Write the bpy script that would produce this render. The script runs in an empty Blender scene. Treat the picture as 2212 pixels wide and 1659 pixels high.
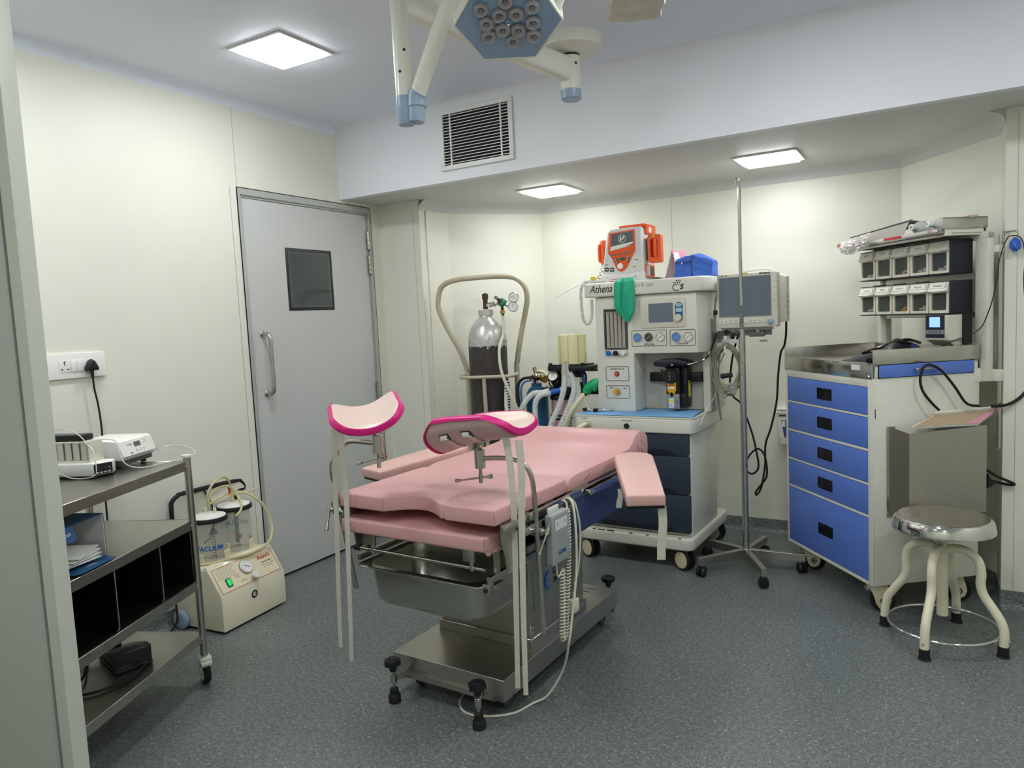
import bpy, bmesh, math, random
from mathutils import Vector as V, Matrix as Mx
PI = math.pi
rad = math.radians
random.seed(7)
SC = bpy.context.scene
COL = SC.collection

# ------------------------------------------------------------------ materials
def lin(c):
    out = []
    for x in c:
        x /= 255.0
        out.append(x / 12.92 if x <= 0.04045 else ((x + 0.055) / 1.055) ** 2.4)
    return out

def mat(name, rgb, rough=0.5, metal=0.0, var=None, bump=None, alpha=1.0, trans=0.0, emit=None, coat=0.0, stretch=None, ior=1.45, spec=0.5):
    """procedural principled material; var=(scale, amount): noise mottling of the base colour; bump=(scale, strength)"""
    m = bpy.data.materials.new(name)
    m.use_nodes = True
    nt = m.node_tree
    b = nt.nodes['Principled BSDF']
    c = lin(rgb)
    b.inputs['Base Color'].default_value = (*c, 1)
    b.inputs['Roughness'].default_value = rough
    b.inputs['Metallic'].default_value = metal
    b.inputs['Alpha'].default_value = alpha
    b.inputs['Transmission Weight'].default_value = trans
    b.inputs['Coat Weight'].default_value = coat
    b.inputs['IOR'].default_value = ior
    b.inputs['Specular IOR Level'].default_value = spec
    if emit:
        b.inputs['Emission Color'].default_value = (*lin(emit[0]), 1)
        b.inputs['Emission Strength'].default_value = emit[1]
    tc = nt.nodes.new('ShaderNodeTexCoord')
    src = tc.outputs['Object']
    if stretch:
        mp = nt.nodes.new('ShaderNodeMapping')
        mp.inputs['Scale'].default_value = stretch
        nt.links.new(src, mp.inputs['Vector'])
        src = mp.outputs['Vector']
    if var is None:
        var = (9.0, 0.06)
    nz = nt.nodes.new('ShaderNodeTexNoise')
    nz.inputs['Scale'].default_value = var[0]
    nz.inputs['Detail'].default_value = 4
    nt.links.new(src, nz.inputs['Vector'])
    mx = nt.nodes.new('ShaderNodeMix')
    mx.data_type = 'RGBA'
    k = var[1]
    mx.inputs[6].default_value = (*[x * (1 - k) for x in c], 1)
    mx.inputs[7].default_value = (*[min(1, x * (1 + k)) for x in c], 1)
    nt.links.new(nz.outputs['Fac'], mx.inputs[0])
    nt.links.new(mx.outputs[2], b.inputs['Base Color'])
    if bump:
        n2 = nt.nodes.new('ShaderNodeTexNoise')
        n2.inputs['Scale'].default_value = bump[0]
        n2.inputs['Detail'].default_value = 3
        nt.links.new(src, n2.inputs['Vector'])
        bp = nt.nodes.new('ShaderNodeBump')
        bp.inputs['Strength'].default_value = bump[1]
        bp.inputs['Distance'].default_value = 0.002
        nt.links.new(n2.outputs['Fac'], bp.inputs['Height'])
        nt.links.new(bp.outputs['Normal'], b.inputs['Normal'])
    return m

def floor_material():
    m = bpy.data.materials.new('speckled_vinyl')
    m.use_nodes = True
    nt = m.node_tree
    b = nt.nodes['Principled BSDF']
    tc = nt.nodes.new('ShaderNodeTexCoord')
    def noise(scale, detail=2):
        n = nt.nodes.new('ShaderNodeTexNoise')
        n.inputs['Scale'].default_value = scale
        n.inputs['Detail'].default_value = detail
        nt.links.new(tc.outputs['Object'], n.inputs['Vector'])
        return n.outputs['Fac']
    def ramp(src, p0, p1):
        r = nt.nodes.new('ShaderNodeMapRange')
        r.inputs['From Min'].default_value = p0
        r.inputs['From Max'].default_value = p1
        nt.links.new(src, r.inputs['Value'])
        return r.outputs['Result']
    def mix(fac, a, bcol):
        x = nt.nodes.new('ShaderNodeMix')
        x.data_type = 'RGBA'
        nt.links.new(fac, x.inputs[0])
        if isinstance(a, tuple): x.inputs[6].default_value = (*lin(a), 1)
        else: nt.links.new(a, x.inputs[6])
        x.inputs[7].default_value = (*lin(bcol), 1)
        return x.outputs[2]
    base = mix(ramp(noise(70, 3), 0.42, 0.62), (100, 107, 107), (120, 126, 123))
    base = mix(ramp(noise(130, 2), 0.60, 0.66), base, (56, 63, 67))
    base = mix(ramp(noise(95, 1), 0.655, 0.70), base, (166, 170, 162))
    vo = nt.nodes.new('ShaderNodeTexVoronoi')
    vo.inputs['Scale'].default_value = 55
    nt.links.new(tc.outputs['Object'], vo.inputs['Vector'])
    rr = nt.nodes.new('ShaderNodeMapRange')
    rr.inputs['From Min'].default_value = 0.16
    rr.inputs['From Max'].default_value = 0.10
    nt.links.new(vo.outputs['Distance'], rr.inputs['Value'])
    base = mix(rr.outputs['Result'], base, (140, 146, 140))
    nt.links.new(base, b.inputs['Base Color'])
    b.inputs['Roughness'].default_value = 0.42
    return m

def steel(name, rgb, rough, stretch=(1, 1, 40)):
    """brushed stainless steel with fine streaks"""
    m = mat(name, rgb, rough, 1.0, var=(14, 0.04), stretch=stretch)
    nt = m.node_tree
    b = nt.nodes['Principled BSDF']
    tc = nt.nodes.new('ShaderNodeTexCoord')
    n = nt.nodes.new('ShaderNodeTexNoise')
    n.inputs['Scale'].default_value = 5
    n.inputs['Detail'].default_value = 5
    nt.links.new(tc.outputs['Object'], n.inputs['Vector'])
    r = nt.nodes.new('ShaderNodeMapRange')
    r.inputs['To Min'].default_value = rough * 0.92
    r.inputs['To Max'].default_value = rough * 1.12
    nt.links.new(n.outputs['Fac'], r.inputs['Value'])
    nt.links.new(r.outputs['Result'], b.inputs['Roughness'])
    return m

M = {}
def defmats():
    M['wall'] = mat('wall_cream', (231, 232, 219), 0.45, var=(1.5, 0.02), bump=(60, 0.05))
    M['seam'] = mat('wall_seam', (168, 170, 158), 0.7)
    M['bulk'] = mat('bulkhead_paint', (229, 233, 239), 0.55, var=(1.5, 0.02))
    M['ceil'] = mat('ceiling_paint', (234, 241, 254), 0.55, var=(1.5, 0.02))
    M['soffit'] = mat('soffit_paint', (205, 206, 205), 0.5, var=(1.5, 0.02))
    M['floor'] = floor_material()
    M['alu'] = mat('anodised_aluminium', (208, 210, 200), 0.42, 0.2, var=(20, 0.05), stretch=(30, 30, 1))
    M['alu_light'] = mat('door_frame_metal', (186, 189, 186), 0.45, 0.25, var=(12, 0.05))
    M['gasket'] = mat('black_gasket', (18, 19, 18), 0.6)
    M['door'] = mat('door_laminate', (203, 205, 203), 0.4, var=(2, 0.02))
    M['panel'] = mat('partition_panel', (186, 191, 182), 0.4, var=(2, 0.03))
    M['led'] = mat('led_diffuser', (255, 255, 255), 0.5, emit=((252, 254, 255), LED))
    M['white'] = mat('white_plastic', (238, 239, 234), 0.35)
    M['offwhite'] = mat('offwhite_plastic', (226, 226, 214), 0.38)
    M['cream'] = mat('cream_enamel', (240, 234, 208), 0.3, var=(6, 0.05), coat=0.3)
    M['creamgrey'] = mat('cream_grey_plastic', (214, 211, 196), 0.4)
    M['vent'] = mat('vent_white', (228, 230, 228), 0.4)
    M['dark'] = mat('dark_void', (14, 15, 16), 0.8)
    M['black'] = mat('black_plastic', (24, 25, 27), 0.4)
    M['blackrubber'] = mat('black_rubber', (26, 26, 27), 0.7)
    M['blackgloss'] = mat('black_gloss', (16, 17, 20), 0.12)
    M['navy'] = mat('navy_plastic', (52, 62, 78), 0.42)
    M['navydark'] = mat('dark_navy_plastic', (28, 32, 46), 0.45)
    M['steel'] = steel('brushed_steel', (196, 193, 186), 0.27)
    M['steelsmooth'] = steel('polished_steel', (196, 194, 188), 0.14, stretch=(3, 3, 3))
    M['steelflat'] = steel('sheet_steel', (188, 184, 176), 0.30, stretch=(3, 60, 3))
    M['steeldarkshade'] = mat('dark_steel_and_shade', (40, 36, 33), 0.3, 0.6, var=(4, 0.25))  # dark steel, also the painted shade inside the trolley compartments
    M['chrome'] = mat('chrome', (225, 225, 222), 0.08, 1.0)
    M['pink'] = mat('pink_vinyl', (218, 168, 167), 0.42, var=(5, 0.07), bump=(14, 0.10))
    M['pinkpale'] = mat('pale_pink_vinyl', (222, 180, 172), 0.45, var=(7, 0.07), bump=(20, 0.08))
    M['padcream'] = mat('cream_pink_vinyl', (228, 203, 192), 0.35, var=(6, 0.04))
    M['padunder'] = mat('mauve_vinyl', (206, 178, 176), 0.45, var=(6, 0.06))
    M['magenta'] = mat('magenta_vinyl', (214, 28, 128), 0.4, var=(8, 0.08))
    M['strap'] = mat('cotton_strap', (214, 210, 196), 0.85, var=(60, 0.10), bump=(200, 0.3))
    M['blue'] = mat('blue_laminate', (92, 126, 212), 0.4, var=(4, 0.04))
    M['bluepanel'] = mat('dark_blue_enamel', (58, 68, 112), 0.35)
    M['bluecap'] = mat('blue_grey_plastic', (150, 172, 194), 0.35)
    M['ledb'] = mat('led_diffuser_alcove', (255, 255, 255), 0.5, emit=((252, 254, 255), LED * .56))
    M['scale'] = mat('flow_scale_plate', (182, 176, 158), 0.4)
    M['sleeve'] = mat('grey_sleeve', (170, 167, 160), 0.35)
    M['keypad'] = mat('grey_blue_keypad', (158, 165, 164), 0.4)
    M['lampface'] = mat('lamp_face_blue', (130, 168, 196), 0.25, var=(7, 0.12))
    M['lens'] = mat('lamp_lens', (128, 130, 142), 0.15, coat=0.6)
    M['lamparm'] = mat('lamp_arm_enamel', (230, 230, 218), 0.35, var=(9, 0.06), coat=0.2)
    M['wrap'] = mat('wrinkled_wrap', (212, 212, 196), 0.5, var=(16, 0.18), bump=(30, 0.8))
    M['orange'] = mat('orange_plastic', (236, 96, 40), 0.38)
    M['seampink'] = mat('pink_seam', (172, 104, 112), 0.6)
    M['lightgrey'] = mat('light_grey_plastic', (220, 221, 220), 0.4)
    M['grey'] = mat('grey_plastic', (138, 142, 142), 0.45)
    M['darkgrey'] = mat('dark_grey_plastic', (78, 82, 84), 0.45)
    M['screen'] = mat('screen_off', (112, 122, 136), 0.12, var=(1, 0.02))
    M['screendark'] = mat('screen_grey', (98, 104, 112), 0.2, var=(3, 0.08))
    M['lcdblue'] = mat('lit_blue_lcd', (92, 120, 250), 0.3, emit=((92, 122, 255), 1.3))
    M['green'] = mat('green_rubber', (34, 176, 138), 0.5, var=(10, 0.12))
    M['greenbag'] = mat('green_bag', (30, 178, 110), 0.35, var=(10, 0.1))
    M['greenlit'] = mat('green_switch', (18, 150, 62), 0.25, emit=((20, 170, 70), 0.5))
    M['red'] = mat('red_print', (196, 44, 36), 0.5)
    M['ink'] = mat('black_print', (34, 34, 36), 0.6)
    M['inkgrey'] = mat('grey_print', (110, 110, 108), 0.6)
    M['bluecloth'] = mat('blue_nylon', (62, 108, 204), 0.6, var=(12, 0.10), bump=(30, 0.25))
    M['drape'] = mat('blue_sheet', (128, 184, 236), 0.6, var=(8, 0.05))
    M['pinkpaper'] = mat('pink_print', (226, 150, 178), 0.6)
    M['paper'] = mat('white_paper', (236, 236, 230), 0.7)
    M['card'] = mat('brown_card', (182, 160, 132), 0.8)
    M['clear'] = mat('clear_plastic', (232, 234, 228), 0.06, alpha=0.20, var=(3, 0.02))
    M['clearhose'] = mat('clear_hose', (234, 237, 235), 0.2, alpha=0.80, var=(20, 0.05))
    M['yellowhose'] = mat('yellowed_tube', (222, 214, 168), 0.25, alpha=0.72)
    M['bellows'] = mat('cream_bellows_dome', (226, 219, 172), 0.2, var=(3, 0.04))
    M['pinklime'] = mat('pink_granules', (206, 140, 160), 0.6, var=(120, 0.45))
    M['cylblack'] = mat('worn_black_paint', (66, 61, 60), 0.5, var=(30, 0.75), stretch=(6, 6, .5))
    M['cylsilver'] = mat('worn_silver_paint', (206, 205, 202), 0.30, 0.4, var=(30, 0.30))
    M['brass'] = mat('brass', (196, 160, 84), 0.3, 1.0)
    M['bronze'] = mat('dark_bronze', (88, 70, 56), 0.4, 0.8)
    M['teal'] = mat('teal_green', (52, 140, 108), 0.4)
    M['gasblue'] = mat('blue_cylinder_paint', (38, 92, 134), 0.4, var=(12, 0.15))
    M['bluehose'] = mat('blue_connector', (40, 108, 206), 0.35)
    M['frameolive'] = mat('stone_enamel', (190, 183, 158), 0.35, coat=0.2)
    M['yellow'] = mat('yellow_plastic', (238, 214, 60), 0.4)
    M['amber'] = mat('amber_label', (238, 168, 40), 0.4)
    M['redlamp'] = mat('red_lamp', (228, 84, 70), 0.3)
    M['gaugeface'] = mat('gauge_face', (240, 240, 236), 0.3)
    M['gaugeblue'] = mat('gauge_face_blue', (86, 146, 208), 0.3)
    M['gaugedark'] = mat('gauge_face_dark', (72, 62, 58), 0.3)
    M['lightblue'] = mat('pale_blue_button', (168, 214, 220), 0.35)
    M['greytube'] = mat('grey_cable', (150, 146, 128), 0.5)
    M['whitecable'] = mat('white_cable', (220, 217, 198), 0.45)
    M['ivory'] = mat('ivory_plastic', (232, 222, 190), 0.4)
    M['wheelface'] = mat('ivory_wheel', (226, 216, 182), 0.4)
    M['binwindow'] = mat('smoked_window', (120, 128, 120), 0.08, alpha=0.22, var=(3, 0.03))
    M['glass'] = mat('vision_glass', (70, 78, 78), 0.08, var=(2, 0.08))
    M['frit'] = mat('black_border', (24, 26, 28), 0.25)
    M['frosted'] = mat('frit_dots', (104, 112, 112), 0.4)
    M['wrapclear'] = mat('crinkled_film', (208, 204, 200), 0.12, alpha=0.72, var=(30, 0.2), bump=(45, 1.0))
    M['vialmix'] = mat('white_packets', (224, 226, 224), 0.3, var=(60, 0.25))
    M['orangevial'] = mat('orange_vials', (240, 176, 36), 0.3, var=(40, 0.2))
    M['purple'] = mat('purple_print', (86, 62, 120), 0.5)
    M['bluebox'] = mat('blue_carton', (36, 92, 142), 0.55, var=(10, 0.1))
    M['whitecard'] = mat('white_carton', (226, 224, 216), 0.7, var=(10, 0.04))
    M['lightgreen'] = mat('lime_cap', (140, 214, 70), 0.4)

# ------------------------------------------------------------------ geometry
class G:
    """collects shapes and links them as ONE mesh object"""
    def __init__(s, th=None, T=None):
        s.v, s.f, s.mi, s.ms = [], [], [], []
        s.th = th
        s.T = T
        s.off = Mx.Translation(-th.base) if th else None
    def slot(s, m):
        m = M[m]
        if m not in s.ms: s.ms.append(m)
        return s.ms.index(m)
    def add(s, vs, fs, m, X=None):
        o = len(s.v)
        for v in vs:
            v = V(v)
            if X is not None: v = X @ v
            if s.T is not None: v = s.T @ v
            if s.off is not None: v = s.off @ v
            s.v.append(v)
        k = s.slot(m)
        for f in fs:
            s.f.append([i + o for i in f]); s.mi.append(k)
        return s
    def bm(s, b, m, X=None):
        b.verts.index_update()
        s.add([v.co.copy() for v in b.verts], [[v.index for v in f.verts] for f in b.faces], m, X)
        b.free()
        return s
    def box(s, x0, x1, y0, y1, z0, z1, m, r=0, seg=2, X=None):
        b = bmesh.new()
        bmesh.ops.create_cube(b, size=1)
        sx, sy, sz = x1 - x0, y1 - y0, z1 - z0
        for v in b.verts:
            v.co = V((x0 + sx * (v.co.x + .5), y0 + sy * (v.co.y + .5), z0 + sz * (v.co.z + .5)))
        if r:
            r = min(r, .49 * min(abs(sx), abs(sy), abs(sz)))
            bmesh.ops.bevel(b, geom=b.edges[:], offset=r, segments=seg, profile=.5, affect='EDGES')
        return s.bm(b, m, X)
    def prism(s, pts, ax, a, c, m, r=0, seg=2, X=None):
        """polygon extruded along an axis: x -> pts (y,z); y -> pts (x,z); z -> pts (x,y)"""
        b = bmesh.new()
        def mk(p, t):
            return {'x': (t, p[0], p[1]), 'y': (p[0], t, p[1]), 'z': (p[0], p[1], t)}[ax]
        lo = [b.verts.new(mk(p, a)) for p in pts]
        hi = [b.verts.new(mk(p, c)) for p in pts]
        f1 = b.faces.new(lo); f2 = b.faces.new(hi[::-1])
        n = len(pts)
        for i in range(n):
            b.faces.new((lo[i], hi[i], hi[(i + 1) % n], lo[(i + 1) % n]))
        bmesh.ops.recalc_face_normals(b, faces=b.faces[:])
        if r:
            es = list(f1.edges) + list(f2.edges)
            bmesh.ops.bevel(b, geom=es, offset=r, segments=seg, profile=.5, affect='EDGES', clamp_overlap=True)
        return s.bm(b, m, X)
    def cyl(s, p, q, r, m, r2=None, n=20, bev=0):
        p, q = V(p), V(q)
        r2 = r if r2 is None else r2
        d = (q - p)
        L = d.length
        prof = [(0, 0), (r, 0), (r2, L), (0, L)]
        if bev:
            prof = [(0, 0), (r - bev, 0), (r, bev), (r2, L - bev), (r2 - bev, L), (0, L)]
        return s.lathe(prof, m, p, d, n)
    def lathe(s, prof, m, o=(0, 0, 0), axis=(0, 0, 1), n=24, X=None):
        q = V(axis).to_track_quat('Z', 'Y').to_matrix().to_4x4()
        Y = Mx.Translation(V(o)) @ q
        if X is not None: Y = X @ Y
        vs, fs, rings = [], [], []
        for r, z in prof:
            if r < 1e-6:
                rings.append([len(vs)]); vs.append((0, 0, z))
            else:
                rings.append(list(range(len(vs), len(vs) + n)))
                for i in range(n):
                    a = 2 * PI * i / n
                    vs.append((r * math.cos(a), r * math.sin(a), z))
        for A, B in zip(rings, rings[1:]):
            for i in range(n):
                j = (i + 1) % n
                if len(A) == 1 and len(B) == 1: continue
                if len(A) == 1: fs.append((A[0], B[j], B[i]))
                elif len(B) == 1: fs.append((A[i], A[j], B[0]))
                else: fs.append((A[i], A[j], B[j], B[i]))
        return s.add(vs, fs, m, Y)
    def tube(s, path, r, m, n=10, sub=0, closed=False, cap=True):
        P = [V(p) for p in path]
        if sub: P = smooth(P, sub, closed)
        rr = r if isinstance(r, (list, tuple)) else None
        vs, fs = [], []
        N = len(P)
        t0 = None; up = None
        for i in range(N):
            if closed: t = P[(i + 1) % N] - P[i - 1]
            else: t = P[min(i + 1, N - 1)] - P[max(i - 1, 0)]
            if t.length < 1e-9: t = V((0, 0, 1))
            t.normalize()
            if up is None:
                up = t.orthogonal().normalized()
            else:
                up = t0.rotation_difference(t) @ up
                up = (up - t * up.dot(t)).normalized()
            t0 = t
            w = t.cross(up)
            ri = r if rr is None else rr[int(i * (len(rr) - 1) / max(1, N - 1) + .5)]
            for k in range(n):
                a = 2 * PI * k / n
                vs.append(P[i] + up * (ri * math.cos(a)) + w * (ri * math.sin(a)))
        for i in range(N if closed else N - 1):
            j = (i + 1) % N
            for k in range(n):
                l = (k + 1) % n
                fs.append((i * n + k, i * n + l, j * n + l, j * n + k))
        if cap and not closed:
            fs.append(tuple(range(n))[::-1]); fs.append(tuple(range((N - 1) * n, N * n)))
        return s.add(vs, fs, m)
    def ribbon(s, path, wdir, w, th, m, sub=4):
        """flat band along a path; wdir: width direction"""
        P = smooth([V(p) for p in path], sub) if sub else [V(p) for p in path]
        wd = V(wdir).normalized()
        vs, fs = [], []
        N = len(P)
        w0, w1 = w if isinstance(w, tuple) else (w, w)
        for i in range(N):
            t = (P[min(i + 1, N - 1)] - P[max(i - 1, 0)]).normalized()
            nn = t.cross(wd).normalized()
            w = w0 + (w1 - w0) * i / (N - 1)
            for a, c in ((-1, -1), (1, -1), (1, 1), (-1, 1)):
                vs.append(P[i] + wd * (a * w / 2) + nn * (c * th / 2))
        for i in range(N - 1):
            for k in range(4):
                l = (k + 1) % 4
                fs.append((i * 4 + k, i * 4 + l, i * 4 + 4 + l, i * 4 + 4 + k))
        fs.append((0, 1, 2, 3)); fs.append((N * 4 - 1, N * 4 - 2, N * 4 - 3, N * 4 - 4))
        return s.add(vs, fs, m)
    def text(s, body, size, m, o, right, up, shear=0, bold=0, align='CENTER', ext=.0003, sx=1.0, sp=1.0):
        c = bpy.data.curves.new('lettering', 'FONT')
        c.body = body; c.size = size; c.shear = shear; c.offset = bold; c.align_x = align; c.align_y = 'CENTER'
        c.extrude = ext; c.space_character = sp; c.resolution_u = 3
        ob = bpy.data.objects.new('lettering', c)
        me = ob.to_mesh()
        r_, u_ = V(right).normalized(), V(up).normalized()
        n_ = r_.cross(u_).normalized()
        X = Mx(((r_.x * sx, u_.x, n_.x, o[0]), (r_.y * sx, u_.y, n_.y, o[1]), (r_.z * sx, u_.z, n_.z, o[2]), (0, 0, 0, 1)))
        s.add([v.co.copy() for v in me.vertices], [list(p.vertices) for p in me.polygons], m, X)
        ob.to_mesh_clear()
        bpy.data.objects.remove(ob); bpy.data.curves.remove(c)
        return s
    def done(s, name, parent=None, smooth_deg=38, recalc=True):
        me = bpy.data.meshes.new(name)
        me.from_pydata([tuple(v) for v in s.v], [], s.f)
        for m in s.ms: me.materials.append(m)
        me.polygons.foreach_set('material_index', s.mi)
        if recalc:
            b = bmesh.new(); b.from_mesh(me)
            bmesh.ops.recalc_face_normals(b, faces=b.faces[:])
            b.to_mesh(me); b.free()
        if smooth_deg:
            me.shade_smooth()
            me.set_sharp_from_angle(angle=rad(smooth_deg))
        me.update()
        o = bpy.data.objects.new(name, me)
        COL.objects.link(o)
        if parent is None and s.th is not None: parent = s.th.o
        if parent is not None: o.parent = parent
        return o

def smooth(P, k, closed=False):
    out = []
    N = len(P)
    rng = range(N if closed else N - 1)
    for i in rng:
        if closed: p0, p1, p2, p3 = P[i - 1], P[i], P[(i + 1) % N], P[(i + 2) % N]
        else: p0, p1, p2, p3 = P[max(i - 1, 0)], P[i], P[i + 1], P[min(i + 2, N - 1)]
        for j in range(k):
            t = j / k
            out.append(.5 * ((2 * p1) + (p2 - p0) * t + (2 * p0 - 5 * p1 + 4 * p2 - p3) * t * t + (3 * p1 - p0 - 3 * p2 + p3) * t ** 3))
    if not closed: out.append(P[-1])
    return out

def rrect(x0, x1, z0, z1, r, n=5):
    """rounded rectangle outline"""
    pts = []
    for cx, cz, a in ((x1 - r, z1 - r, 0), (x0 + r, z1 - r, 90), (x0 + r, z0 + r, 180), (x1 - r, z0 + r, 270)):
        for i in range(n + 1):
            t = rad(a + 90 * i / n)
            pts.append((cx + r * math.cos(t), cz + r * math.sin(t)))
    return pts

def frame_mx(ox=0, oy=0, deg=0):
    return Mx.Translation(V((ox, oy, 0))) @ Mx.Rotation(rad(deg), 4, 'Z')
FW = frame_mx()
FB = frame_mx(-1.483, 1.852, -2.4)     # operating table
FA = frame_mx(-1.39, 3.6, -1.8)        # anaesthesia machine
FK = frame_mx(-0.647, 3.902, -51.3)    # drawer cart
FS = frame_mx(-2.745, 2.046, 94.8)     # suction machine
FT = frame_mx(-2.436, 1.717, -66.9)    # instrument trolley

class Thing:
    """an Empty at the thing's base; parts are built in the frame's coordinates"""
    def __init__(s, name, label, cat, fr=FW, base=(0, 0, 0), group=None):
        s.base = V(base)
        o = bpy.data.objects.new(name, None)
        COL.objects.link(o)
        o.empty_display_size = .05
        o.matrix_world = fr @ Mx.Translation(s.base)
        o['label'] = label; o['category'] = cat
        if group: o['group'] = group
        s.o = o
    def g(s, T=None): return G(s, T)
    def part(s, name):
        """an Empty that only holds the sub-parts of one part"""
        o = bpy.data.objects.new(name, None)
        COL.objects.link(o); o.parent = s.o; o.empty_display_size = .02
        return o

def single(g, name, label, cat, fr=FW, group=None):
    """a thing that is one mesh"""
    o = g.done(name)
    o.matrix_world = fr
    # origin to the middle of its base
    me = o.data
    lo = V((min(v.co[i] for v in me.vertices) for i in range(3))); hi = V((max(v.co[i] for v in me.vertices) for i in range(3)))
    b = V(((lo.x + hi.x) / 2, (lo.y + hi.y) / 2, lo.z))
    me.transform(Mx.Translation(-b))
    o.matrix_world = fr @ Mx.Translation(b)
    o['label'] = label; o['category'] = cat
    if group: o['group'] = group
    return o

def struct(g, name):
    o = g.done(name); o['kind'] = 'structure'
    return o

def helix(path, R_, turns, per=8, sub=6):
    """coil around a smoothed path"""
    P = smooth([V(p) for p in path], sub)
    L = [0]
    for a, b in zip(P, P[1:]): L.append(L[-1] + (b - a).length)
    n = turns * per
    out = []; up = None; t0 = None; k = 0
    for i in range(n + 1):
        d = L[-1] * i / n
        while k < len(P) - 2 and L[k + 1] < d: k += 1
        f = (d - L[k]) / max(1e-9, L[k + 1] - L[k])
        p = P[k].lerp(P[k + 1], f)
        t = (P[k + 1] - P[k]).normalized()
        if up is None: up = t.orthogonal().normalized()
        else:
            up = t0.rotation_difference(t) @ up
            up = (up - t * up.dot(t)).normalized()
        t0 = t.copy()
        w = t.cross(up); a = 2 * PI * i / per
        out.append(p + up * (R_ * math.cos(a)) + w * (R_ * math.sin(a)))
    return out
# ------------------------------------------------------------------ the setting
LED = 17.0
defmats()
XL, YB, ZC, ZS = -3.07, 4.45, 2.53, 2.11     # left wall, back wall, ceiling, alcove soffit
YBM, YJ = 3.333, 3.68                        # bulkhead face, jog wall
XR, YF = 1.75, -1.6

g = G(); g.box(XL - .3, XR + .1, YF - .1, YB + .3, -.06, 0, 'floor'); struct(g, 'floor')
g = G(); g.box(XL - .1, XR + .1, YF - .1, YBM, ZC, ZC + .08, 'ceil'); struct(g, 'ceiling')
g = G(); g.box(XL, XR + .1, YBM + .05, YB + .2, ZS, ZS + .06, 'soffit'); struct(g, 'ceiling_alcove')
g = G(); g.box(XL, XR + .1, YBM, YBM + .05, ZS, ZC + .08, 'bulk'); struct(g, 'wall_bulkhead')

g = G()
g.prism([(YF - .1, 0), (2.581, 0), (2.581, 2.087), (3.595, 2.087), (3.595, 0), (YJ + .1, 0), (YJ + .1, ZC + .08), (YF - .1, ZC + .08)], 'x', XL - .1, XL, 'wall')
for y in (1.42, 2.583):
    g.box(XL, XL + .0006, y, y + .0025, 2.09 if y > 2 else .08, ZC - .04, 'seam')
g.box(XL, XL + .0006, 2.536, 2.539, .08, 2.085, 'seam')
struct(g, 'wall_left')
g = G(); g.box(XL - .1, XR + .1, YF - .1, YF, 0, ZC + .08, 'wall'); struct(g, 'wall_front')
g = G(); g.box(XR, XR + .1, YF, YJ, 0, ZC + .08, 'wall'); struct(g, 'wall_right')
pts = [(XL, YJ), (-2.75, YJ), (-2.71, 3.93), (-2.30, YB), (-.143, YB), (.26, 3.90), (.26, YJ), (XR + .1, YJ)]
def wallseg(name, a, b, z1=ZS):
    g = G()
    d = V((b[0] - a[0], b[1] - a[1])).normalized(); n = V((-d.y, d.x)) * .06
    g.prism([a, b, (b[0] + n.x, b[1] + n.y), (a[0] + n.x, a[1] + n.y)], 'z', 0, z1, 'wall')
    return g, d
g, d = wallseg('x', pts[0], pts[1]); g.box(-2.80, -2.798, YJ - .0006, YJ, .08, ZS - .06, 'seam'); struct(g, 'wall_jog_left')
g, d = wallseg('x', (-2.7404, YJ + .06), pts[2]); struct(g, 'wall_alcove_left')
g, d = wallseg('x', pts[2], pts[3]); struct(g, 'wall_corner_left')
g, d = wallseg('x', pts[3], pts[4]); g.box(-1.397, -1.3945, YB - .0006, YB, .08, ZS - .065, 'seam'); struct(g, 'wall_back')
g, d = wallseg('x', pts[4], pts[5]); struct(g, 'wall_corner_right')
g, d = wallseg('x', pts[5], (.26, YJ + .06)); struct(g, 'wall_alcove_right')
g, d = wallseg('x', pts[6], pts[7]); g.box(.302, .304, YJ - .0006, YJ, .08, ZS - .01, 'seam'); struct(g, 'wall_jog_right')

def cove(g, P, inner, z, s, m='soffit'):
    """hollow-curved strip in the corner of wall and ceiling along the polyline P; inner: points shifted into the room by s"""
    prof = []
    for i in range(6):
        a = rad(90 * i / 5)
        prof.append((1 - math.sin(a), -(1 - math.cos(a)) * s))   # 1 at ceiling edge -> 0 at wall
    vs, fs = [], []
    for (p, q) in zip(P, inner):
        for f, dz in prof:
            vs.append((p[0] + (q[0] - p[0]) * f, p[1] + (q[1] - p[1]) * f, z + dz))
    k = len(prof)
    for i in range(len(P) - 1):
        for j in range(k - 1):
            fs.append((i * k + j, i * k + j + 1, (i + 1) * k + j + 1, (i + 1) * k + j))
    g.add(vs, fs, m)
s = .062
P = [(-2.75, YJ), (-2.71, 3.93), (-2.30, YB), (-.143, YB), (.26, 3.90), (.26, YJ)]
Q = [(-2.75 + s, YJ + .005), (-2.71 + s * 1.1, 3.93 - .02), (-2.30 + .028, YB - s), (-.143 - .028, YB - s), (.26 - s, 3.90 - .02), (.26 - s, YJ + .005)]
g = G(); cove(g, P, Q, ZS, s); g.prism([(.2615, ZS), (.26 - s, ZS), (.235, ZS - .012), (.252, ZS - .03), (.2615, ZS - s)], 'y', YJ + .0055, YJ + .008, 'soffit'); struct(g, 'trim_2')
s = .045
g = G()
cove(g, [(XL, YF), (XL, YBM)], [(XL + s, YF), (XL + s, YBM)], ZC, s, 'ceil')
struct(g, 'trim_3')
g = G(); cove(g, [(XL, YBM), (XR, YBM)], [(XL, YBM - s), (XR, YBM - s)], ZC, s, 'bulk'); struct(g, 'trim_4')

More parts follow.
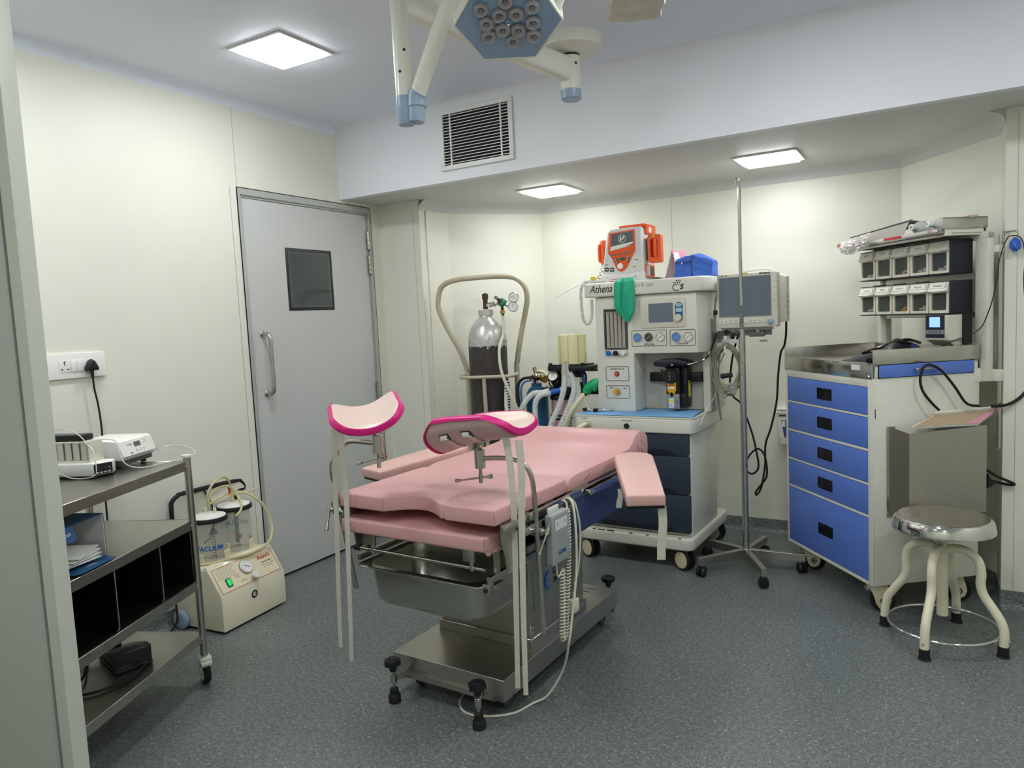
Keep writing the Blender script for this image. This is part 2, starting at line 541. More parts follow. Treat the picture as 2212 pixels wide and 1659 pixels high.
def skirt(name, a, b, h=.08):
    """vinyl turned up the wall with a rounded foot"""
    d = V((b[0] - a[0], b[1] - a[1])); L = d.length; d.normalize(); n = V((d.y, -d.x))
    prof = [(.004, h), (.005, h - .004), (.005, .03), (.009, .015), (.018, .005), (.034, .0006), (0, .0006), (0, h)]
    g = G()
    vs, fs = [], []
    for e in (a, b):
        for o, z in prof: vs.append((e[0] + n.x * o, e[1] + n.y * o, z))
    k = len(prof)
    for j in range(k):
        l = (j + 1) % k
        fs.append((j, l, k + l, k + j))
    fs += [tuple(range(k)), tuple(range(k, 2 * k))]
    g.add(vs, fs, 'floor')
    struct(g, name)
skirt('baseboard_left', (XL, 0.1), (XL, 2.575))
names = ['jog_left', 'alcove_left', 'corner_left', 'back', 'corner_right', 'alcove_right', 'jog_right']
for i, nm in enumerate(names): skirt('baseboard_' + nm, pts[i], pts[i + 1])

# the doorway post the camera looks past, with the end of the partition panel
PX, PY = -1.638, .81
g = G()
g.prism([(PX - .043, PY), (PX - .003, PY), (PX - .0005, PY + .001), (PX, PY + .004), (PX, PY + .034), (PX - .043, PY + .034)], 'z', 0, ZC, 'alu', r=.001, seg=1)
g.box(PX - .044, PX - .043, PY + .003, PY + .034, 0, ZC, 'gasket')
g.box(PX - .061, PX - .049, PY - .003, PY + .034, 0, ZC, 'alu_light')
g.box(PX - .049, PX - .044, PY + .008, PY + .034, 0, ZC, 'gasket')
g.box(PX - .066, PX - .061, PY + .004, PY + .034, 0, ZC, 'gasket')
struct(g, 'trim_1')
g = G(); g.box(-2.02, PX - .066, PY + .006, PY + .03, 0, ZC, 'panel'); struct(g, 'wall_partition')

# door
dr = bpy.data.objects.new('door_1', None); COL.objects.link(dr); dr['kind'] = 'structure'
g = G()
Y0, Y1, Z1 = 2.581, 3.595, 2.087
ring = [(Y0, 0), (Y0, Z1), (Y1, Z1), (Y1, 0), (Y1 - .032, 0), (Y1 - .032, Z1 - .045), (Y0 + .031, Z1 - .045), (Y0 + .031, 0)]
g.prism(ring, 'x', XL - .1, XL - .006, 'alu_light')
ring2 = [(Y0, 0), (Y0, Z1), (Y1, Z1), (Y1, 0), (Y1 - .024, 0), (Y1 - .024, Z1 - .034), (Y0 + .017, Z1 - .034), (Y0 + .017, 0)]
g.prism(ring2, 'x', XL - .006, XL + .004, 'alu_light', r=.0015, seg=1)
g.box(XL + .0005, XL + .0045, Y0 - .004, Y0 + .0005, 0, Z1, 'gasket')
g.box(XL + .0005, XL + .003, Y0, Y1 + .004, Z1 - .001, Z1 + .004, 'gasket')
g.box(XL + .0005, XL + .003, Y1 - .0005, Y1 + .004, 0, Z1, 'gasket')
g.done('door_frame', dr)
g = G()
hy0, hy1, hz0, hz1 = 2.882, 3.237, 1.456, 1.803
y0, y1, z0, z1 = 2.6155, 3.5605, .014, 2.0395
xa, xb = XL - .05, XL - .01
g.box(xa, xb, y0, hy0, z0, z1, 'door'); g.box(xa, xb, hy1, y1, z0, z1, 'door')
g.box(xa, xb, hy0, hy1, z0, hz0, 'door'); g.box(xa, xb, hy0, hy1, hz1, z1, 'door')
g.box(xa - .03, xa, y0 - .02, y1 + .02, 0.002, z1 + .02, 'gasket')
leaf = g.done('door_leaf', dr)
g = G()
b = .018
g.prism([(hy0, hz0), (hy1, hz0), (hy1, hz1), (hy0, hz1)], 'x', xa, xb + .001, 'frit')
fr = g
pane = G()
pane.box(xb + .001, xb + .0016, hy0 + b, hy1 - b, hz0 + b, hz1 - b, 'glass')
for k in range(3):
    o = b + .004 + k * .0065
    n = 46
    for i in range(n):
        y = hy0 + o + (hy1 - hy0 - 2 * o) * (i + .5 * (k % 2)) / n; z = hz0 + o + (hz1 - hz0 - 2 * o) * (i + .5 * (k % 2)) / n
        for (yy, zz) in ((y, hz0 + o), (y, hz1 - o), (hy0 + o, z), (hy1 - o, z)):
            r_ = .0024 - .0004 * k
            pane.add([(xb + .0018, yy - r_, zz), (xb + .0018, yy, zz - r_), (xb + .0018, yy + r_, zz), (xb + .0018, yy, zz + r_)], [(0, 1, 2, 3)], 'frosted')
vp = fr.done('vision_panel', dr)
pane.done('pane', vp, smooth_deg=0)
g = G()
hy = 2.683
g.tube([(xb, hy, 1.335), (xb + .035, hy, 1.335), (xb + .052, hy, 1.322), (xb + .058, hy, 1.295), (xb + .058, hy, 1.18), (xb + .058, hy, 1.058), (xb + .052, hy, 1.031), (xb + .035, hy, 1.018), (xb, hy, 1.018)], .0105, 'steel', 14, sub=4)
for z in (1.335, 1.018): g.cyl((xb, hy, z), (xb + .006, hy, z), .017, 'steel', bev=.002)
g.done('pull_handle', dr)
for z in (1.885, 1.733, .935, .25):
    g = G()
    g.cyl((xb + .012, 3.5615, z - .058), (xb + .012, 3.5615, z + .058), .008, 'steel', n=12)
    for k in range(5): g.cyl((xb + .012, 3.5615, z - .058 + k * .029 - .001), (xb + .012, 3.5615, z - .058 + k * .029 + .001), .0084, 'ink', n=12)
    g.box(xb + .001, xb + .016, 3.564, 3.576, z - .058, z + .058, 'steel')
    g.done('hinge', dr)

# ceiling lamps
def led_panel(x, y, z, label):
    t = Thing('ceiling_light', label, 'ceiling light', FW, (x, y, z - .008), 'square ceiling light panels')
    g = t.g(); o, i = .152, .131
    for a in ((-o, o, -o, -i), (-o, o, i, o), (-o, -i, -i, i), (i, o, -i, i)):
        g.box(x + a[0], x + a[1], y + a[2], y + a[3], z - .008, z - .0005, 'white')
    g.box(x - o - .004, x + o + .004, y - o - .004, y + o + .004, z - .0005, z, 'seam')
    g.done('frame')
    g = t.g(); g.prism(rrect(x - .1315, x + .1315, y - .1315, y + .1315, .012), 'z', z - .018, z - .002, 'ledb' if z < 2.3 else 'led', r=.005, seg=3); g.done('diffuser')  # raised below the frame so its glowing sides spill light on the ceiling
led_panel(-2.39, 2.30, ZC, 'square lit ceiling panel on the main ceiling, between cream left wall and surgical lamp')
led_panel(-1.99, 3.985, ZS, 'square lit ceiling panel in the low alcove ceiling, above the oxygen cylinder')
led_panel(-.727, 3.985, ZS, 'square lit ceiling panel in the low alcove ceiling, above the drip stand')
led_panel(-2.39, 1.20, ZC, 'square lit ceiling panel on the main ceiling, above the steel instrument trolley')
led_panel(-.42, 2.30, ZC, 'square lit ceiling panel on the main ceiling, beyond the wrapped box beside surgical lamp')
led_panel(-.42, 1.00, ZC, 'square lit ceiling panel on the main ceiling, nearest the doorway post')
led_panel(.95, 2.30, ZC, 'square lit ceiling panel on the main ceiling, nearest the bare wall opposite the door')
led_panel(-1.15, -.45, ZC, 'added unseen fill light panel on the main ceiling, between front wall and doorway post')  # out-of-view fill lamp, added to brighten the post and pads
led_panel(.3, -.9, ZC, 'square lit ceiling panel on the main ceiling, behind the doorway post')

# air grille in the bulkhead
t = Thing('air_grille', 'white slatted air grille set in the bulkhead below the ceiling', 'vent', FW, (-2.085, YBM, 2.17))
x0, x1, z0, z1 = -2.313, -1.857, 2.168, 2.485
g = t.g(); w = .025
for a in ((x0, x1, z0, z0 + w), (x0, x1, z1 - w, z1), (x0, x0 + w, z0 + w, z1 - w), (x1 - w, x1, z0 + w, z1 - w)):
    g.box(a[0], a[1], YBM - .014, YBM, a[2], a[3], 'vent', r=.003)
g.done('frame')
g = t.g(); g.box(x0 + w, x1 - w, YBM - .002, YBM - .0005, z0 + w, z1 - w, 'dark'); g.done('duct_opening')
g = t.g()
n = 17
for i in range(n):
    z = z0 + w + (z1 - z0 - 2 * w) * (i + .5) / n
    g.box(x0 + w, x1 - w, YBM - .010, YBM - .006, z - .0017, z + .0017, 'vent')
for f in (.155, .845):
    x = x0 + (x1 - x0) * f
    g.box(x - .004, x + .004, YBM - .012, YBM - .003, z0 + w, z1 - w, 'vent')
g.done('slats')

# wall sockets
t = Thing('wall_socket_plate', 'white wall plate with two sockets and switches above the instrument trolley', 'socket', FW, (XL, 1.66, 1.195))
g = t.g(); g.prism(rrect(1.515, 1.811, 1.195, 1.298, .006), 'x', XL, XL + .012, 'white', r=.002); g.done('plate')
for k, ys in enumerate((1.618, 1.717)):
    g = t.g(); g.box(XL + .012, XL + .0135, ys, ys + .047, 1.221, 1.272, 'white', r=.0006)
    for dy, dz, r_ in ((.0235, .042, .0042), (.0235, .033, .0032), (.012, .013, .0035), (.036, .013, .0035)):
        g.cyl((XL + .0134, ys + dy, 1.221 + dz), (XL + .0138, ys + dy, 1.221 + dz), r_, 'ink', n=14)
    g.done('socket')
g = t.g()
for ys in (1.666, 1.690): g.box(XL + .012, XL + .0165, ys, ys + .023, 1.223, 1.270, 'white', r=.002)
g.done('rocker_switch')
t = Thing('power_plug', 'black three pin plug in the wall socket with its cord hanging', 'plug', FW, (XL + .014, 1.74, 1.21))
g = t.g()
g.prism([(1.715, 1.222), (1.765, 1.222), (1.765, 1.235), (1.752, 1.262), (1.740, 1.270), (1.728, 1.262), (1.715, 1.235)], 'x', XL + .0145, XL + .046, 'black', r=.008, seg=3)
g.cyl((XL + .03, 1.740, 1.222), (XL + .03, 1.741, 1.19), .0075, 'blackrubber', r2=.005, n=12)
g.done('plug_body')
g = t.g(); g.tube([(XL + .03, 1.741, 1.195), (XL + .028, 1.744, 1.14), (XL + .03, 1.752, 1.07), (XL + .032, 1.755, .95), (XL + .03, 1.745, .80), (XL + .03, 1.742, .60), (XL + .03, 1.735, .3), (XL + .035, 1.73, .09)], .004, 'blackrubber', 8, sub=5); g.done('cord')
# ------------------------------------------------------------------ operating table (frame FB: x across, y towards the head end)
T_ = Thing('operating_table', 'pink padded gynaecology operating table on steel pedestal in middle of the room', 'operating table', FB, (0, .56, 0))
g = T_.g()
g.prism([(-.243, .126), (.243, .126), (.243, 1.035), (-.243, 1.035)], 'z', .072, .15, 'steel', r=.002, seg=1)
g.prism([(-.243, .126), (.243, .126), (.243, 1.035), (-.243, 1.035)], 'z', .149, .151, 'steelflat', r=.0008, seg=1)
g.prism([(-.23, .124), (.21, .124), (.21, .128), (-.23, .128)], 'z', .07, .15, 'steel')
g.box(.10, .155, .95, .956, .1506, .1515, 'ink'); g.box(.08, .16, .985, .991, .1506, .1515, 'ink')
g.done('base_plate')
for y, sx in ((.115, 1), (1.07, -1)):
    g = T_.g()
    g.tube([(-.193, y - .05 * sx, .088), (-.175, y - .012 * sx, .088), (-.145, y, .088), (.13, y, .088), (.155, y - .012 * sx, .088), (.176, y - .048 * sx, .088)], .013, 'steel', 4, sub=3)
    g.done('cross_bar')
for (x, y) in ((.177, .067), (-.193, .065), (.155, 1.139), (-.20, 1.139)):
    p = T_.part('levelling_foot')
    g = T_.g()
    prof = [(0, .117), (.010, .117), (.012, .128), (.020, .133)]
    b = []
    for i in range(16):
        a = 2 * PI * i / 16
        r_ = .031 if i % 2 else .027
        b.append((x + r_ * math.cos(a), y + r_ * math.sin(a)))
    g.prism(b, 'z', .136, .158, 'black', r=.004)
    g.cyl((x, y, .157), (x, y, .163), .017, 'black', r2=.014)
    g.cyl((x, y, .113), (x, y, .138), .011, 'black', r2=.017)
    g.done('knob', p)
    g = T_.g(); g.cyl((x, y, .05), (x, y, .105), .0052, 'steelsmooth', n=14); g.cyl((x, y, .072), (x, y, .106), .012, 'steelsmooth', bev=.001); g.done('rod', p)
    g = T_.g(); g.lathe([(0, 0), (.0225, 0), (.022, .024), (.019, .029), (.0165, .031), (.015, .050), (.009, .054), (0, .054)], 'blackrubber', (x, y, 0)); g.done('rubber_foot', p)
for (x, y) in ((-.19, .20), (.185, .215), (-.19, .97), (.19, .97)):
    p = T_.part('castor')
    g = T_.g(); g.box(x - .016, x + .016, y - .014, y + .018, .040, .073, 'steelflat', r=.002); g.done('fork', p)
    g = T_.g(); g.cyl((x - .010, y + .012, .028), (x + .010, y + .012, .028), .028, 'darkgrey', bev=.004); g.done('wheel', p)
g = T_.g()
g.box(-.212, .215, .362, .80, .151, .19, 'steel', r=.002, seg=1)
g.box(-.205, .208, .37, .79, .19, .60, 'steelflat', r=.002, seg=1)
for y in (.385, .775):
    for z in (.205, .225, .33, .50): g.cyl((.208, y, z), (.2105, y, z), .004, 'chrome', n=10)
g.done('pedestal')
g = T_.g()
g.box(.2083, .2093, .40, .66, .285, .425, 'grey')
cx, cz = .505, .365
seg = [(.2098, cx + .024 * math.cos(a), cz + .031 * math.sin(a)) for a in [rad(60 + 240 * i / 14) for i in range(15)]]
g.tube(seg, [.003, .006, .007, .006, .003], 'bluehose', 6)
g.cyl((.2093, cx + .006, cz - .004), (.2098, cx + .006, cz - .004), .006, 'bluehose', n=12)
g.text('GA', .034, 'ink', (.2097, .565, .385), (0, 1, 0), (0, 0, 1), bold=.001)
g.text('IMV', .028, 'ink', (.2097, .57, .352), (0, 1, 0), (0, 0, 1), bold=.001)
g.done('maker_plate')
# top frame
g = T_.g()
for sx in (-1, 1):
    g.box(sx * .336 - .0, sx * .350, .02, 1.19, .690, .7195, 'steel', r=.002)
    g.box(sx * .3505, sx * .3525, .30, 1.15, .708, .7195, 'steelsmooth')
g.box(-.336, .336, 1.15, 1.18, .69, .7185, 'steel')
g.box(-.336, .336, .46, .50, .69, .7185, 'steel')
g.done('top_frame')
for sx in (-1, 1):
    g = T_.g()
    a, b = (sx * .335, sx * .347)
    g.prism([(.30, .558), (1.12, .566), (1.12, .69), (.20, .69)], 'x', min(a, b), max(a, b), 'bluepanel', r=.001, seg=1)
    g.done('side_skirt')
for sx in (-1, 1):
    g = T_.g()
    x = sx * .366
    g.prism(rrect(.565, 1.12, .686, .711, .012), 'x', x - .004, x + .004, 'steelsmooth', r=.001)
    for y in (.60, .85, 1.08): g.cyl((sx * .347, y, .698), (sx * .372, y, .698), .006, 'chrome', n=12)
    g.prism(rrect(.10, .45, .665, .69, .003), 'x', x - .004, x + .004, 'steelsmooth', r=.001)
    for y in (.14, .40): g.cyl((sx * .345, y, .678), (sx * .372, y, .678), .006, 'chrome', n=12)
    g.done('accessory_rail')
g = T_.g()
for sx in (-1, 1):
    a, b = sx * .322, sx * .330
    g.prism([(.035, .7185), (.20, .7185), (.20, .66), (.135, .60), (.118, .553), (.06, .553), (.055, .60), (.035, .66)], 'x', min(a, b), max(a, b), 'steelflat', r=.001, seg=1)
g.box(-.32, .32, .13, .30, .60, .61, 'steeldarkshade'); g.box(-.32, .32, .30, .36, .60, .70, 'steeldarkshade')
g.done('hinge_plate')
g = T_.g()
g.tube([(-.285, .03, .568), (.262, .03, .565)], .0065, 'steelsmooth', 12)
for x in (-.225, .20):
    g.box(x - .022, x + .022, .026, .034, .585, .628, 'steelflat', r=.001); g.cyl((x + .01, .03, .556), (x + .01, .03, .59), .007, 'steelsmooth', n=12)
g.cyl((-.30, .03, .568), (-.28, .03, .568), .011, 'black', n=14)
g.done('support_bar')
# cushions
notch = [(-.128, 0)]
for i in range(1, 12):
    t = i / 12
    notch.append((-.128 + .262 * t, .068 * math.sin(PI * min(1, t * 1.05) ** .9)))
notch += [(.134, .012), (.136, 0)]
seat = [(-.329, .0)] + notch + [(.329, 0), (.331, .44), (.322, .468), (-.322, .468), (-.331, .44)]
g = T_.g(); g.prism(seat, 'z', .7195, .771, 'pink', r=.010, seg=3)
g.tube([(-.129, -.0004, .722), (-.129, -.0004, .766)], .0009, 'seampink', 5); g.tube([(.328, -.0004, .722), (.328, -.0004, .766)], .0009, 'seampink', 5)
g.done('seat_cushion')
g = T_.g()
back = [(.474, .7195), (.474, .742), (.480, .757), (.495, .768), (.54, .773), (.90, .776), (1.02, .782), (1.05, .790), (1.075, .808), (1.10, .826), (1.14, .838), (1.18, .836), (1.215, .82), (1.235, .795), (1.238, .755), (1.232, .7195)]
g.prism(back, 'x', -.331, .331, 'pink', r=.007, seg=2)
rr = random.Random(3)
for k in range(7):
    y = 1.09 + .11 * rr.random(); z = .755 + .055 * rr.random()
    g.tube([(.3312, y, z), (.3314, y + .01 * rr.random(), z - .012), (.3312, y + .012 * rr.random(), z - .022)], .0008, 'inkgrey', 5)
g.tube([(.3312, .60, .741), (.3316, .625, .745), (.3312, .645, .751)], .0016, 'seampink', 5)
g.done('back_cushion')
g = T_.g()
g.prism([(-.330, 0), (.284, 0), (.300, .07), (.300, .29), (-.330, .29)], 'z', .629, .678, 'pink', r=.009, seg=3)
rr = random.Random(5)
for k in range(12):
    x = .286 + .014 * k / 12; y = .002 + .068 * k / 12
    g.tube([(x + .001, y, .634), (x + .002 + .004 * rr.random(), y + .004, .628 - .008 * rr.random())], .0018, 'pinkpale', 5)
g.tube([(.283, -.0004, .632), (.283, -.0004, .674)], .0009, 'inkgrey', 5)
g.done('leg_cushion')
# sliding drain basin
def rr_ring(x0, x1, y0, y1, r, z, n=6): return [(p[0], p[1], z) for p in rrect(x0, x1, y0, y1, r, n)]
g = T_.g()
rings = [rr_ring(-.300, .240, .025, .36, .02, .500), rr_ring(-.300, .240, .025, .36, .02, .504), rr_ring(-.272, .214, .050, .335, .05, .504), rr_ring(-.268, .210, .054, .331, .055, .470), rr_ring(-.262, .204, .060, .325, .06, .385), rr_ring(-.250, .192, .072, .313, .06, .366), rr_ring(-.22, .16, .10, .28, .05, .358)]
outer = [rr_ring(-.300, .240, .025, .36, .02, .500), rr_ring(-.276, .218, .046, .339, .05, .499), rr_ring(-.272, .214, .050, .335, .055, .470), rr_ring(-.266, .208, .056, .329, .06, .383), rr_ring(-.253, .195, .069, .316, .06, .362), rr_ring(-.22, .16, .10, .28, .05, .354)]
for R_ in (rings, outer):
    n = len(R_[0]); vs = [v for r_ in R_ for v in r_]; fs = []
    for i in range(len(R_) - 1):
        for k in range(n):
            l = (k + 1) % n; fs.append((i * n + k, i * n + l, i * n + n + l, i * n + n + k))
    fs.append(tuple(range((len(R_) - 1) * n, len(R_) * n)))
    g.add(vs, fs, 'steel')
g.tube(rr_ring(-.300, .240, .025, .36, .02, .5025), .004, 'steelsmooth', 8, closed=True)
g.done('drain_basin')
for x in (-.318, .252):
    g = T_.g()
    g.box(x - .008, x + .008, .06, .37, .508, .53, 'steelflat', r=.001); g.box(x - .006, x + .006, .10, .12, .53, .60, 'steelflat')
    if x < 0: g.done('basin_runner')
g.box(.236, .262, .045, .075, .47, .512, 'steelflat', r=.002); g.box(.240, .266, .07, .13, .475, .50, 'steelflat', r=.001)
g.cyl((.249, .044, .49), (.249, .040, .49), .007, 'ink', n=10)
g.done('basin_runner')

# arm boards
def arm_board(near, far, w, zn, zf, strap_at):
    p = T_.part('arm_board')
    a, b = V((near[0], near[1], zn)), V((far[0], far[1], zf))
    d = (b - a); L = d.length; d.normalize()
    sx = V((d.y, -d.x, 0)).normalized(); up = sx.cross(d).normalized()
    X = Mx(((sx.x, d.x, up.x, a.x), (sx.y, d.y, up.y, a.y), (sx.z, d.z, up.z, a.z), (0, 0, 0, 1)))
    h = w / 2
    pts_ = [(-h * .84, 0), (h * .84, 0), (h * .95, L * .5), (h, L - h)] + [(h * math.cos(rad(t)), L - h + h * .9 * math.sin(rad(t))) for t in range(15, 180, 15)] + [(-h, L - h), (-h * .95, L * .5)]
    g = T_.g(X); g.prism(pts_, 'z', -.042, 0, 'pinkpale', r=.009, seg=3); g.done('cushion', p)
    g = T_.g(X); g.prism([(x * .96, .006 + y * .985) for x, y in pts_], 'z', -.050, -.0425, 'black'); g.box(-.02, .02, L * .6, L - .02, -.062, -.050, 'steelflat'); g.done('plate', p)
    for (q, ln, wd) in strap_at:
        g = T_.g()
        s0 = X @ V(q)
        g.ribbon([s0 + V((0, 0, -.002)), s0 + V((.002, 0, -ln * .35)), s0 + V((-.004, -.003, -ln * .7)), s0 + V((-.006, -.004, -ln))], (.87, .5, 0), wd, .0022, 'strap', 4)
        g.done('strap', p)
arm_board((.663, .385), (.405, .885), .150, .762, .800, [((.054, .03, -.046), .185, .028), ((-.07, .22, -.046), .07, .02)])
arm_board((-.535, .372), (-.402, .855), .172, .762, .800, [((.05, .30, -.046), .05, .02)])

# knee supports on clamped rods
def trough(p, th, n_s=30, n_t=22):
    cx, cy, cz, phi, tau, rho, R_, A, L, SAG = p
    def pt(s, t, o):
        h = L / 2 * (1 - .42 * max(0, (abs(s) - .5) / .5) ** 2.4)
        a = A * s
        rad_ = R_ + o
        x, y, z = math.sin(a) * rad_, t * h, R_ - rad_ * math.cos(a) - SAG * (max(0, -t) ** 1.3 - .35 * max(0, t)) * (1 - .85 * s * s)
        x, z = math.cos(rho) * x + math.sin(rho) * z, -math.sin(rho) * x + math.cos(rho) * z
        y, z = math.cos(tau) * y - math.sin(tau) * z, math.sin(tau) * y + math.cos(tau) * z
        x, y = math.cos(phi) * x - math.sin(phi) * y, math.sin(phi) * x + math.cos(phi) * y
        return V((cx + x, cy + y, cz + z))
    return pt
def sheet(pt, o, ns, nt, flip, inset=0.0):
    vs, fs = [], []
    for i in range(ns + 1):
        for j in range(nt + 1):
            s, t = -1 + 2 * i / ns, -1 + 2 * j / nt
            e = max(abs(s), abs(t))
            oo = o(e) if callable(o) else o
            vs.append(pt(s * (1 - inset), t * (1 - inset), oo))
    for i in range(ns):
        for j in range(nt):
            a, b, c, d = i * (nt + 1) + j, (i + 1) * (nt + 1) + j, (i + 1) * (nt + 1) + j + 1, i * (nt + 1) + j + 1
            fs.append((a, d, c, b) if flip else (a, b, c, d))
    return vs, fs
def rim(pt, prof, ns, nt, closed=True):
    idx = [(i, 0) for i in range(ns)] + [(ns, j) for j in range(nt)] + [(i, nt) for i in range(ns, 0, -1)] + [(0, j) for j in range(nt, 0, -1)]
    vs, fs = [], []
    for (i, j) in idx:
        s, t = -1 + 2 * i / ns, -1 + 2 * j / nt
        for k, o in prof: vs.append(pt(s * k, t * k, o))
    n, k = len(idx), len(prof)
    for i in range(n):
        for j in range(k - 1 + int(closed)):
            l = (j + 1) % k; q = (i + 1) % n
            fs.append((i * k + j, i * k + l, q * k + l, q * k + j))
    return vs, fs
def knee_support(pp, cyl_c, arm_path, rod_path, clamp, lever, straps, buckles):
    p = T_.part('knee_support')
    pt = trough(pp, None)
    ns, nt = 30, 22
    TH = .027
    g = T_.g()
    vs, fs = sheet(pt, lambda e: -.002 if e < .85 else -.002 + .006 * ((e - .85) / .15) ** 2, ns, nt, False, .012); g.add(vs, fs, 'padcream')
    vs, fs = sheet(pt, lambda e: TH + .004 if e < .8 else TH + .004 - .014 * ((e - .8) / .2) ** 2, ns, nt, True, .04); g.add(vs, fs, 'padunder')
    for (s_, t_) in buckles:
        c = pt(s_, t_, TH + .006); tx = (pt(s_, t_ + .05, TH + .006) - c).normalized(); ux = (pt(s_ + .05, t_, TH + .006) - c).normalized()
        ring_ = [c + tx * (.017 * a) + ux * (.013 * b) for a, b in ((-1, -1), (1, -1), (1, 1), (-1, 1))]
        g.tube(ring_, .0022, 'ink', 6, closed=True)
        g.ribbon([c + ux * .012, c + ux * .0 + (pt(s_, t_, TH + .014) - pt(s_, t_, TH)) * .6, c - ux * .012], tx, .026, .004, 'paper', 3)
        g.ribbon([c - ux * .012] + [pt(s_ - k_ * .16, t_ + .03, TH + .0065) for k_ in (1, 2, 3, 4)], tx, .022, .002, 'padcream', 3)
    g.done('pad', p)
    g = T_.g()
    vs, fs = rim(pt, [(.982, .002), (1.0, .004), (1.012, TH * .5), (1.0, TH - .004), (.955, TH + .001), (.94, .012)], ns, nt); g.add(vs, fs, 'magenta')
    g.done('trim_band', p)
    g = T_.g()
    base = pt(0, 0, TH)
    c = V(cyl_c)
    g.lathe([(0, 0), (.009, 0), (.009, .006), (.013, .022), (.013, .03), (.010, .04), (.010, .055), (0, .055)], 'steelsmooth', c + V((0, 0, .03)), (base - c - V((0, 0, .03))), 18)
    g.tube([c + V((0, 0, .05)), base + V((0, 0, .004))], .0075, 'steelsmooth', 12)
    g.cyl(c - V((0, 0, .031)), c + V((0, 0, .033)), .0185, 'steel', bev=.002, n=24)
    g.done('ball_joint', p)
    g = T_.g()
    q = c - V((0, 0, .03))
    g.cyl(q, q - V((0, 0, .02)), .007, 'steelsmooth', r2=.005); g.cyl(q - V((0, 0, .018)), q - V((0, 0, .052)), .0075, 'steelsmooth', bev=.002)
    a, b = [q + V(v) for v in lever]
    g.tube([a, b], .0035, 'steelsmooth', 10); d_ = (b - a).normalized()
    g.cyl(a, a + d_ * .018, .0075, 'steelsmooth', r2=.0055); g.cyl(b, b - d_ * .018, .0085, 'steelsmooth', r2=.005)
    g.done('tightening_lever', p)
    g = T_.g(); g.tube(arm_path, .0085, 'steel', 14, sub=6); g.tube(rod_path, .0085, 'steel', 14); g.done('rod', p)
    g = T_.g()
    k = V(clamp); sx = 1 if k.x > 0 else -1
    g.cyl(k + V((-sx * .045, -.002, 0)), k + V((-sx * .012, 0, 0)), .017, 'steelsmooth', bev=.002)
    g.cyl(k + V((-sx * .012, 0, 0)), k + V((sx * .018, 0, 0)), .011, 'steelsmooth', bev=.002)
    g.box(k.x - .016, k.x + .016, k.y - .012, k.y + .012, k.z - .012, k.z + .012, 'steelsmooth', r=.004)
    e = k + V((sx * .034, -.004, .004))
    g.cyl(k + V((sx * .014, 0, 0)), e, .007, 'steelsmooth'); g.cyl(e - V((.0, .006, .010)), e + V((.004, .004, .014)), .0075, 'steelsmooth')
    l1 = e + V((-sx * .012, -.030, -.058)); g.tube([e, l1], .0038, 'steelsmooth', 10); g.cyl(l1, l1 + (l1 - e).normalized() * .012, .0065, 'steelsmooth')
    g.cyl(e + V((0, .004, .008)), e + V((.004, .010, .024)), .006, 'steelsmooth')
    g.done('clamp', p)
    for (path, w) in straps:
        g = T_.g(); g.ribbon(path, (.87, .49, 0), (w, w * .62), .0022, 'strap', 5)
        z = path[2][2]
        q = V(path[2]); g.ribbon([q + V((0, 0, .012)), q, q - V((0, 0, .012))], (.87, .49, 0), w + .002, .004, 'strap', 0)
        g.done('strap', p)
knee_support((.187, .148, .984, -1.62, .050, -.064, .115, 1.12, .350, .050), (.178, .15, .894),
    [(.37, .172, .74), (.37, .168, .80), (.369, .160, .845), (.352, .154, .882), (.315, .15, .900), (.26, .15, .902), (.196, .15, .897)],
    [(.37, .191, .315), (.37, .172, .745)], (.37, .19, .66),
    ((-.102, -.002, -.052), (.042, .002, -.026)),
    [([(.318, .10, .985), (.330, .098, .90), (.337, .095, .80), (.338, .09, .62), (.334, .085, .40), (.326, .085, .165)], .024),
     ([(.365, .10, .975), (.372, .098, .88), (.368, .095, .775), (.365, .09, .62), (.361, .085, .40), (.356, .085, .150)], .025)],
    [(.62, -.42), (.62, .12)])
knee_support((-.185, .010, 1.048, -2.30, -.16, .15, .150, .80, .285, 0), (-.162, .03, .946),
    [(-.385, .030, .78), (-.386, .022, .84), (-.382, .022, .868), (-.352, .026, .905), (-.310, .03, .942), (-.280, .03, .951), (-.18, .03, .950)],
    [(-.37, .087, .385), (-.385, .030, .785)], (-.385, .035, .69),
    ((-.095, -.002, -.044), (.030, .004, -.010)),
    [([(-.312, -.02, 1.005), (-.318, -.022, .90), (-.326, -.022, .80), (-.335, -.022, .62), (-.348, -.022, .40), (-.357, -.022, .205)], .022),
     ([(-.284, -.02, 1.000), (-.280, -.022, .88), (-.276, -.022, .775), (-.282, -.024, .60), (-.292, -.024, .40), (-.304, -.024, .165)], .022)],
    [])

# hand control hung on the side rail
H_ = Thing('hand_control', 'grey hand control with coiled cable hung on the side rail of operating table', 'remote control', FB, (.39, .275, .535))
g = H_.g(); g.box(.374, .404, .218, .336, .535, .705, 'keypad', r=.007, seg=3)
g.box(.372, .380, .24, .31, .70, .722, 'lightgrey', r=.003); g.done('housing')
g = H_.g()
g.prism(rrect(.228, .326, .560, .695, .006), 'x', .404, .4048, 'keypad')
g.prism(rrect(.236, .318, .650, .686, .004), 'x', .4048, .4052, 'lightgrey')
for (y, z) in ((.252, .668), (.302, .668)): g.text('T', .014, 'ink', (.4054, y, z), (0, 1, 0), (0, 0, 1))
for k in range(3):
    g.tube([(.4052, .25, .632 - k * .016), (.4052, .277, .626 - k * .016), (.4052, .304, .632 - k * .016)], .0008, 'grey', 5)
g.text('AUMA', .020, 'bluebox', (.4053, .277, .572), (0, 1, 0), (0, 0, 1), shear=.25, bold=.0006)
g.done('keypad')
g = H_.g()
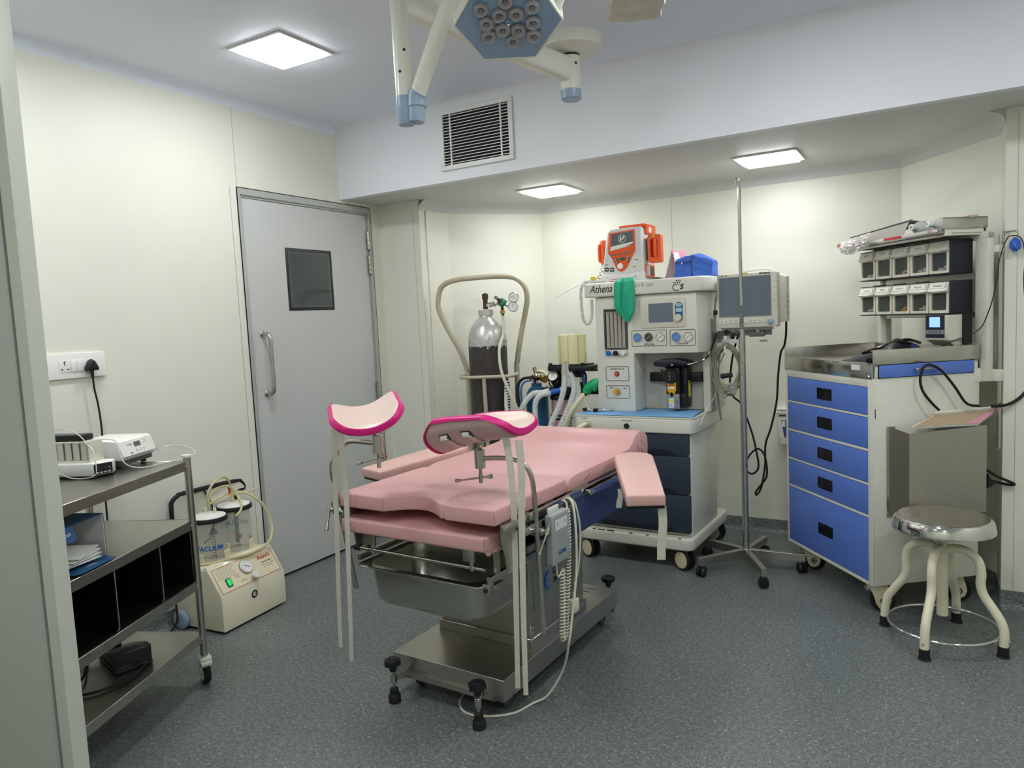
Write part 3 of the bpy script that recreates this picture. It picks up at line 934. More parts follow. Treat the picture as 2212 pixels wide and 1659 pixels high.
g.tube(helix([(.392, .345, .695), (.392, .345, .60), (.39, .340, .50), (.388, .325, .38), (.386, .310, .275), (.386, .298, .258), (.386, .286, .275), (.388, .294, .40), (.388, .300, .50)], .0085, 62), .0026, 'whitecable', 6)
g.tube([(.389, .262, .535), (.389, .262, .505), (.388, .272, .482), (.388, .29, .49), (.388, .300, .50)], .003, 'whitecable', 8, sub=4)
g.tube([(.392, .345, .69), (.388, .35, .716), (.378, .345, .725)], .0035, 'whitecable', 8, sub=3)
g.done('coiled_cable')
C_ = Thing('power_cable', 'white power cable looped over the rail of operating table and down to the floor', 'cable', FB, (.2, .2, .003))
g = C_.g()
g.tube([(.358, .372, .7155), (.385, .372, .728), (.408, .362, .70), (.418, .354, .60), (.418, .345, .48), (.415, .315, .36), (.408, .29, .25), (.36, .33, .13), (.305, .31, .03), (.262, .272, .006), (.235, .19, .0045), (.16, .128, .0045), (.09, .115, .0045), (.035, .15, .0045), (.005, .215, .006), (.0, .30, .03), (.0, .34, .064)], .0042, 'whitecable', 8, sub=5)
g.tube([(.376, .385, .724), (.395, .40, .70), (.402, .415, .60), (.398, .40, .48), (.392, .375, .42)], .0038, 'whitecable', 8, sub=5)
g.done('cord')
g = C_.g()
g.tube([(.358, .40, .7155), (.378, .395, .724), (.396, .385, .66), (.398, .385, .52), (.394, .38, .44), (.392, .372, .385)], .0036, 'greytube', 8, sub=5)
g.box(.378, .402, .352, .392, .325, .372, 'whitecable', r=.006); g.cyl((.391, .372, .37), (.391, .372, .395), .006, 'whitecable')
g.done('connector')
# ------------------------------------------------------------------ surgical lamp
L_ = Thing('surgical_lamp', 'white jointed ceiling surgical lamp with blue hexagonal head of clear lenses', 'surgical lamp', FW, (-1.35, 2.945, ZC))
tx, ty = -1.35, 2.945
g = L_.g(); g.lathe([(0, 0), (.06, 0), (.115, .004), (.138, .016), (.143, .035), (.143, .066), (0, .066)], 'lamparm', (tx, ty, ZC - .0662), n=48); g.done('ceiling_cover')
g = L_.g()
g.cyl((tx, ty, 2.318), (tx, ty, 2.455), .0435, 'lamparm', n=32); g.cyl((tx, ty, 2.455), (tx, ty, 2.468), .040, 'black', n=32)
for a in (-30, -95, -110): 
    d = V((math.cos(rad(a)), math.sin(rad(a)), 0)); c = V((tx, ty, 2.42 if a > -60 else 2.395)) + d * .0432
    g.cyl(c, c + d * .0012, .006 if a > -60 else .004, 'ink', n=12)
g.done('down_tube')
g = L_.g(); g.lathe([(0, 0), (.036, 0), (.0435, .006), (.0445, .042), (0, .042)], 'bluecap', (tx, ty, 2.276), n=32); g.done('end_cap')
cxy = V((-1.563, 2.052, 0))
a = V((tx, ty, 0)); d = (cxy - a).normalized(); n = V((-d.y, d.x, 0)); Lh = (cxy - a).length
X = Mx(((d.x, n.x, 0, tx), (d.y, n.y, 0, ty), (0, 0, 1, 0), (0, 0, 0, 1)))
g = L_.g(X)
for (x0, x1, w0, w1, zb0, zb1, zt0, zt1) in ((.0, Lh + .02, .038, .030, 2.348, 2.392, 2.452, 2.475),):
    vs = []
    for i in range(9):
        t = i / 8; x = x0 + (x1 - x0) * t; w = w0 + (w1 - w0) * t; zb = zb0 + (zb1 - zb0) * t; zt = zt0 + (zt1 - zt0) * t
        c = (zb + zt) / 2; h = (zt - zb) / 2
        for k in range(20):
            an = 2 * PI * k / 20
            sx = math.copysign(abs(math.cos(an)) ** .6, math.cos(an)); sz = math.copysign(abs(math.sin(an)) ** .6, math.sin(an))
            vs.append((x, w * sx, c + h * sz))
    fs = [(i * 20 + k, i * 20 + (k + 1) % 20, i * 20 + 20 + (k + 1) % 20, i * 20 + 20 + k) for i in range(8) for k in range(20)] + [tuple(range(20)), tuple(range(160, 180))]
    g.add(vs, fs, 'lamparm')
g.done('carrier_arm')
g = L_.g(); g.cyl((cxy.x, cxy.y, 2.12), (cxy.x, cxy.y, 2.49), .0305, 'lamparm', n=28, bev=.004)
for (an, z) in ((-75, 2.20), (-40, 2.27)):
    dd = V((math.cos(rad(an)), math.sin(rad(an)), 0)); c = V((cxy.x, cxy.y, z)) + dd * .0302; g.cyl(c, c + dd * .001, .005, 'ink', n=12)
g.done('hanging_column')
g = L_.g()
g.lathe([(0, 0), (.027, 0), (.031, .008), (.032, .07), (.030, .095), (0, .095)], 'bluecap', (cxy.x, cxy.y, 2.03), n=24)
e0 = V((cxy.x + .03, cxy.y + .012, 2.10)); e1 = V((-1.345, 2.075, 2.445)); du = (e1 - e0).normalized()
g.cyl((cxy.x + .034, cxy.y + .010, 2.034), (cxy.x + .040, cxy.y + .013, 2.115), .028, 'bluecap', r2=.031, n=22, bev=.003)
g.tube([e0 + V((.008, 0, -.015)), e0 + du * .02, e0 + du * .038], .0340, 'bluecap', 18, sub=2)
g.box(cxy.x - .005, cxy.x + .035, cxy.y - .018, cxy.y + .03, 2.036, 2.11, 'bluecap', r=.006)
g.done('elbow_joint')
g = L_.g()
g.tube([e0 + du * .01, e1, e1 + V((.03, .01, .022)), e1 + V((.08, .02, .028))], .0275, 'lamparm', 20, sub=4)
g.tube([e1 + V((.06, .018, .027)), (-1.22, 2.16, 2.47), (-1.14, 2.22, 2.455), (-1.08, 2.22, 2.40), (-1.062, 2.205, 2.345)], .016, 'lamparm', 14, sub=5)
g.tube([(-1.045, 2.19, 2.33), (-1.02, 2.175, 2.36), (-.96, 2.15, 2.425), (-.90, 2.12, 2.47)], .0165, 'lamparm', 16, sub=5)
g.done('yoke_arm')
# head
hc = V((-1.1816, 2.1178, 2.30)); RH = .177
hdir = V((.487, -.875, 0)).normalized()
nrm = (hdir * .43 + V((0, 0, -.90))).normalized()
rt = V((.875, .487, 0)).normalized(); up = (hdir * .90 + V((0, 0, .43))).normalized()
X = Mx(((rt.x, up.x, nrm.x, hc.x), (rt.y, up.y, nrm.y, hc.y), (rt.z, up.z, nrm.z, hc.z), (0, 0, 0, 1)))
hexa = [(RH * math.cos(rad(60 * i)), RH * math.sin(rad(60 * i))) for i in range(6)]
g = L_.g(X)
g.prism(hexa, 'z', -.058, -.002, 'lamparm', r=.008, seg=2)
g.tube([(x * .985, y * .985, -.001) for x, y in hexa], .0042, 'lamparm', 8, closed=True)
hd = g.done('lamp_head')
g = L_.g(X); g.prism([(x * .965, y * .965) for x, y in hexa], 'z', -.002, .0005, 'lampface'); g.done('face_plate', hd)
led = [(360, 75), (590, 20), (840, 75), (530, 130), (690, 130), (405, 195), (850, 205), (560, 255), (710, 265), (420, 305), (655, 360), (860, 320)]
for (px, py) in led:
    lx = (px - 615) / 4.424 / 119 * RH; ly = -(py - 205) / 4.424 / (119 * .72) * RH
    lx += ly * .02
    g = L_.g(X)
    g.prism([(lx + .0275 * math.cos(rad(60 * i + 30)), ly + .0275 * math.sin(rad(60 * i + 30))) for i in range(6)], 'z', .0005, .010, 'lens', r=.002)
    g.lathe([(.0225, 0), (.0225, .006), (.018, .010), (.015, .004), (.009, .001), (.006, .006), (0, .007)], 'clear', (lx, ly, .010), n=20)
    g.lathe([(.010, 0), (.008, .004), (0, .005)], 'darkgrey', (lx, ly, .0102), n=16)
    g.done('lens', hd)
g = L_.g(X); g.lathe([(0, 0), (.012, 0), (.012, .004), (.006, .007), (0, .007)], 'lampface', (0, 0, .0005), n=20); g.lathe([(0, 0), (.005, 0), (.004, .004), (0, .004)], 'chrome', (0, 0, .0075), n=14); g.done('camera_dot', hd)
# wrapped box on its own hanger
B_ = Thing('wrapped_box', 'wrinkled pale covered box hanging from the ceiling beside surgical lamp', 'covered equipment', FW, (-.845, 2.375, 2.33))
g = B_.g()
b = bmesh.new()
bmesh.ops.create_cube(b, size=1)
bmesh.ops.subdivide_edges(b, edges=b.edges[:], cuts=9, use_grid_fill=True)
rr = random.Random(11)
for v in b.verts:
    p = v.co.copy()
    e = sum(1 for k in p if abs(k) > .42)
    if e >= 2: v.co *= .96
    if e == 3: v.co *= .96
    w = .018 * math.sin(9 * p.x + 7 * p.z) + .016 * math.sin(13 * p.y - 8 * p.z) + .012 * (rr.random() - .5)
    v.co += v.co.normalized() * w
    v.co = V((v.co.x * .175, v.co.y * .165, v.co.z * .105))
ang = rad(27)
X = Mx.Translation(V((-.845, 2.375, 2.388))) @ Mx.Rotation(ang, 4, 'Z') @ Mx.Rotation(rad(-4), 4, 'X')
g.bm(b, 'wrap', X)
for k in range(5):
    g.tube([X @ V((-.09 + .04 * k, -.085, .03)), X @ V((-.07 + .04 * k, -.088, 0)), X @ V((-.08 + .035 * k, -.084, -.05))], .0022, 'wrap', 5, sub=3)
g.done('cover', smooth_deg=28)
g = B_.g(); g.cyl((-.845, 2.38, 2.43), (-.845, 2.38, ZC - .016), .022, 'lamparm'); g.lathe([(0, 0), (.05, 0), (.055, .006), (.055, .014), (0, .014)], 'lamparm', (-.845, 2.38, ZC - .0155), n=28); g.done('hanger')
# ------------------------------------------------------------------ steel instrument trolley (frame FT: x along the long edge towards the doorway, y out into the room)
T_ = Thing('instrument_trolley', 'stainless steel instrument trolley with four shelves beside the cream wall', 'trolley', FT, (.5, -.21, 0))
LT, WT = .95, .42
for (x, y) in ((0, 0), (0, -WT), (LT, 0), (LT, -WT)):
    g = T_.g(); g.cyl((x, y, .118), (x, y, .892), .0135, 'steel', n=20); g.done('post')
    g = T_.g(); g.lathe([(0, 0), (.0165, 0), (.0175, .004), (.016, .009), (0, .0105)], 'white', (x, y, .8915), n=20); g.done('post_cap')
for k, z in enumerate((.876, .648, .412, .203)):
    g = T_.g()
    g.box(-.010, LT + .01, -WT - .004, .002, z - .004, z, 'steelflat')
    for (x0, x1, y0, y1) in ((-.012, LT + .012, -.002, .004), (-.012, LT + .012, -WT - .006, -WT - .001), (-.012, -.007, -WT, 0), (LT + .007, LT + .012, -WT, 0)):
        g.box(x0, x1, y0, y1, z - .034, z + .001, 'steel', r=.0012, seg=1)
    for x in (.012, LT - .012): g.lathe([(0, 0), (.0055, 0), (.004, .003), (0, .0036)], 'chrome', (x, .004, z - .018), (0, 1, 0), n=12)
    g.done('shelf')
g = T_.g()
g.box(.0, LT, -WT + .004, -WT + .007, .413, .613, 'steeldarkshade')  # near-black sheets: shade inside the steel compartments put into the colour
g.box(.0, LT, -WT + .007, -.003, .4125, .415, 'steeldarkshade'); g.box(.0, LT, -WT + .007, -.003, .611, .613, 'steeldarkshade')
for x in (.018, .215, .456, .70, LT - .018): g.box(x - .0012, x + .0012, -WT + .007, -.004, .413, .613, 'steeldarkshade')
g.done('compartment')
g = T_.g()
for x in (.215, .456, .70):
    g.tube([(x, .001, .613), (x, .001, .44), (x + .003, .001, .424), (x + .012, .001, .417)], .0022, 'steelsmooth', 8, sub=3)
g.done('divider_edge')
def castor_white(th, x, y, r, top, ang=0):
    p = th.part('castor')
    X = Mx.Translation(V((x, y, 0))) @ Mx.Rotation(rad(ang), 4, 'Z')
    g = th.g(X)
    g.cyl((0, 0, top - .012), (0, 0, top + .005), .008, 'steel', n=14)
    g.lathe([(0, 0), (.024, 0), (.026, .004), (.026, .012), (.018, .020), (0, .020)], 'offwhite', (0, 0, top - .030), n=20)
    g.prism([(-.024, top - .012), (.014, top - .012), (.030, top - .032), (.030, top - .045), (.01, top - .046), (-.005, .030), (-.030, .030), (-.030, top - .03)], 'x', -.020, -.0155, 'offwhite', r=.001, seg=1)
    g.prism([(-.024, top - .012), (.014, top - .012), (.030, top - .032), (.030, top - .045), (.01, top - .046), (-.005, .030), (-.030, .030), (-.030, top - .03)], 'x', .0155, .020, 'offwhite', r=.001, seg=1)
    g.box(-.020, .020, .012, .034, top - .042, top - .028, 'offwhite', r=.003); g.box(-.010, .010, .030, .046, top - .05, top - .040, 'black', r=.002)
    g.done('fork', p)
    g = th.g(X)
    g.lathe([(r * .55, -.013), (r * .92, -.013), (r, -.008), (r, .008), (r * .92, .013), (r * .55, .013)], 'blackrubber', (0, -.012, r), (1, 0, 0), n=28)
    for sx in (-1, 1): g.lathe([(0, .0155), (r * .35, .0165), (r * .72, .014), (r * .75, .012), (0, .012)], 'offwhite', (0, -.012, r), (sx, 0, 0), n=24)
    for sx in (-1, 1): g.cyl((sx * .0165, -.012, r), (sx * .0195, -.012, r), .012, 'darkgrey', n=16)
    g.done('wheel', p)
for (x, y) in ((0, 0), (0, -WT), (LT, 0), (LT, -WT)): castor_white(T_, x, y, .044, .122, -46)

# on the top shelf
U = Thing('flushing_pump', 'white bench unit with small display and tubing on top shelf of instrument trolley', 'medical device', FT, (.07, -.25, .8775))
def shift(y): return y
FTz = .8775
g = U.g()
g.box(-.04, .145, -.34, -.165, FTz + .012, FTz + .030, 'darkgrey', r=.003)
for x in (-.02, .125):
    for y in (-.325, -.19): g.cyl((x, y, FTz), (x, y, FTz + .012), .010, 'black')
g.done('base')
g = U.g(); g.prism([(-.345, FTz + .0305), (-.160, FTz + .0305), (-.150, FTz + .045), (-.168, FTz + .098), (-.18, FTz + .104), (-.345, FTz + .104)], 'x', -.048, .150, 'white', r=.005, seg=3); g.done('housing')
sl = V((0, -.018, .053)).normalized(); o_ = V((.050, -.1585, FTz + .0715)); nn = V((0, .053, .018)).normalized()
def onface(dx, dz, e=.0008): return o_ + V((-1, 0, 0)) * dx + sl * dz + nn * e
g = U.g()
X = Mx(((-1, sl.x, nn.x, o_.x), (0, sl.y, nn.y, o_.y), (0, sl.z, nn.z, o_.z), (0, 0, 0, 1)))
gp = U.g(X)
gp.prism(rrect(-.018, .018, .001, .018, .001), 'z', 0, .0012, 'inkgrey'); gp.prism(rrect(-.014, .014, .004, .015, .0005), 'z', .0012, .0016, 'screendark')
for dx in (-.012, .010, .030): gp.lathe([(.0055, 0), (.0052, .0012), (.003, .0003), (0, .0002)], 'lightgrey', (dx, -.014, .0002), n=16)
for dx in (-.050, -.042): gp.cyl((dx, -.020, 0), (dx, -.020, .0012), .0025, 'inkgrey', n=10)
gp.text('COOK', .010, 'inkgrey', (-.044, .012, .0006), (1, 0, 0), (0, 1, 0), ext=.0001)
gp.text('11:35 05', .005, 'ink', (0, .0095, .0018), (1, 0, 0), (0, 1, 0), ext=.0001)
for k in range(2): gp.tube([(.035, .018 - .008 * k, .0004), (.055, .018 - .008 * k, .0004)], .0005, 'inkgrey', 4)
gp.done('front_panel')
g = U.g()
g.cyl((.004, -.145, FTz + .045), (-.02, -.13, FTz + .046), .004, 'clear'); g.cyl((-.02, -.13, FTz + .046), (-.045, -.12, FTz + .047), .006, 'clear', r2=.003)
g.lathe([(0, 0), (.011, 0), (.011, .003), (0, .003)], 'clear', (-.018, -.131, FTz + .046), (-1, .4, 0), n=16)
g.tube([(-.045, -.12, FTz + .047), (-.09, -.10, FTz + .045), (-.125, -.065, FTz + .03), (-.11, -.03, FTz + .012), (-.03, -.025, FTz + .004), (.06, -.06, FTz + .004), (.13, -.09, FTz + .004), (.165, -.125, FTz + .02), (.168, -.15, FTz + .06), (.16, -.17, FTz + .11), (.14, -.28, FTz + .112)], .0022, 'clearhose', 6, sub=6)
g.done('tubing')
U = Thing('controller_unit', 'low white box with black front panel under the slotted warming block on trolley', 'medical device', FT, (.25, -.25, .8775))
g = U.g()
for (x, y) in ((.205, -.155), (.275, -.17)): g.cyl((x, y, FTz), (x, y, FTz + .007), .007, 'black', n=12)
g.prism([(.285, -.41), (.285, -.168), (.225, -.138), (.185, -.158), (.185, -.41)], 'z', FTz + .0072, FTz + .050, 'white', r=.004, seg=2)
g.box(.19, .283, -.40, -.17, FTz + .001, FTz + .0072, 'black')
g.done('housing')
g = U.g()
a, b = V((.285, -.168, 0)), V((.225, -.138, 0)); d = (b - a).normalized(); n = V((d.y * 1, -d.x * 1, 0)); n = n if n.y > 0 else -n
X = Mx(((d.x, 0, n.x, (a.x + b.x) / 2), (d.y, 0, n.y, (a.y + b.y) / 2), (0, 1, 0, FTz + .029), (0, 0, 0, 1)))
g = U.g(X)
g.prism(rrect(-.031, .031, -.018, .018, .003), 'z', 0, .0016, 'black')
for k in range(4): g.prism(rrect(-.026 + .0135 * k, -.016 + .0135 * k, -.015, -.010, .002), 'z', .0016, .0022, 'lightgrey')
g.prism(rrect(-.026, .014, -.003, .012, .001), 'z', .0016, .0019, 'navydark')
g.cyl((.020, .002, .0016), (.020, .002, .0022), .002, 'lightgrey', n=8)
g.done('front_panel')
U = Thing('warming_block', 'grey slotted test tube warming block on the low white controller box', 'medical device', FT, (.22, -.29, FTz + .0505))
zb = FTz + .0505
g = U.g()
g.box(.19, .262, -.42, -.195, zb, zb + .008, 'creamgrey')
g.box(.19, .20, -.42, -.195, zb + .008, zb + .072, 'creamgrey', r=.002)
g.box(.20, .262, -.2, -.195, zb + .008, zb + .072, 'creamgrey', r=.001)
g.box(.252, .253, -.42, -.20, zb + .008, zb + .070, 'grey')
for k in range(7): 
    y = -.215 - .030 * k
    g.box(.253, .262, y - .011, y + .011, zb + .008, zb + .070, 'creamgrey', r=.006, seg=3)
    g.box(.20, .263, y - .012, y + .012, zb + .066, zb + .073, 'creamgrey', r=.001)
g.done('block')
U = Thing('module_box', 'flat black box lying on top of the slotted warming block', 'box', FT, (.19, -.3, zb + .0735))
g = U.g(); g.box(.192, .248, -.42, -.225, zb + .0735, zb + .094, 'black', r=.003); g.box(.197, .243, -.41, -.235, zb + .094, zb + .0955, 'darkgrey'); g.done('case')
g = U.g(); g.tube([(.20, -.40, zb + .100), (.22, -.33, zb + .115), (.245, -.26, zb + .108), (.268, -.21, zb + .088), (.272, -.195, zb + .07)], .0018, 'clearhose', 6, sub=5)
g.tube([(.272, -.20, zb + .072), (.280, -.165, zb + .045), (.292, -.15, FTz + .04), (.297, -.155, FTz + .012), (.297, -.20, FTz + .003), (.299, -.25, FTz + .008), (.292, -.30, FTz + .03)], .0018, 'clearhose', 6, sub=5); g.done('thin_tube')
# second shelf: opened carton
U = Thing('glove_carton', 'opened blue and white carton stuffed with papers on second shelf of trolley', 'carton', FT, (.52, -.15, .6494))
zc = .6494
g = U.g()
g.box(.415, .62, -.256, -.253, zc, zc + .14, 'whitecard'); g.box(.415, .418, -.255, -.05, zc, zc + .14, 'whitecard'); g.box(.617, .62, -.255, -.05, zc, zc + .14, 'bluebox')
g.box(.415, .62, -.255, -.05, zc, zc + .003, 'bluebox'); g.prism([(-.255, zc + .14), (-.05, zc + .14), (-.05, zc + .142), (-.255, zc + .142)], 'x', .415, .62, 'bluebox')
g.box(.4135, .4152, -.256, -.049, zc, zc + .142, 'bluebox')
g.done('carton_body')
g = U.g()
X = Mx.Translation(V((.42, -.05, zc + .141))) @ Mx.Rotation(rad(-62), 4, 'X')
gx = U.g(X); gx.prism([(.135, 0), (.20, 0), (.195, .040), (.185, .048), (.155, .048), (.142, .040)], 'z', -.001, .001, 'bluebox'); gx.text('Sur', .02, 'paper', (.168, .022, .0013), (-1, 0, 0), (0, -1, 0), ext=.0001); gx.done('top_flap')
X = Mx.Translation(V((.42, -.05, zc + .004))) @ Mx.Rotation(rad(2), 4, 'X')
gx = U.g(X); gx.prism([(.01, 0), (.20, 0), (.19, .045), (.18, .055), (.03, .055), (.02, .045)], 'z', -.001, .001, 'bluebox'); gx.text('medi', .022, 'paper', (.10, .025, .0013), (-1, 0, 0), (0, 1, 0), ext=.0001); gx.done('bottom_flap')
for k in range(4):
    g = U.g(Mx.Translation(V((.53, -.12, zc + .012 + .011 * k))) @ Mx.Rotation(rad(-10 + 9 * k), 4, 'Z') @ Mx.Rotation(rad(3 - 2 * k), 4, 'X'))
    g.box(-.075, .075, -.09, .085, 0, .004, 'paper', r=.001); g.done('paper_bundle')
# bottom shelf: foot pedal
U = Thing('foot_pedal', 'black foot pedal with coiled cable on lowest shelf of instrument trolley', 'foot pedal', FT, (.23, -.17, .2046))
z0 = .2046
g = U.g()
X = Mx.Translation(V((.235, -.155, z0))) @ Mx.Rotation(rad(-38), 4, 'Z')
g = U.g(X); g.box(-.062, .062, -.095, .095, .0, .014, 'black', r=.005); g.box(-.060, .060, .06, .093, .012, .060, 'black', r=.004); g.done('base')
g = U.g(X); g.prism([(-.093, .016), (-.093, .024), (.058, .070), (.090, .070), (.094, .062), (.088, .040), (.05, .018)], 'x', -.060, .060, 'black', r=.004); g.box(-.02, .025, .058, .085, .0695, .0715, 'darkgrey'); g.done('treadle')
g = U.g()
g.tube([(.19, -.20, z0 + .04), (.22, -.27, z0 + .045), (.30, -.31, z0 + .02), (.40, -.33, z0 + .006), (.47, -.29, z0 + .006), (.50, -.20, z0 + .006), (.46, -.10, z0 + .006), (.36, -.045, z0 + .006), (.27, -.06, z0 + .006)], .0048, 'blackrubber', 8, sub=6)
g.tube([(.18, -.21, z0 + .03), (.24, -.29, z0 + .03), (.34, -.345, z0 + .006), (.45, -.34, z0 + .006), (.55, -.30, z0 + .006)], .0048, 'blackrubber', 8, sub=6)
g.tube([(.55, -.30, z0 + .006), (.42, -.20, z0 + .014), (.30, -.26, z0 + .012), (.22, -.33, z0 + .006), (.30, -.38, z0 + .006), (.5, -.37, z0 + .006)], .0048, 'blackrubber', 8, sub=6)
g.done('cable')

# ------------------------------------------------------------------ suction machine (frame FS: x along its front, y back to the wall)
S_ = Thing('suction_machine', 'cream suction machine with two clear jars, dial and control panel beside the door', 'suction machine', FS, (.195, .15, 0))
WS = .395
g = S_.g()
prof = [(.0, .012), (.0, .168), (.085, .302), (.095, .302), (.095, .285), (.30, .285), (.30, .03), (.28, .012)]
g.prism(prof, 'x', 0, WS, 'cream', r=.004, seg=2)
g.box(.012, WS - .012, .015, .27, .004, .0125, 'black')
g.done('cabinet')
for (x, y) in ((.03, .03), (WS - .03, .03), (WS - .03, .25)):
    g = S_.g(); g.cyl((x, y, 0), (x, y, .012), .014, 'blackrubber'); g.done('foot')
for x in (-.012, WS + .012):
    g = S_.g(); g.lathe([(0, -.013), (.02, -.012), (.036, -.013), (.044, -.008), (.044, .008), (.036, .013), (.02, .012), (0, .013)], 'bluecap', (x, .255, .044), (1, 0, 0), n=28); g.done('wheel')
sv = V((0, .085, .134)).normalized(); sn = V((0, -.134, .085)).normalized()
X = Mx(((1, sv.x, sn.x, 0), (0, sv.y, sn.y, 0), (0, sv.z, sn.z, .168), (0, 0, 0, 1)))
SL = math.hypot(.085, .134)
gp = S_.g(X)
gp.prism(rrect(.016, .378, .014, SL - .022, .002), 'z', 0, .0012, 'ivory')
for (x0, x1, y0, y1) in ((.0165, .3775, .0145, .0165), (.0165, .3775, SL - .0245, SL - .0225), (.0165, .0185, .0145, SL - .0225), (.3755, .3775, .0145, SL - .0225)):
    gp.box(x0, x1, y0, y1, .0012, .0016, 'red')
gp.text("Anand's", .026, 'red', (.318, SL * .665, .0015), (1, 0, 0), (0, 1, 0), shear=.15, bold=.0006, ext=.0002)
gp.text('ASPIRATOR MK-10', .0085, 'ink', (.322, SL * .50, .0015), (1, 0, 0), (0, 1, 0), bold=.0002, ext=.0001)
gp.text('230 VOLTS 350 WATTS 50 Hz', .006, 'ink', (.322, SL * .42, .0015), (1, 0, 0), (0, 1, 0), ext=.0001)
gp.text('No.  PHASE 1440 RPM', .006, 'ink', (.322, SL * .35, .0015), (1, 0, 0), (0, 1, 0), ext=.0001)
gp.text('INSTRUCTIONS FOR USE', .006, 'red', (.085, SL * .84, .0015), (1, 0, 0), (0, 1, 0), ext=.0001)
rr = random.Random(2)
for k in range(8):
    y = SL * (.79 - .042 * k); gp.box(.03, .125 + .015 * rr.random(), y, y + .0011, .0012, .0014, 'inkgrey')
gp.text('CE', .022, 'red', (.130, SL * .43, .0015), (1, 0, 0), (0, 1, 0), ext=.0001)
gp.text('BOTTLE', .005, 'ink', (.155, SL * .27, .0015), (1, 0, 0), (0, 1, 0), ext=.0001)
gp.text('VACUUM CONTROL', .005, 'ink', (.155, SL * .22, .0015), (1, 0, 0), (0, 1, 0), ext=.0001)
for k in range(4): gp.box(.093, .095, SL * (.44 - .05 * k), SL * (.46 - .05 * k), .0012, .0014, 'ink')
gp.done('control_panel')
gp = S_.g(X)
c = (.196, SL * .58)
gp.lathe([(0, 0), (.033, 0), (.034, .004), (.032, .010), (.030, .012), (.028, .009), (0, .009)], 'white', (c[0], c[1], .001), n=36)
gp.lathe([(.0345, 0), (.0355, .002), (.0345, .003)], 'ink', (c[0], c[1], .001), n=36)
gp.lathe([(0, 0), (.0265, 0), (.0265, .001), (0, .001)], 'gaugeface', (c[0], c[1], .0102), n=30)
for k in range(11):
    a = rad(225 - 27 * k); gp.tube([(c[0] + .019 * math.cos(a), c[1] + .019 * math.sin(a), .0115), (c[0] + .023 * math.cos(a), c[1] + .023 * math.sin(a), .0115)], .0006, 'ink', 4)
gp.tube([(c[0] - .010, c[1] + .006, .012), (c[0] + .014, c[1] - .009, .012)], .0011, 'ink', 5)
gp.cyl((c[0] - .004, c[1] + .002, .0115), (c[0] - .004, c[1] + .002, .013), .003, 'ink', n=10)
gp.done('vacuum_gauge')
gp = S_.g(X); c = (.207, SL * .21)
gp.lathe([(0, 0), (.013, 0), (.013, .012), (.018, .014), (.019, .028), (.016, .032), (0, .032)], 'offwhite', (c[0], c[1], .001), n=28); gp.cyl((c[0], c[1], .032), (c[0], c[1], .0335), .010, 'paper'); gp.done('regulator_knob')
gp = S_.g(X); c = (.073, SL * .34)
gp.prism(rrect(c[0] - .014, c[0] + .014, c[1] - .020, c[1] + .020, .002), 'z', .001, .004, 'ink'); gp.prism(rrect(c[0] - .010, c[0] + .010, c[1] - .016, c[1] + .016, .002), 'z', .004, .008, 'greenlit', r=.002); gp.done('power_switch')
g = S_.g(); c = (.192, .122)
g.lathe([(0, 0), (.020, 0), (.020, .0008), (0, .0008)], 'lightgrey', (c[0], 0, c[1]), (0, -1, 0), n=28)
g.lathe([(.0115, 0), (.0185, 0), (.0185, .0005), (.0115, .0005)], 'navydark', (c[0], -.0008, c[1]), (0, -1, 0), n=28)
g.text('Anand', .008, 'navydark', (c[0], -.0009, c[1]), (1, 0, 0), (0, 0, 1), shear=.2, ext=.0001); g.done('round_badge')
# jars
def jar(cx, cy, word, zt, a_t, a_s):
    p = S_.part('suction_jar')
    z0 = .2865; r = .072
    g = S_.g(); g.lathe([(0, 0), (r, 0), (r + .002, .008), (r + .002, zt - z0 - .012), (r, zt - z0 - .012), (r - .001, .010), (0, .006)], 'clear', (cx, cy, z0), n=36); g.done('vessel', p)
    g = S_.g()
    g.lathe([(r - .002, 0), (r + .013, .001), (r + .014, .012), (r + .010, .020), (r - .004, .022)], 'blackrubber', (cx, cy, zt - .016), n=36); g.done('rubber_rim', p)
    g = S_.g()
    g.lathe([(0, 0), (r + .006, 0), (r + .004, .006), (r - .02, .014), (.02, .018), (0, .018)], 'white', (cx, cy, zt + .002), n=36)
    for a in (-50, 70): g.cyl((cx + .03 * math.cos(rad(a)), cy + .03 * math.sin(rad(a)), zt + .012), (cx + .03 * math.cos(rad(a)), cy + .03 * math.sin(rad(a)), zt + .042), .0075, 'ivory', n=12)
    g.done('lid', p)
    g = S_.g()
    def cyl_pt(a, z): return V((cx + (r + .0026) * math.sin(a), cy - (r + .0026) * math.cos(a), z))
    w = Gtext(word, .030)
    for vs, fs in [w]:
        g.add([cyl_pt((v[0]) / r + a_t, z0 + (.075 if a_t < 0 else .115) + v[1]) for v in vs], fs, 'bluehose')
    for k in range(12):
        z = z0 + .03 + .0125 * k; a0 = a_s; a1 = a_s - (.42 if k % 3 == 0 else .22)
        g.tube([cyl_pt(a0, z), cyl_pt((a0 + a1) / 2, z), cyl_pt(a1, z)], .0007, 'ink', 4)
    g.tube([cyl_pt(a_s, z0 + .025), cyl_pt(a_s, z0 + .175)], .0006, 'ink', 4)
    g.done('jar_print', p)
    g = S_.g()
    for a in (-75, -15, 100, 190):
        X = Mx.Translation(V((cx, cy, z0 - .001))) @ Mx.Rotation(rad(a), 4, 'Z')
        gg = [(r + .004, 0), (r + .009, 0), (r + .009, .05), (r + .004, .052)]
        b = S_.g
        g.prism(gg, 'y', -.017, .017, 'ivory', X=X)
    g.lathe([(r - .01, 0), (r + .012, 0), (r + .012, .004), (r - .01, .004)], 'ivory', (cx, cy, z0 - .0012), n=36)
    g.done('jar_holder', p)
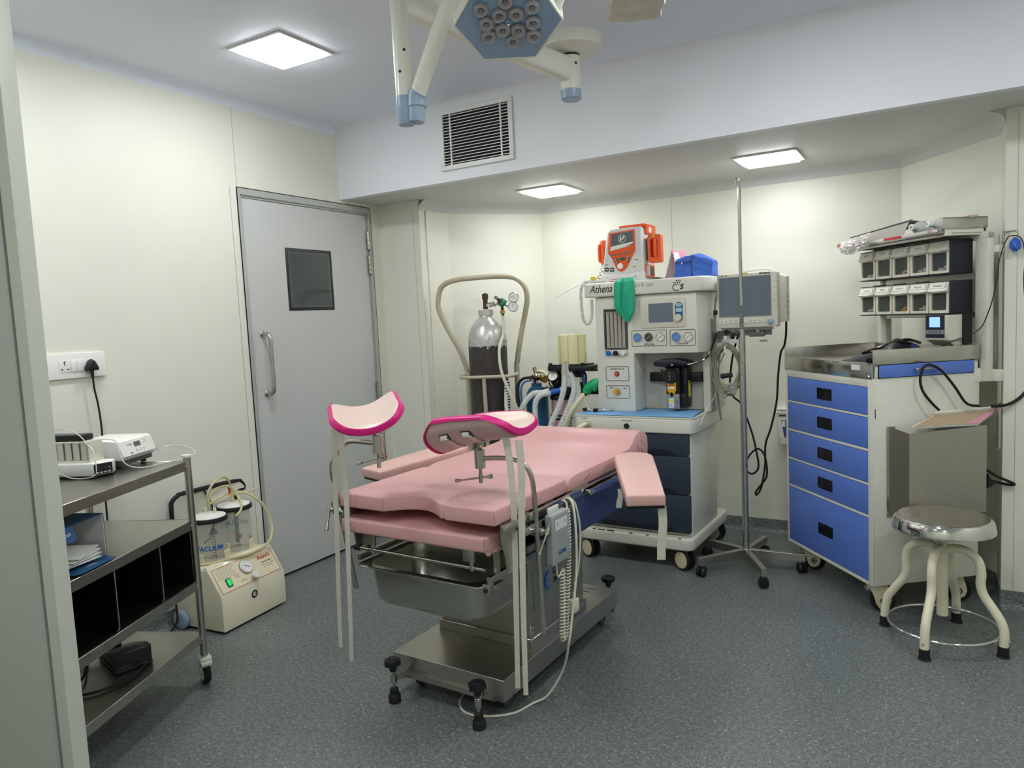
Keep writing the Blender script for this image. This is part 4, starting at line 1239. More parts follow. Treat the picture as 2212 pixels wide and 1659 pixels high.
def Gtext(body, size):
    c = bpy.data.curves.new('lettering', 'FONT'); c.body = body; c.size = size; c.align_x = 'CENTER'; c.align_y = 'CENTER'; c.resolution_u = 3; c.offset = .0008
    ob = bpy.data.objects.new('lettering', c); me = ob.to_mesh()
    out = ([(v.co.x, v.co.y) for v in me.vertices], [list(p.vertices) for p in me.polygons])
    ob.to_mesh_clear(); bpy.data.objects.remove(ob); bpy.data.curves.remove(c)
    return out
jar(.128, .185, 'VACUUM', .495, -.80, -.45)
jar(.302, .205, 'VACUUM', .505, 2.25, -.55)
g = S_.g(); g.tube([(.305, .20, .5), (.31, .21, .42), (.305, .205, .32)], .006, 'bluebox', 10); g.cyl((.31, .19, .34), (.31, .19, .36), .012, 'red'); g.done('float_tube')
g = S_.g(); g.cyl((.15, .185, .41), (.15, .185, .44), .022, 'darkgrey', r2=.006); g.tube([(.15, .185, .44), (.165, .19, .46), (.17, .19, .495)], .004, 'darkgrey', 8); g.tube([(.15, .185, .415), (.11, .17, .395), (.08, .17, .385)], .004, 'darkgrey', 8); g.done('float_valve')
g = S_.g(); g.tube([(.02, .296, .28), (.02, .296, .54), (.028, .296, .585), (.06, .296, .605), (.10, .296, .610), (.40, .296, .600), (.445, .296, .588), (.462, .296, .55), (.40, .296, .52), (.39, .296, .28)], .0105, 'blackrubber', 12, sub=4); g.done('push_handle')
g = S_.g()
g.tube([(.108, .160, .545), (.108, .158, .60), (.14, .16, .645), (.20, .175, .665), (.26, .19, .65), (.295, .205, .60), (.29, .20, .54)], .0055, 'yellowhose', 8, sub=6)
g.tube([(.150, .205, .535), (.16, .20, .585), (.20, .19, .615), (.26, .185, .612), (.29, .17, .57), (.285, .135, .52), (.25, .11, .495), (.22, .11, .48)], .0060, 'yellowhose', 8, sub=6)
g.tube([(.20, .26, .53), (.25, .24, .555), (.31, .235, .562), (.37, .22, .555), (.41, .19, .53)], .0065, 'yellowhose', 8, sub=5)
g.tube([(.30, .21, .56), (.36, .18, .555), (.405, .13, .50), (.425, .10, .42), (.41, .075, .35), (.35, .055, .31), (.25, .06, .295), (.15, .08, .30), (.05, .10, .305), (-.01, .12, .315)], .0075, 'yellowhose', 9, sub=7)
g.tube([(.33, .23, .57), (.38, .22, .55), (.43, .21, .55), (.46, .20, .56)], .005, 'yellowhose', 8, sub=4)
g.cyl((.305, .215, .53), (.30, .215, .568), .012, 'ivory', r2=.008); g.cyl((.30, .215, .568), (.292, .215, .60), .010, 'red', r2=.007)
g.done('suction_tube')
g = S_.g(); g.tube([(-.004, .26, .50), (-.005, .28, .40), (-.012, .29, .25), (-.02, .275, .15), (-.03, .26, .05), (-.06, .27, .006)], .0045, 'blackrubber', 8, sub=5); g.tube([(.20, .29, .61), (.23, .30, .57), (.25, .297, .52), (.26, .296, .45)], .004, 'blackrubber', 8, sub=4); g.done('mains_cord')
# ------------------------------------------------------------------ oxygen cylinder on its trolley
FO = frame_mx(-2.325, 3.722, 18)
T_ = Thing('oxygen_cylinder', 'tall worn black and silver oxygen cylinder with twin gauge regulator', 'gas cylinder', FO, (0, 0, .06))
g = T_.g()
g.lathe([(0, .06), (.105, .06), (.116, .075), (.116, 1.205)], 'cylblack', n=40)
g.lathe([(.1163, 1.20), (.1163, 1.232), (.112, 1.265), (.100, 1.305), (.078, 1.34), (.056, 1.358), (.042, 1.372), (.040, 1.385)], 'cylsilver', n=40)
rr = random.Random(4)
for k in range(46):
    a = rad(rr.uniform(-180, 180)); z = 1.205 - .012 * rr.random() ** 2
    L = .004 + .012 * rr.random()
    g.add([(.1166 * math.cos(a + d), .1166 * math.sin(a + d), zz) for d, zz in ((-.05, z + .01), (.05, z + .01), (.03, z - L), (-.02, z - L))], [(0, 1, 2, 3)], 'cylsilver')
for k in range(40):
    a = rad(rr.uniform(-150, 10)); z = rr.uniform(1.215, 1.335); da = rr.uniform(-.12, .12)
    def sp(a_, z_):
        r_ = .1168 if z_ < 1.232 else .1168 - .042 * ((z_ - 1.232) / .108) ** 1.7
        return (r_ * math.cos(a_), r_ * math.sin(a_), z_)
    g.tube([sp(a, z), sp(a + da, z - .008), sp(a + da * 1.6, z - .006 - .02 * rr.random())], .0009, 'darkgrey', 4)
g.done('body')
g = T_.g()
g.lathe([(.038, 1.38), (.046, 1.382), (.046, 1.412), (.030, 1.418), (0, 1.418)], 'cylsilver', n=28)
g.cyl((0, 0, 1.415), (0, 0, 1.475), .015, 'bronze', r2=.014, n=16); g.cyl((0, 0, 1.475), (0, 0, 1.51), .019, 'bronze', n=8, bev=.003); g.cyl((0, 0, 1.507), (0, 0, 1.515), .006, 'bronze')
g.cyl((.010, 0, 1.442), (.052, -.006, 1.444), .014, 'chrome', n=14); g.cyl((.02, -.001, 1.441), (.034, -.003, 1.442), .0145, 'paper', n=14); g.cyl((.034, -.003, 1.442), (.037, -.003, 1.442), .0148, 'red', n=14)
g.done('valve')
p = T_.part('regulator')
g = T_.g()
g.cyl((.05, -.006, 1.444), (.066, -.008, 1.445), .017, 'chrome', n=6); g.cyl((.064, -.008, 1.445), (.095, -.012, 1.445), .010, 'chrome', n=14)
g.lathe([(0, -.012), (.024, -.012), (.026, 0), (.024, .010), (.016, .016), (0, .016)], 'teal', (.105, -.016, 1.452), (-.35, -.75, .45), n=24)
g.cyl((.105, -.016, 1.452), (.085, -.055, 1.478), .010, 'darkgrey', r2=.009); g.cyl((.098, -.029, 1.46), (.096, -.034, 1.464), .016, 'darkgrey')
g.cyl((.082, -.058, 1.48), (.079, -.064, 1.484), .011, 'chrome')
g.cyl((.105, -.014, 1.43), (.106, -.014, 1.40), .009, 'bronze'); g.cyl((.106, -.014, 1.405), (.107, -.014, 1.385), .015, 'brass', n=6)
g.cyl((.107, -.014, 1.385), (.107, -.014, 1.374), .008, 'ink')
g.tube([(.115, -.012, 1.455), (.14, -.006, 1.462), (.165, -.01, 1.47)], .005, 'chrome', 8); g.tube([(.112, -.012, 1.44), (.135, -.006, 1.43), (.16, -.01, 1.425)], .005, 'chrome', 8)
g.done('regulator_body', p)
for (x, z, a) in ((.178, 1.478, 160), (.172, 1.422, 95)):
    g = T_.g(); ax = V((.10, -1, .10)).normalized(); c = V((x, -.012, z))
    g.lathe([(0, -.012), (.029, -.012), (.031, -.006), (.031, .010), (.028, .013), (.026, .010), (0, .010)], 'chrome', c, ax, n=30)
    g.lathe([(0, 0), (.0262, 0), (.0262, .0006), (0, .0006)], 'gaugeface', c + ax * .0105, ax, n=28)
    e = V((math.cos(rad(a)), 0, math.sin(rad(a)))); cc = c + ax * .0125
    g.tube([cc - e * .004, cc + e * .019], .0011, 'ink', 5)
    g.done('pressure_gauge', p)
g = T_.g(); g.tube([(.107, -.014, 1.375), (.108, -.016, 1.33), (.112, -.060, 1.26), (.104, -.125, 1.20), (.104, -.150, 1.14), (.115, -.168, 1.06), (.140, -.172, .98), (.19, -.165, .85), (.235, -.15, .74), (.27, -.13, .60)], .0085, 'whitecable', 10, sub=6); g.done('hose')
T_ = Thing('cylinder_trolley', 'cream tubular trolley with wide curved handle holding the tall oxygen cylinder', 'cylinder trolley', FO, (0, .09, .0))
g = T_.g()
yb = .10
g.tube([(-.160, yb, .06), (-.160, yb, .95), (-.166, yb, 1.05), (-.205, yb, 1.17), (-.285, yb, 1.33), (-.325, yb, 1.43), (-.325, yb, 1.50), (-.295, yb, 1.575), (-.21, yb, 1.607), (-.07, yb, 1.615), (.07, yb, 1.615), (.165, yb, 1.60), (.222, yb, 1.55), (.238, yb, 1.48), (.225, yb, 1.40), (.188, yb, 1.25), (.160, yb, 1.10), (.152, yb, .98), (.152, yb, .06)], .0165, 'frameolive', 14, sub=5)
g.done('handle_frame')
g = T_.g()
for z in (1.02, .45):
    g.tube([(-.150, yb, z), (-.152, .02, z), (-.148, -.10, z), (-.125, -.136, z), (-.05, -.142, z), (.08, -.142, z), (.14, -.136, z), (.163, -.10, z), (.165, .02, z), (.150, yb, z)], .0105, 'frameolive', 12, sub=4)
g.tube([(.002, -.138, 1.015), (.004, -.132, .75), (.002, -.136, .10)], .012, 'frameolive', 8)
g.done('retaining_hoop')
g = T_.g(); g.box(-.155, .155, -.13, .11, .045, .058, 'frameolive', r=.003); g.done('foot_plate')
for x in (-.185, .170):
    g = T_.g(); g.lathe([(0, -.014), (.05, -.014), (.07, -.012), (.07, .012), (.05, .014), (0, .014)], 'blackrubber', (x, yb, .07), (1, 0, 0), n=28); g.cyl((x * .75, yb, .07), (x, yb, .07), .008, 'steel'); g.done('wheel')
g = G(); 
g.tube([(-2.165, 3.66, .99), (-2.17, 3.655, .85), (-2.17, 3.66, .70)], .016, 'paper', 14)
for k in range(17): g.cyl((-2.1655 - .0003 * k, 3.659, .985 - .0165 * k), (-2.1655 - .0003 * k, 3.659, .978 - .0165 * k), .0172, 'ink', n=14)
single(g, 'corrugated_hose', 'black and white ribbed hose hanging beside the oxygen cylinder', 'hose')
# ------------------------------------------------------------------ anaesthesia machine (frame FA: x along its front, y to the back wall)
A_ = Thing('anaesthesia_machine', 'white anaesthesia workstation with gauges, dark drawers and ivory wheels against the back wall', 'anaesthesia machine', FA, (0, .33, 0))
g = A_.g()
base = rrect(-.33, .325, .0, .68, .045, 6)
g.prism(base, 'z', .108, .172, 'offwhite', r=.010, seg=3)
g.prism(rrect(-.312, .308, .018, .66, .035, 6), 'z', .172, .174, 'creamgrey')
rr = random.Random(8)
for k in range(9):
    x = -.25 + .5 * rr.random(); g.box(x, x + .012 + .012 * rr.random(), .002, .012, .1705, .1725, 'ink')
g.done('base_platform')
def castor_ivory(th, x, y, r, ang, name='castor'):
    p = th.part(name)
    X = Mx.Translation(V((x, y, 0))) @ Mx.Rotation(rad(ang), 4, 'Z')
    g = th.g(X); g.box(-.010, .010, -.012, .02, r * .8, .1085, 'creamgrey', r=.004); g.cyl((0, .012, .095), (0, .012, .1085), .014, 'steel'); g.done('fork', p)
    for sx in (-1, 1):
        g = th.g(X); 
        g.lathe([(0, 0), (r * .8, 0), (r, .003), (r, .014), (r * .93, .018), (r * .82, .018)], 'blackrubber', (sx * .011, 0, r), (sx, 0, 0), n=30)
        g.lathe([(r * .82, .0165), (r * .80, .020), (r * .3, .021), (0, .021)], 'wheelface', (sx * .011, 0, r), (sx, 0, 0), n=30)
        g.done('wheel', p)
for (x, y, a) in ((-.275, .045, 62), (.268, .045, 62), (-.275, .62, 40), (.268, .60, 75)): castor_ivory(A_, x, y, .054, a)
g = A_.g(); g.box(-.285, .312, .062, .50, .174, .722, 'offwhite', r=.004); g.done('lower_cabinet')
for k, (z0, z1) in enumerate(((.602, .716), (.398, .597), (.190, .393))):
    g = A_.g()
    g.prism([(-.280, z0), (.298, z0), (.306, z0 + .008), (.308, z1 - .004), (.304, z1), (-.280, z1)], 'y', .040, .062, 'navy', r=.005, seg=2)
    dr_ = g.done('drawer')
    g = A_.g()
    g.prism([(-.18, z0 + .030), (.20, z0 + .030), (.225, z0 + .010), (.225, z0 + .004), (-.20, z0 + .004), (-.20, z0 + .012)], 'y', .0365, .041, 'navydark', r=.001, seg=1)
    g.prism([(-.18, z0 + .033), (.20, z0 + .033), (.228, z0 + .011), (.226, z0 + .009), (.199, z0 + .030), (-.18, z0 + .030)], 'y', .0355, .041, 'navy')
    g.done('grip', dr_)
g = A_.g()
tr = rrect(-.345, .338, .028, .58, .035, 6)
g.prism(tr, 'z', .718, .796, 'offwhite', r=.008, seg=3)
n = len(tr)
inn = rrect(-.335, .328, .038, .57, .028, 6)
vs = [(x, y, .796) for x, y in tr] + [(x, y, .803) for x, y in tr] + [(x, y, .803) for x, y in inn] + [(x, y, .797) for x, y in inn]
fs = [(j * n + i, j * n + (i + 1) % n, (j + 1) * n + (i + 1) % n, (j + 1) * n + i) for j in range(3) for i in range(n)] + [tuple(range(3 * n, 4 * n))]
g.add(vs, fs, 'offwhite')
g.text('C.G.O', .016, 'ink', (-.272, .0272, .785), (1, 0, 0), (0, 0, 1)); g.text('O2 FLUSH', .013, 'ink', (-.024, .0272, .780), (1, 0, 0), (0, 0, 1))
g.done('work_tray')
g = A_.g(); g.lathe([(0, 0), (.014, 0), (.015, .006), (.012, .012), (0, .012)], 'black', (-.026, .027, .752), (0, -1, 0), n=24); g.done('flush_button')
g = A_.g(); g.lathe([(.024, 0), (.026, .006), (.018, .010), (.016, .010)], 'creamgrey', (-.258, .027, .757), (0, -1, 0), n=24); g.tube([(-.258, .02, .757), (-.262, -.02, .752), (-.285, -.05, .735), (-.32, -.065, .70), (-.35, -.05, .62), (-.40, .0, .50)], .013, 'ivory', 12, sub=5); g.done('gas_outlet')
# upper body
g = A_.g()
g.box(-.268, -.042, .20, .56, .804, 1.447, 'offwhite', r=.006)
g.prism([(-.044, .20), (.315, .20), (.352, .262), (.352, .56), (-.044, .56)], 'z', 1.128, 1.447, 'offwhite', r=.004)
g.prism([(.312, .30), (.352, .285), (.352, .56), (.312, .56)], 'z', .804, 1.13, 'creamgrey', r=.003)
g.box(-.045, .315, .37, .56, .804, 1.13, 'creamgrey')
g.box(.349, .356, .32, .36, .80, 1.30, 'grey')
g.done('upper_cabinet')
g = A_.g()
shelf = [(-.322, .185), (-.310, .172), (.335, .172), (.352, .182), (.385, .235), (.388, .25), (.388, .56), (-.322, .56)]
g.prism(shelf, 'z', 1.449, 1.527, 'offwhite', r=.010, seg=3)
g.text('Athena', .060, 'ink', (-.216, .1714, 1.491), (1, 0, 0), (0, 0, 1), shear=.38, bold=.0004, sx=.78)
g.text('OT-III', .026, 'bronze', (.040, .1714, 1.497), (1, 0, 0), (0, 0, 1), sx=1.3, sp=1.2, bold=-.0003)
g.text('S', .036, 'ink', (.247, .1714, 1.476), (1, 0, 0), (0, 0, 1), shear=.2, bold=.0016)
for (dx, dz, r_) in ((0, .024, .0042), (-.012, .020, .0045), (.012, .023, .0036), (-.006, .034, .0036), (.006, .034, .0036), (-.022, .012, .0040), (-.014, .009, .003), (-.004, .013, .0032), (.008, .013, .0028), (-.020, .025, .003), (.015, .033, .003)):
    c = (.226 + dx, .172, 1.476 + dz); g.cyl(c, (c[0], .1712, c[2]), r_, 'ink', n=12)
g.tube([(.200, .1714, 1.482), (.201, .1714, 1.470), (.210, .1714, 1.461), (.222, .1714, 1.458), (.232, .1714, 1.462)], .0022, 'ink', 5, sub=3)
g.done('top_shelf')
FY = .1995
def frame_line(g, x0, x1, z0, z1, r_, w=.0034, m='darkgrey', y=FY):
    o = rrect(x0, x1, z0, z1, r_); i = rrect(x0 + w, x1 - w, z0 + w, z1 - w, max(.001, r_ - w)); n = len(o)
    g.add([(p[0], y, p[1]) for p in o] + [(p[0], y, p[1]) for p in i], [(k, (k + 1) % n, n + (k + 1) % n, n + k) for k in range(n)], m)
g = A_.g(); g.prism(rrect(.002, .258, 1.266, 1.422, .012), 'y', .193, .20, 'creamgrey', r=.004, seg=2); bz = g.done('display_bezel')
g = A_.g(); g.prism(rrect(.053, .190, 1.295, 1.397, .002), 'y', .1918, .193, 'screen'); g.done('screen', bz)
g = A_.g(); g.prism(rrect(.203, .243, 1.297, 1.398, .0195, 8), 'y', .191, .193, 'bluebox'); g.prism(rrect(.2075, .2385, 1.374, 1.392, .008), 'y', .189, .191, 'lightblue'); g.prism(rrect(.2075, .2385, 1.346, 1.367, .003), 'y', .189, .191, 'lightblue')
g.tube([(.219, .1885, 1.380), (.2265, .1885, 1.380), (.2285, .1885, 1.384), (.223, .1885, 1.387), (.2175, .1885, 1.384)], .0007, 'ink', 4, closed=True); g.done('button_pod', bz)
g = A_.g(); g.lathe([(0, 0), (.019, 0), (.019, .006), (.0185, .018), (.016, .020), (0, .020)], 'creamgrey', (.2205, .192, 1.316), (0, -1, 0), n=28); g.done('rotary_knob', bz)
# flow meter bank
g = A_.g()
for (x0, x1, z0, z1) in ((-.214, -.205, 1.158, 1.378), (-.081, -.074, 1.158, 1.378), (-.214, -.074, 1.370, 1.380), (-.214, -.074, 1.156, 1.164)): g.box(x0, x1, .192, .20, z0, z1, 'darkgrey', r=.002)
g.box(-.205, -.081, .1975, .1995, 1.164, 1.370, 'ink')
fl_ = g.done('flow_meter')
g = A_.g()
for k in range(5):
    x = -.192 + .0235 * k; g.box(x - .0075, x + .0075, .1955, .1976, 1.170, 1.358, 'scale')
    g.cyl((x + .010, .194, 1.170), (x + .010, .194, 1.360), .0028, 'clear', n=10)
    for j in range(24):
        z = 1.178 + .0074 * j; g.box(x + .001, x + (.0072 if j % 5 == 0 else .005), .1951, .1954, z, z + .0012, 'ink')
for z in (1.362, 1.166): g.box(-.20, -.084, .191, .197, z - .004, z + .004, 'grey')
g.done('flow_tube', fl_)
g = A_.g(); frame_line(g, -.212, -.076, 1.120, 1.156, .006); g.done('valve_outline', fl_)
for k, m_ in enumerate(('bluehose', 'black', 'white')):
    g = A_.g(); x = -.190 + .0445 * k; g.lathe([(0, 0), (.006, 0), (.006, .006), (.014, .007), (.015, .018), (.013, .021), (0, .021)], m_, (x, .1995, 1.133), (0, -1, 0), n=8); g.done('flow_valve', fl_)
    if k == 1: pass
# gauges and switches
def gauge(th, par, x, z, r_, face, y=FY, ang=40):
    g = th.g()
    g.lathe([(r_ * .86, 0), (r_, 0), (r_, .006), (r_ * .93, .009), (r_ * .86, .006)], 'chrome', (x, y, z), (0, -1, 0), n=28)
    g.lathe([(0, .0), (r_ * .88, .0), (r_ * .88, .004), (0, .004)], face, (x, y, z), (0, -1, 0), n=28)
    tick = 'ink' if face == 'gaugeface' else 'paper'
    for k in range(9):
        a = rad(230 - 35 * k); e = V((math.cos(a), 0, math.sin(a))); c = V((x, y - .0045, z)); g.tube([c + e * r_ * .62, c + e * r_ * .78], .0007, tick, 4)
    a = rad(ang); e = V((math.cos(a), 0, math.sin(a))); c = V((x, y - .005, z)); g.tube([c - e * r_ * .5, c + e * r_ * .62], .0011, tick, 5)
    g.done('pressure_gauge', par)
pl = A_.g(); frame_line(pl, -.053, .150, 1.167, 1.255, .007); pl.text('PIPELINE', .015, 'ink', (.048, .1992, 1.177), (1, 0, 0), (0, 0, 1)); pl = pl.done('gauge_panel', recalc=False)
for x, f in ((-.016, 'gaugeblue'), (.048, 'gaugedark'), (.114, 'gaugeface')): gauge(A_, pl, x, 1.217, .0250, f)
pl = A_.g(); frame_line(pl, .166, .306, 1.165, 1.253, .007); pl.text('CYLINDER', .015, 'ink', (.232, .1992, 1.177), (1, 0, 0), (0, 0, 1)); pl = pl.done('gauge_panel', recalc=False)
for x, f in ((.203, 'gaugeblue'), (.268, 'gaugeface')): gauge(A_, pl, x, 1.214, .0250, f)
pl = A_.g(); frame_line(pl, -.216, -.075, .976, 1.058, .007); pl.text('O2 INDICATOR', .0125, 'ink', (-.145, .1992, 1.043), (1, 0, 0), (0, 0, 1)); pl = pl.done('indicator_panel', recalc=False)
g = A_.g(); g.lathe([(0, 0), (.0145, 0), (.0145, .004), (0, .004)], 'ink', (-.148, .1993, 1.017), (0, -1, 0), n=24); g.lathe([(0, 0), (.0115, 0), (.010, .007), (0, .009)], 'redlamp', (-.148, .1955, 1.017), (0, -1, 0), n=24); g.done('red_lamp', pl)
pl = A_.g(); frame_line(pl, -.216, -.073, .877, .951, .007); pl.text('OFF', .013, 'ink', (-.185, .1992, .936), (1, 0, 0), (0, 0, 1)); pl.text('ON', .013, 'ink', (-.103, .1992, .934), (1, 0, 0), (0, 0, 1)); pl = pl.done('switch_panel', recalc=False)
g = A_.g(); g.lathe([(0, 0), (.0195, 0), (.019, .006), (0, .006)], 'chrome', (-.149, .1993, .917), (0, -1, 0), n=24); g.lathe([(0, 0), (.015, 0), (.014, .012), (0, .012)], 'amber', (-.149, .1935, .917), (0, -1, 0), n=24)
g.box(-.003, .003, -.014, .014, 0, .008, 'amber', X=Mx.Translation(V((-.149, .1815, .917))) @ Mx.Rotation(rad(90), 4, 'X') @ Mx.Rotation(rad(-30), 4, 'Z')); g.done('rotary_switch', pl)
g = A_.g(); g.box(-.005, .296, .33, .37, .960, 1.012, 'black', r=.004)
for x in (.05, .118): g.cyl((x, .35, 1.010), (x, .35, 1.028), .008, 'chrome')
g.cyl((.095, .331, .975), (.095, .327, .975), .005, 'chrome'); g.done('vaporiser_rail')
# breathing circuit at the left side
p = A_.part('bellows_unit')
g = A_.g()
g.box(-.570, -.300, .16, .34, 1.036, 1.064, 'black', r=.005); g.box(-.42, -.26, .22, .30, 1.030, 1.045, 'black', r=.003); g.box(-.555, -.345, .175, .325, 1.064, 1.072, 'black', r=.002)
for x in (-.555, -.345): g.cyl((x, .17, 1.064), (x, .17, 1.082), .012, 'black', n=10)
g.lathe([(.07, 0), (.078, .004), (.070, .018), (.066, .022), (0, .022)], 'black', (-.448, .25, 1.071), n=32); g.done('bellows_base', p)
g = A_.g()
rc = .0835
prof = [(rc, 0), (rc, .165), (rc - .003, .170), (.012, .170), (0, .172)]
g.lathe(prof, 'bellows', (-.448, .25, 1.075), n=44); g.cyl((-.448, .25, 1.245), (-.448, .25, 1.25), .012, 'paper')
for a in range(0, 360, 40): g.tube([(-.448 + rc * 1.003 * math.cos(rad(a)), .25 + rc * 1.003 * math.sin(rad(a)), 1.08), (-.448 + rc * 1.003 * math.cos(rad(a)), .25 + rc * 1.003 * math.sin(rad(a)), 1.24)], .0011, 'brass', 5)
g.done('bellows_dome', p)
p = A_.part('absorber_unit')
g = A_.g()
g.box(-.640, -.420, .20, .31, .885, .935, 'black', r=.005)
for x in (-.60, -.455):
    g.lathe([(0, 0), (.030, 0), (.032, .006), (.030, .018), (.012, .022), (0, .022)], 'clear', (x, .25, .935), n=24); g.lathe([(0, 0), (.033, 0), (.033, .006), (0, .006)], 'chrome', (x, .25, .935), n=24)
g.cyl((-.53, .25, .935), (-.53, .25, 1.04), .022, 'black'); g.box(-.50, -.26, .27, .31, .89, .93, 'black', r=.003); g.box(-.46, -.40, .26, .30, .93, 1.036, 'black', r=.003)
g.done('valve_block', p)
for (z0, z1) in ((.775, .862), (.655, .745)):
    g = A_.g(); g.lathe([(0, 0), (.058, 0), (.058, z1 - z0), (0, z1 - z0)], 'pinklime', (-.535, .25, z0), n=36); g.done('pink_granules', p)
    g = A_.g(); g.lathe([(.0595, 0), (.061, 0), (.061, z1 - z0), (.0595, z1 - z0)], 'clear', (-.535, .25, z0), n=36); g.done('canister_wall', p)
g = A_.g()
for z0, z1 in ((.862, .886), (.745, .775), (.63, .655)): g.lathe([(0, 0), (.064, 0), (.066, .006), (.066, z1 - z0 - .006), (.064, z1 - z0), (0, z1 - z0)], 'black', (-.535, .25, z0), n=36)
g.lathe([(.0662, .003), (.0668, .008), (.0662, .012)], 'chrome', (-.535, .25, .752), n=36); g.done('canister_ring', p)
g = A_.g(); ax = V((.1, -.9, .42)).normalized(); c = V((-.548, .185, 1.005))
g.lathe([(0, -.02), (.030, -.02), (.034, -.012), (.034, .004), (.030, .008), (.029, .004)], 'black', c, ax, n=30); g.lathe([(0, 0), (.0295, 0), (.0295, .001), (0, .001)], 'gaugeface', c + ax * .003, ax, n=28)
g.tube([c + ax * .005 + V((-.008, 0, .008)), c + ax * .005 + V((.018, 0, -.012))], .001, 'ink', 5)
g.cyl(c - V((0, 0, .03)), (-.54, .22, .93), .016, 'black'); g.tube([c + V((-.03, .01, .01)), c + V((-.045, .02, 0)), c + V((-.042, .03, -.05)), c + V((-.03, .04, -.07))], .004, 'black', 8, sub=4); g.done('airway_gauge', p)
def corr(g, path, r_, m='clearhose', sub=8):
    P = smooth([V(q) for q in path], sub); out = []; rr_ = []
    L = sum((b - a).length for a, b in zip(P, P[1:])); n = int(L / .0042)
    Q = smooth([V(q) for q in path], max(4, int(n / (len(path) - 1))))
    rad_list = [r_ * (1.0 if i % 2 else .86) for i in range(len(Q))]
    g.tube(Q, rad_list, m, 12)
p = A_.part('breathing_hose')
for path, r_ in (
    ([(-.615, .185, .905), (-.66, .14, .905), (-.70, .11, .86), (-.735, .09, .79), (-.775, .08, .70)], .0180),
    ([(-.560, .165, .905), (-.60, .13, .90), (-.628, .11, .865), (-.632, .10, .80), (-.622, .09, .72), (-.615, .09, .64)], .0180),
    ([(-.462, .165, 1.03), (-.458, .150, .96), (-.462, .13, .90), (-.485, .11, .82), (-.525, .10, .74), (-.55, .10, .64)], .0180),
    ([(-.585, .30, .93), (-.58, .27, 1.02), (-.54, .22, 1.055), (-.48, .19, 1.050), (-.425, .175, 1.01), (-.402, .165, .94), (-.415, .15, .87), (-.445, .13, .79), (-.485, .12, .70), (-.50, .12, .62)], .0180),
    ([(-.43, .20, 1.0), (-.395, .19, .96), (-.385, .18, .90), (-.400, .16, .84), (-.43, .14, .78), (-.46, .13, .68)], .0180)):
    g = A_.g(); corr(g, path, r_); g.done('corrugated_tube', p)
g = A_.g(); g.cyl((-.585, .20, .915), (-.625, .175, .905), .019, 'clearhose', r2=.017); g.done('hose_cuff', p)
g = A_.g(); g.cyl((-.535, .185, .916), (-.505, .195, .922), .0165, 'bluehose'); g.cyl((-.535, .185, .916), (-.575, .165, .905), .016, 'bluehose', r2=.0155); g.cyl((-.495, .198, .924), (-.505, .195, .922), .019, 'paper'); g.done('blue_connector', p)
g = A_.g(); g.cyl((-.462, .163, 1.02), (-.464, .165, 1.075), .018, 'chrome', r2=.017); g.cyl((-.440, .168, 1.01), (-.444, .17, 1.088), .014, 'chrome'); g.cyl((-.466, .166, 1.072), (-.440, .17, 1.082), .013, 'chrome'); g.done('hose_connector', p)
g = A_.g()
b = bmesh.new(); bmesh.ops.create_uvsphere(b, u_segments=20, v_segments=14, radius=1)
for v in b.verts:
    x, y, z = v.co; v.co = V((-.315 + .062 * x + .012 * z, .215 + .030 * y, .945 + .040 * z + .022 * x + .006 * math.sin(9 * x) * (1 - z)))
g.bm(b, 'greenbag'); g.cyl((-.345, .205, .915), (-.358, .195, .895), .017, 'greenbag', r2=.014); g.done('green_mask')
g = A_.g(); g.cyl((-.352, .20, .905), (-.358, .196, .895), .0165, 'ink'); g.tube([(-.352, .20, .905), (-.372, .175, .875), (-.40, .15, .83), (-.44, .13, .76), (-.48, .12, .66)], .0145, 'ivory', 12, sub=5); g.tube([(-.356, .19, .90), (-.33, .16, .862), (-.30, .14, .828), (-.27, .12, .8125)], .0018, 'paper', 6, sub=4); g.done('bag_hose')
g = A_.g(); g.tube([(-.40, .26, 1.03), (-.375, .24, 1.0), (-.37, .23, .95)], .006, 'bluehose', 8, sub=4); g.tube([(-.385, .26, 1.03), (-.36, .24, 1.0), (-.36, .23, .95)], .006, 'black', 8, sub=4); g.box(-.43, -.385, .20, .24, .965, .995, 'ivory', r=.003); g.done('sensor_line')
g = A_.g()
def ribbed(g, path, r_, m):
    P = smooth([V(q) for q in path], 40); L = [0]
    for a, b in zip(P, P[1:]): L.append(L[-1] + (b - a).length)
    n = int(L[-1] / .0022); Q = []; k = 0
    for i in range(n + 1):
        d = L[-1] * i / n
        while k < len(P) - 2 and L[k + 1] < d: k += 1
        Q.append(P[k].lerp(P[k + 1], (d - L[k]) / max(1e-9, L[k + 1] - L[k])))
    g.tube(Q, [r_ * (1.0, 1.0, .66, .66)[i % 4] for i in range(len(Q))], m, 12)
ribbed(g, [(-.200, .205, 1.5375), (-.27, .205, 1.5385), (-.318, .19, 1.538), (-.340, .18, 1.50), (-.342, .18, 1.42), (-.336, .18, 1.34), (-.315, .18, 1.304), (-.292, .18, 1.314), (-.280, .185, 1.36), (-.281, .188, 1.44)], .0105, 'lightgrey')
g.box(-.29, -.262, .20, .215, 1.548, 1.567, 'yellow', r=.002)
g.done('coiled_lead')
g = A_.g(); g.tube([(-.10, .20, 1.530), (-.20, .165, 1.538), (-.30, .13, 1.525), (-.38, .10, 1.495), (-.45, .07, 1.455)], .0022, 'paper', 6, sub=5); g.done('thin_tube')
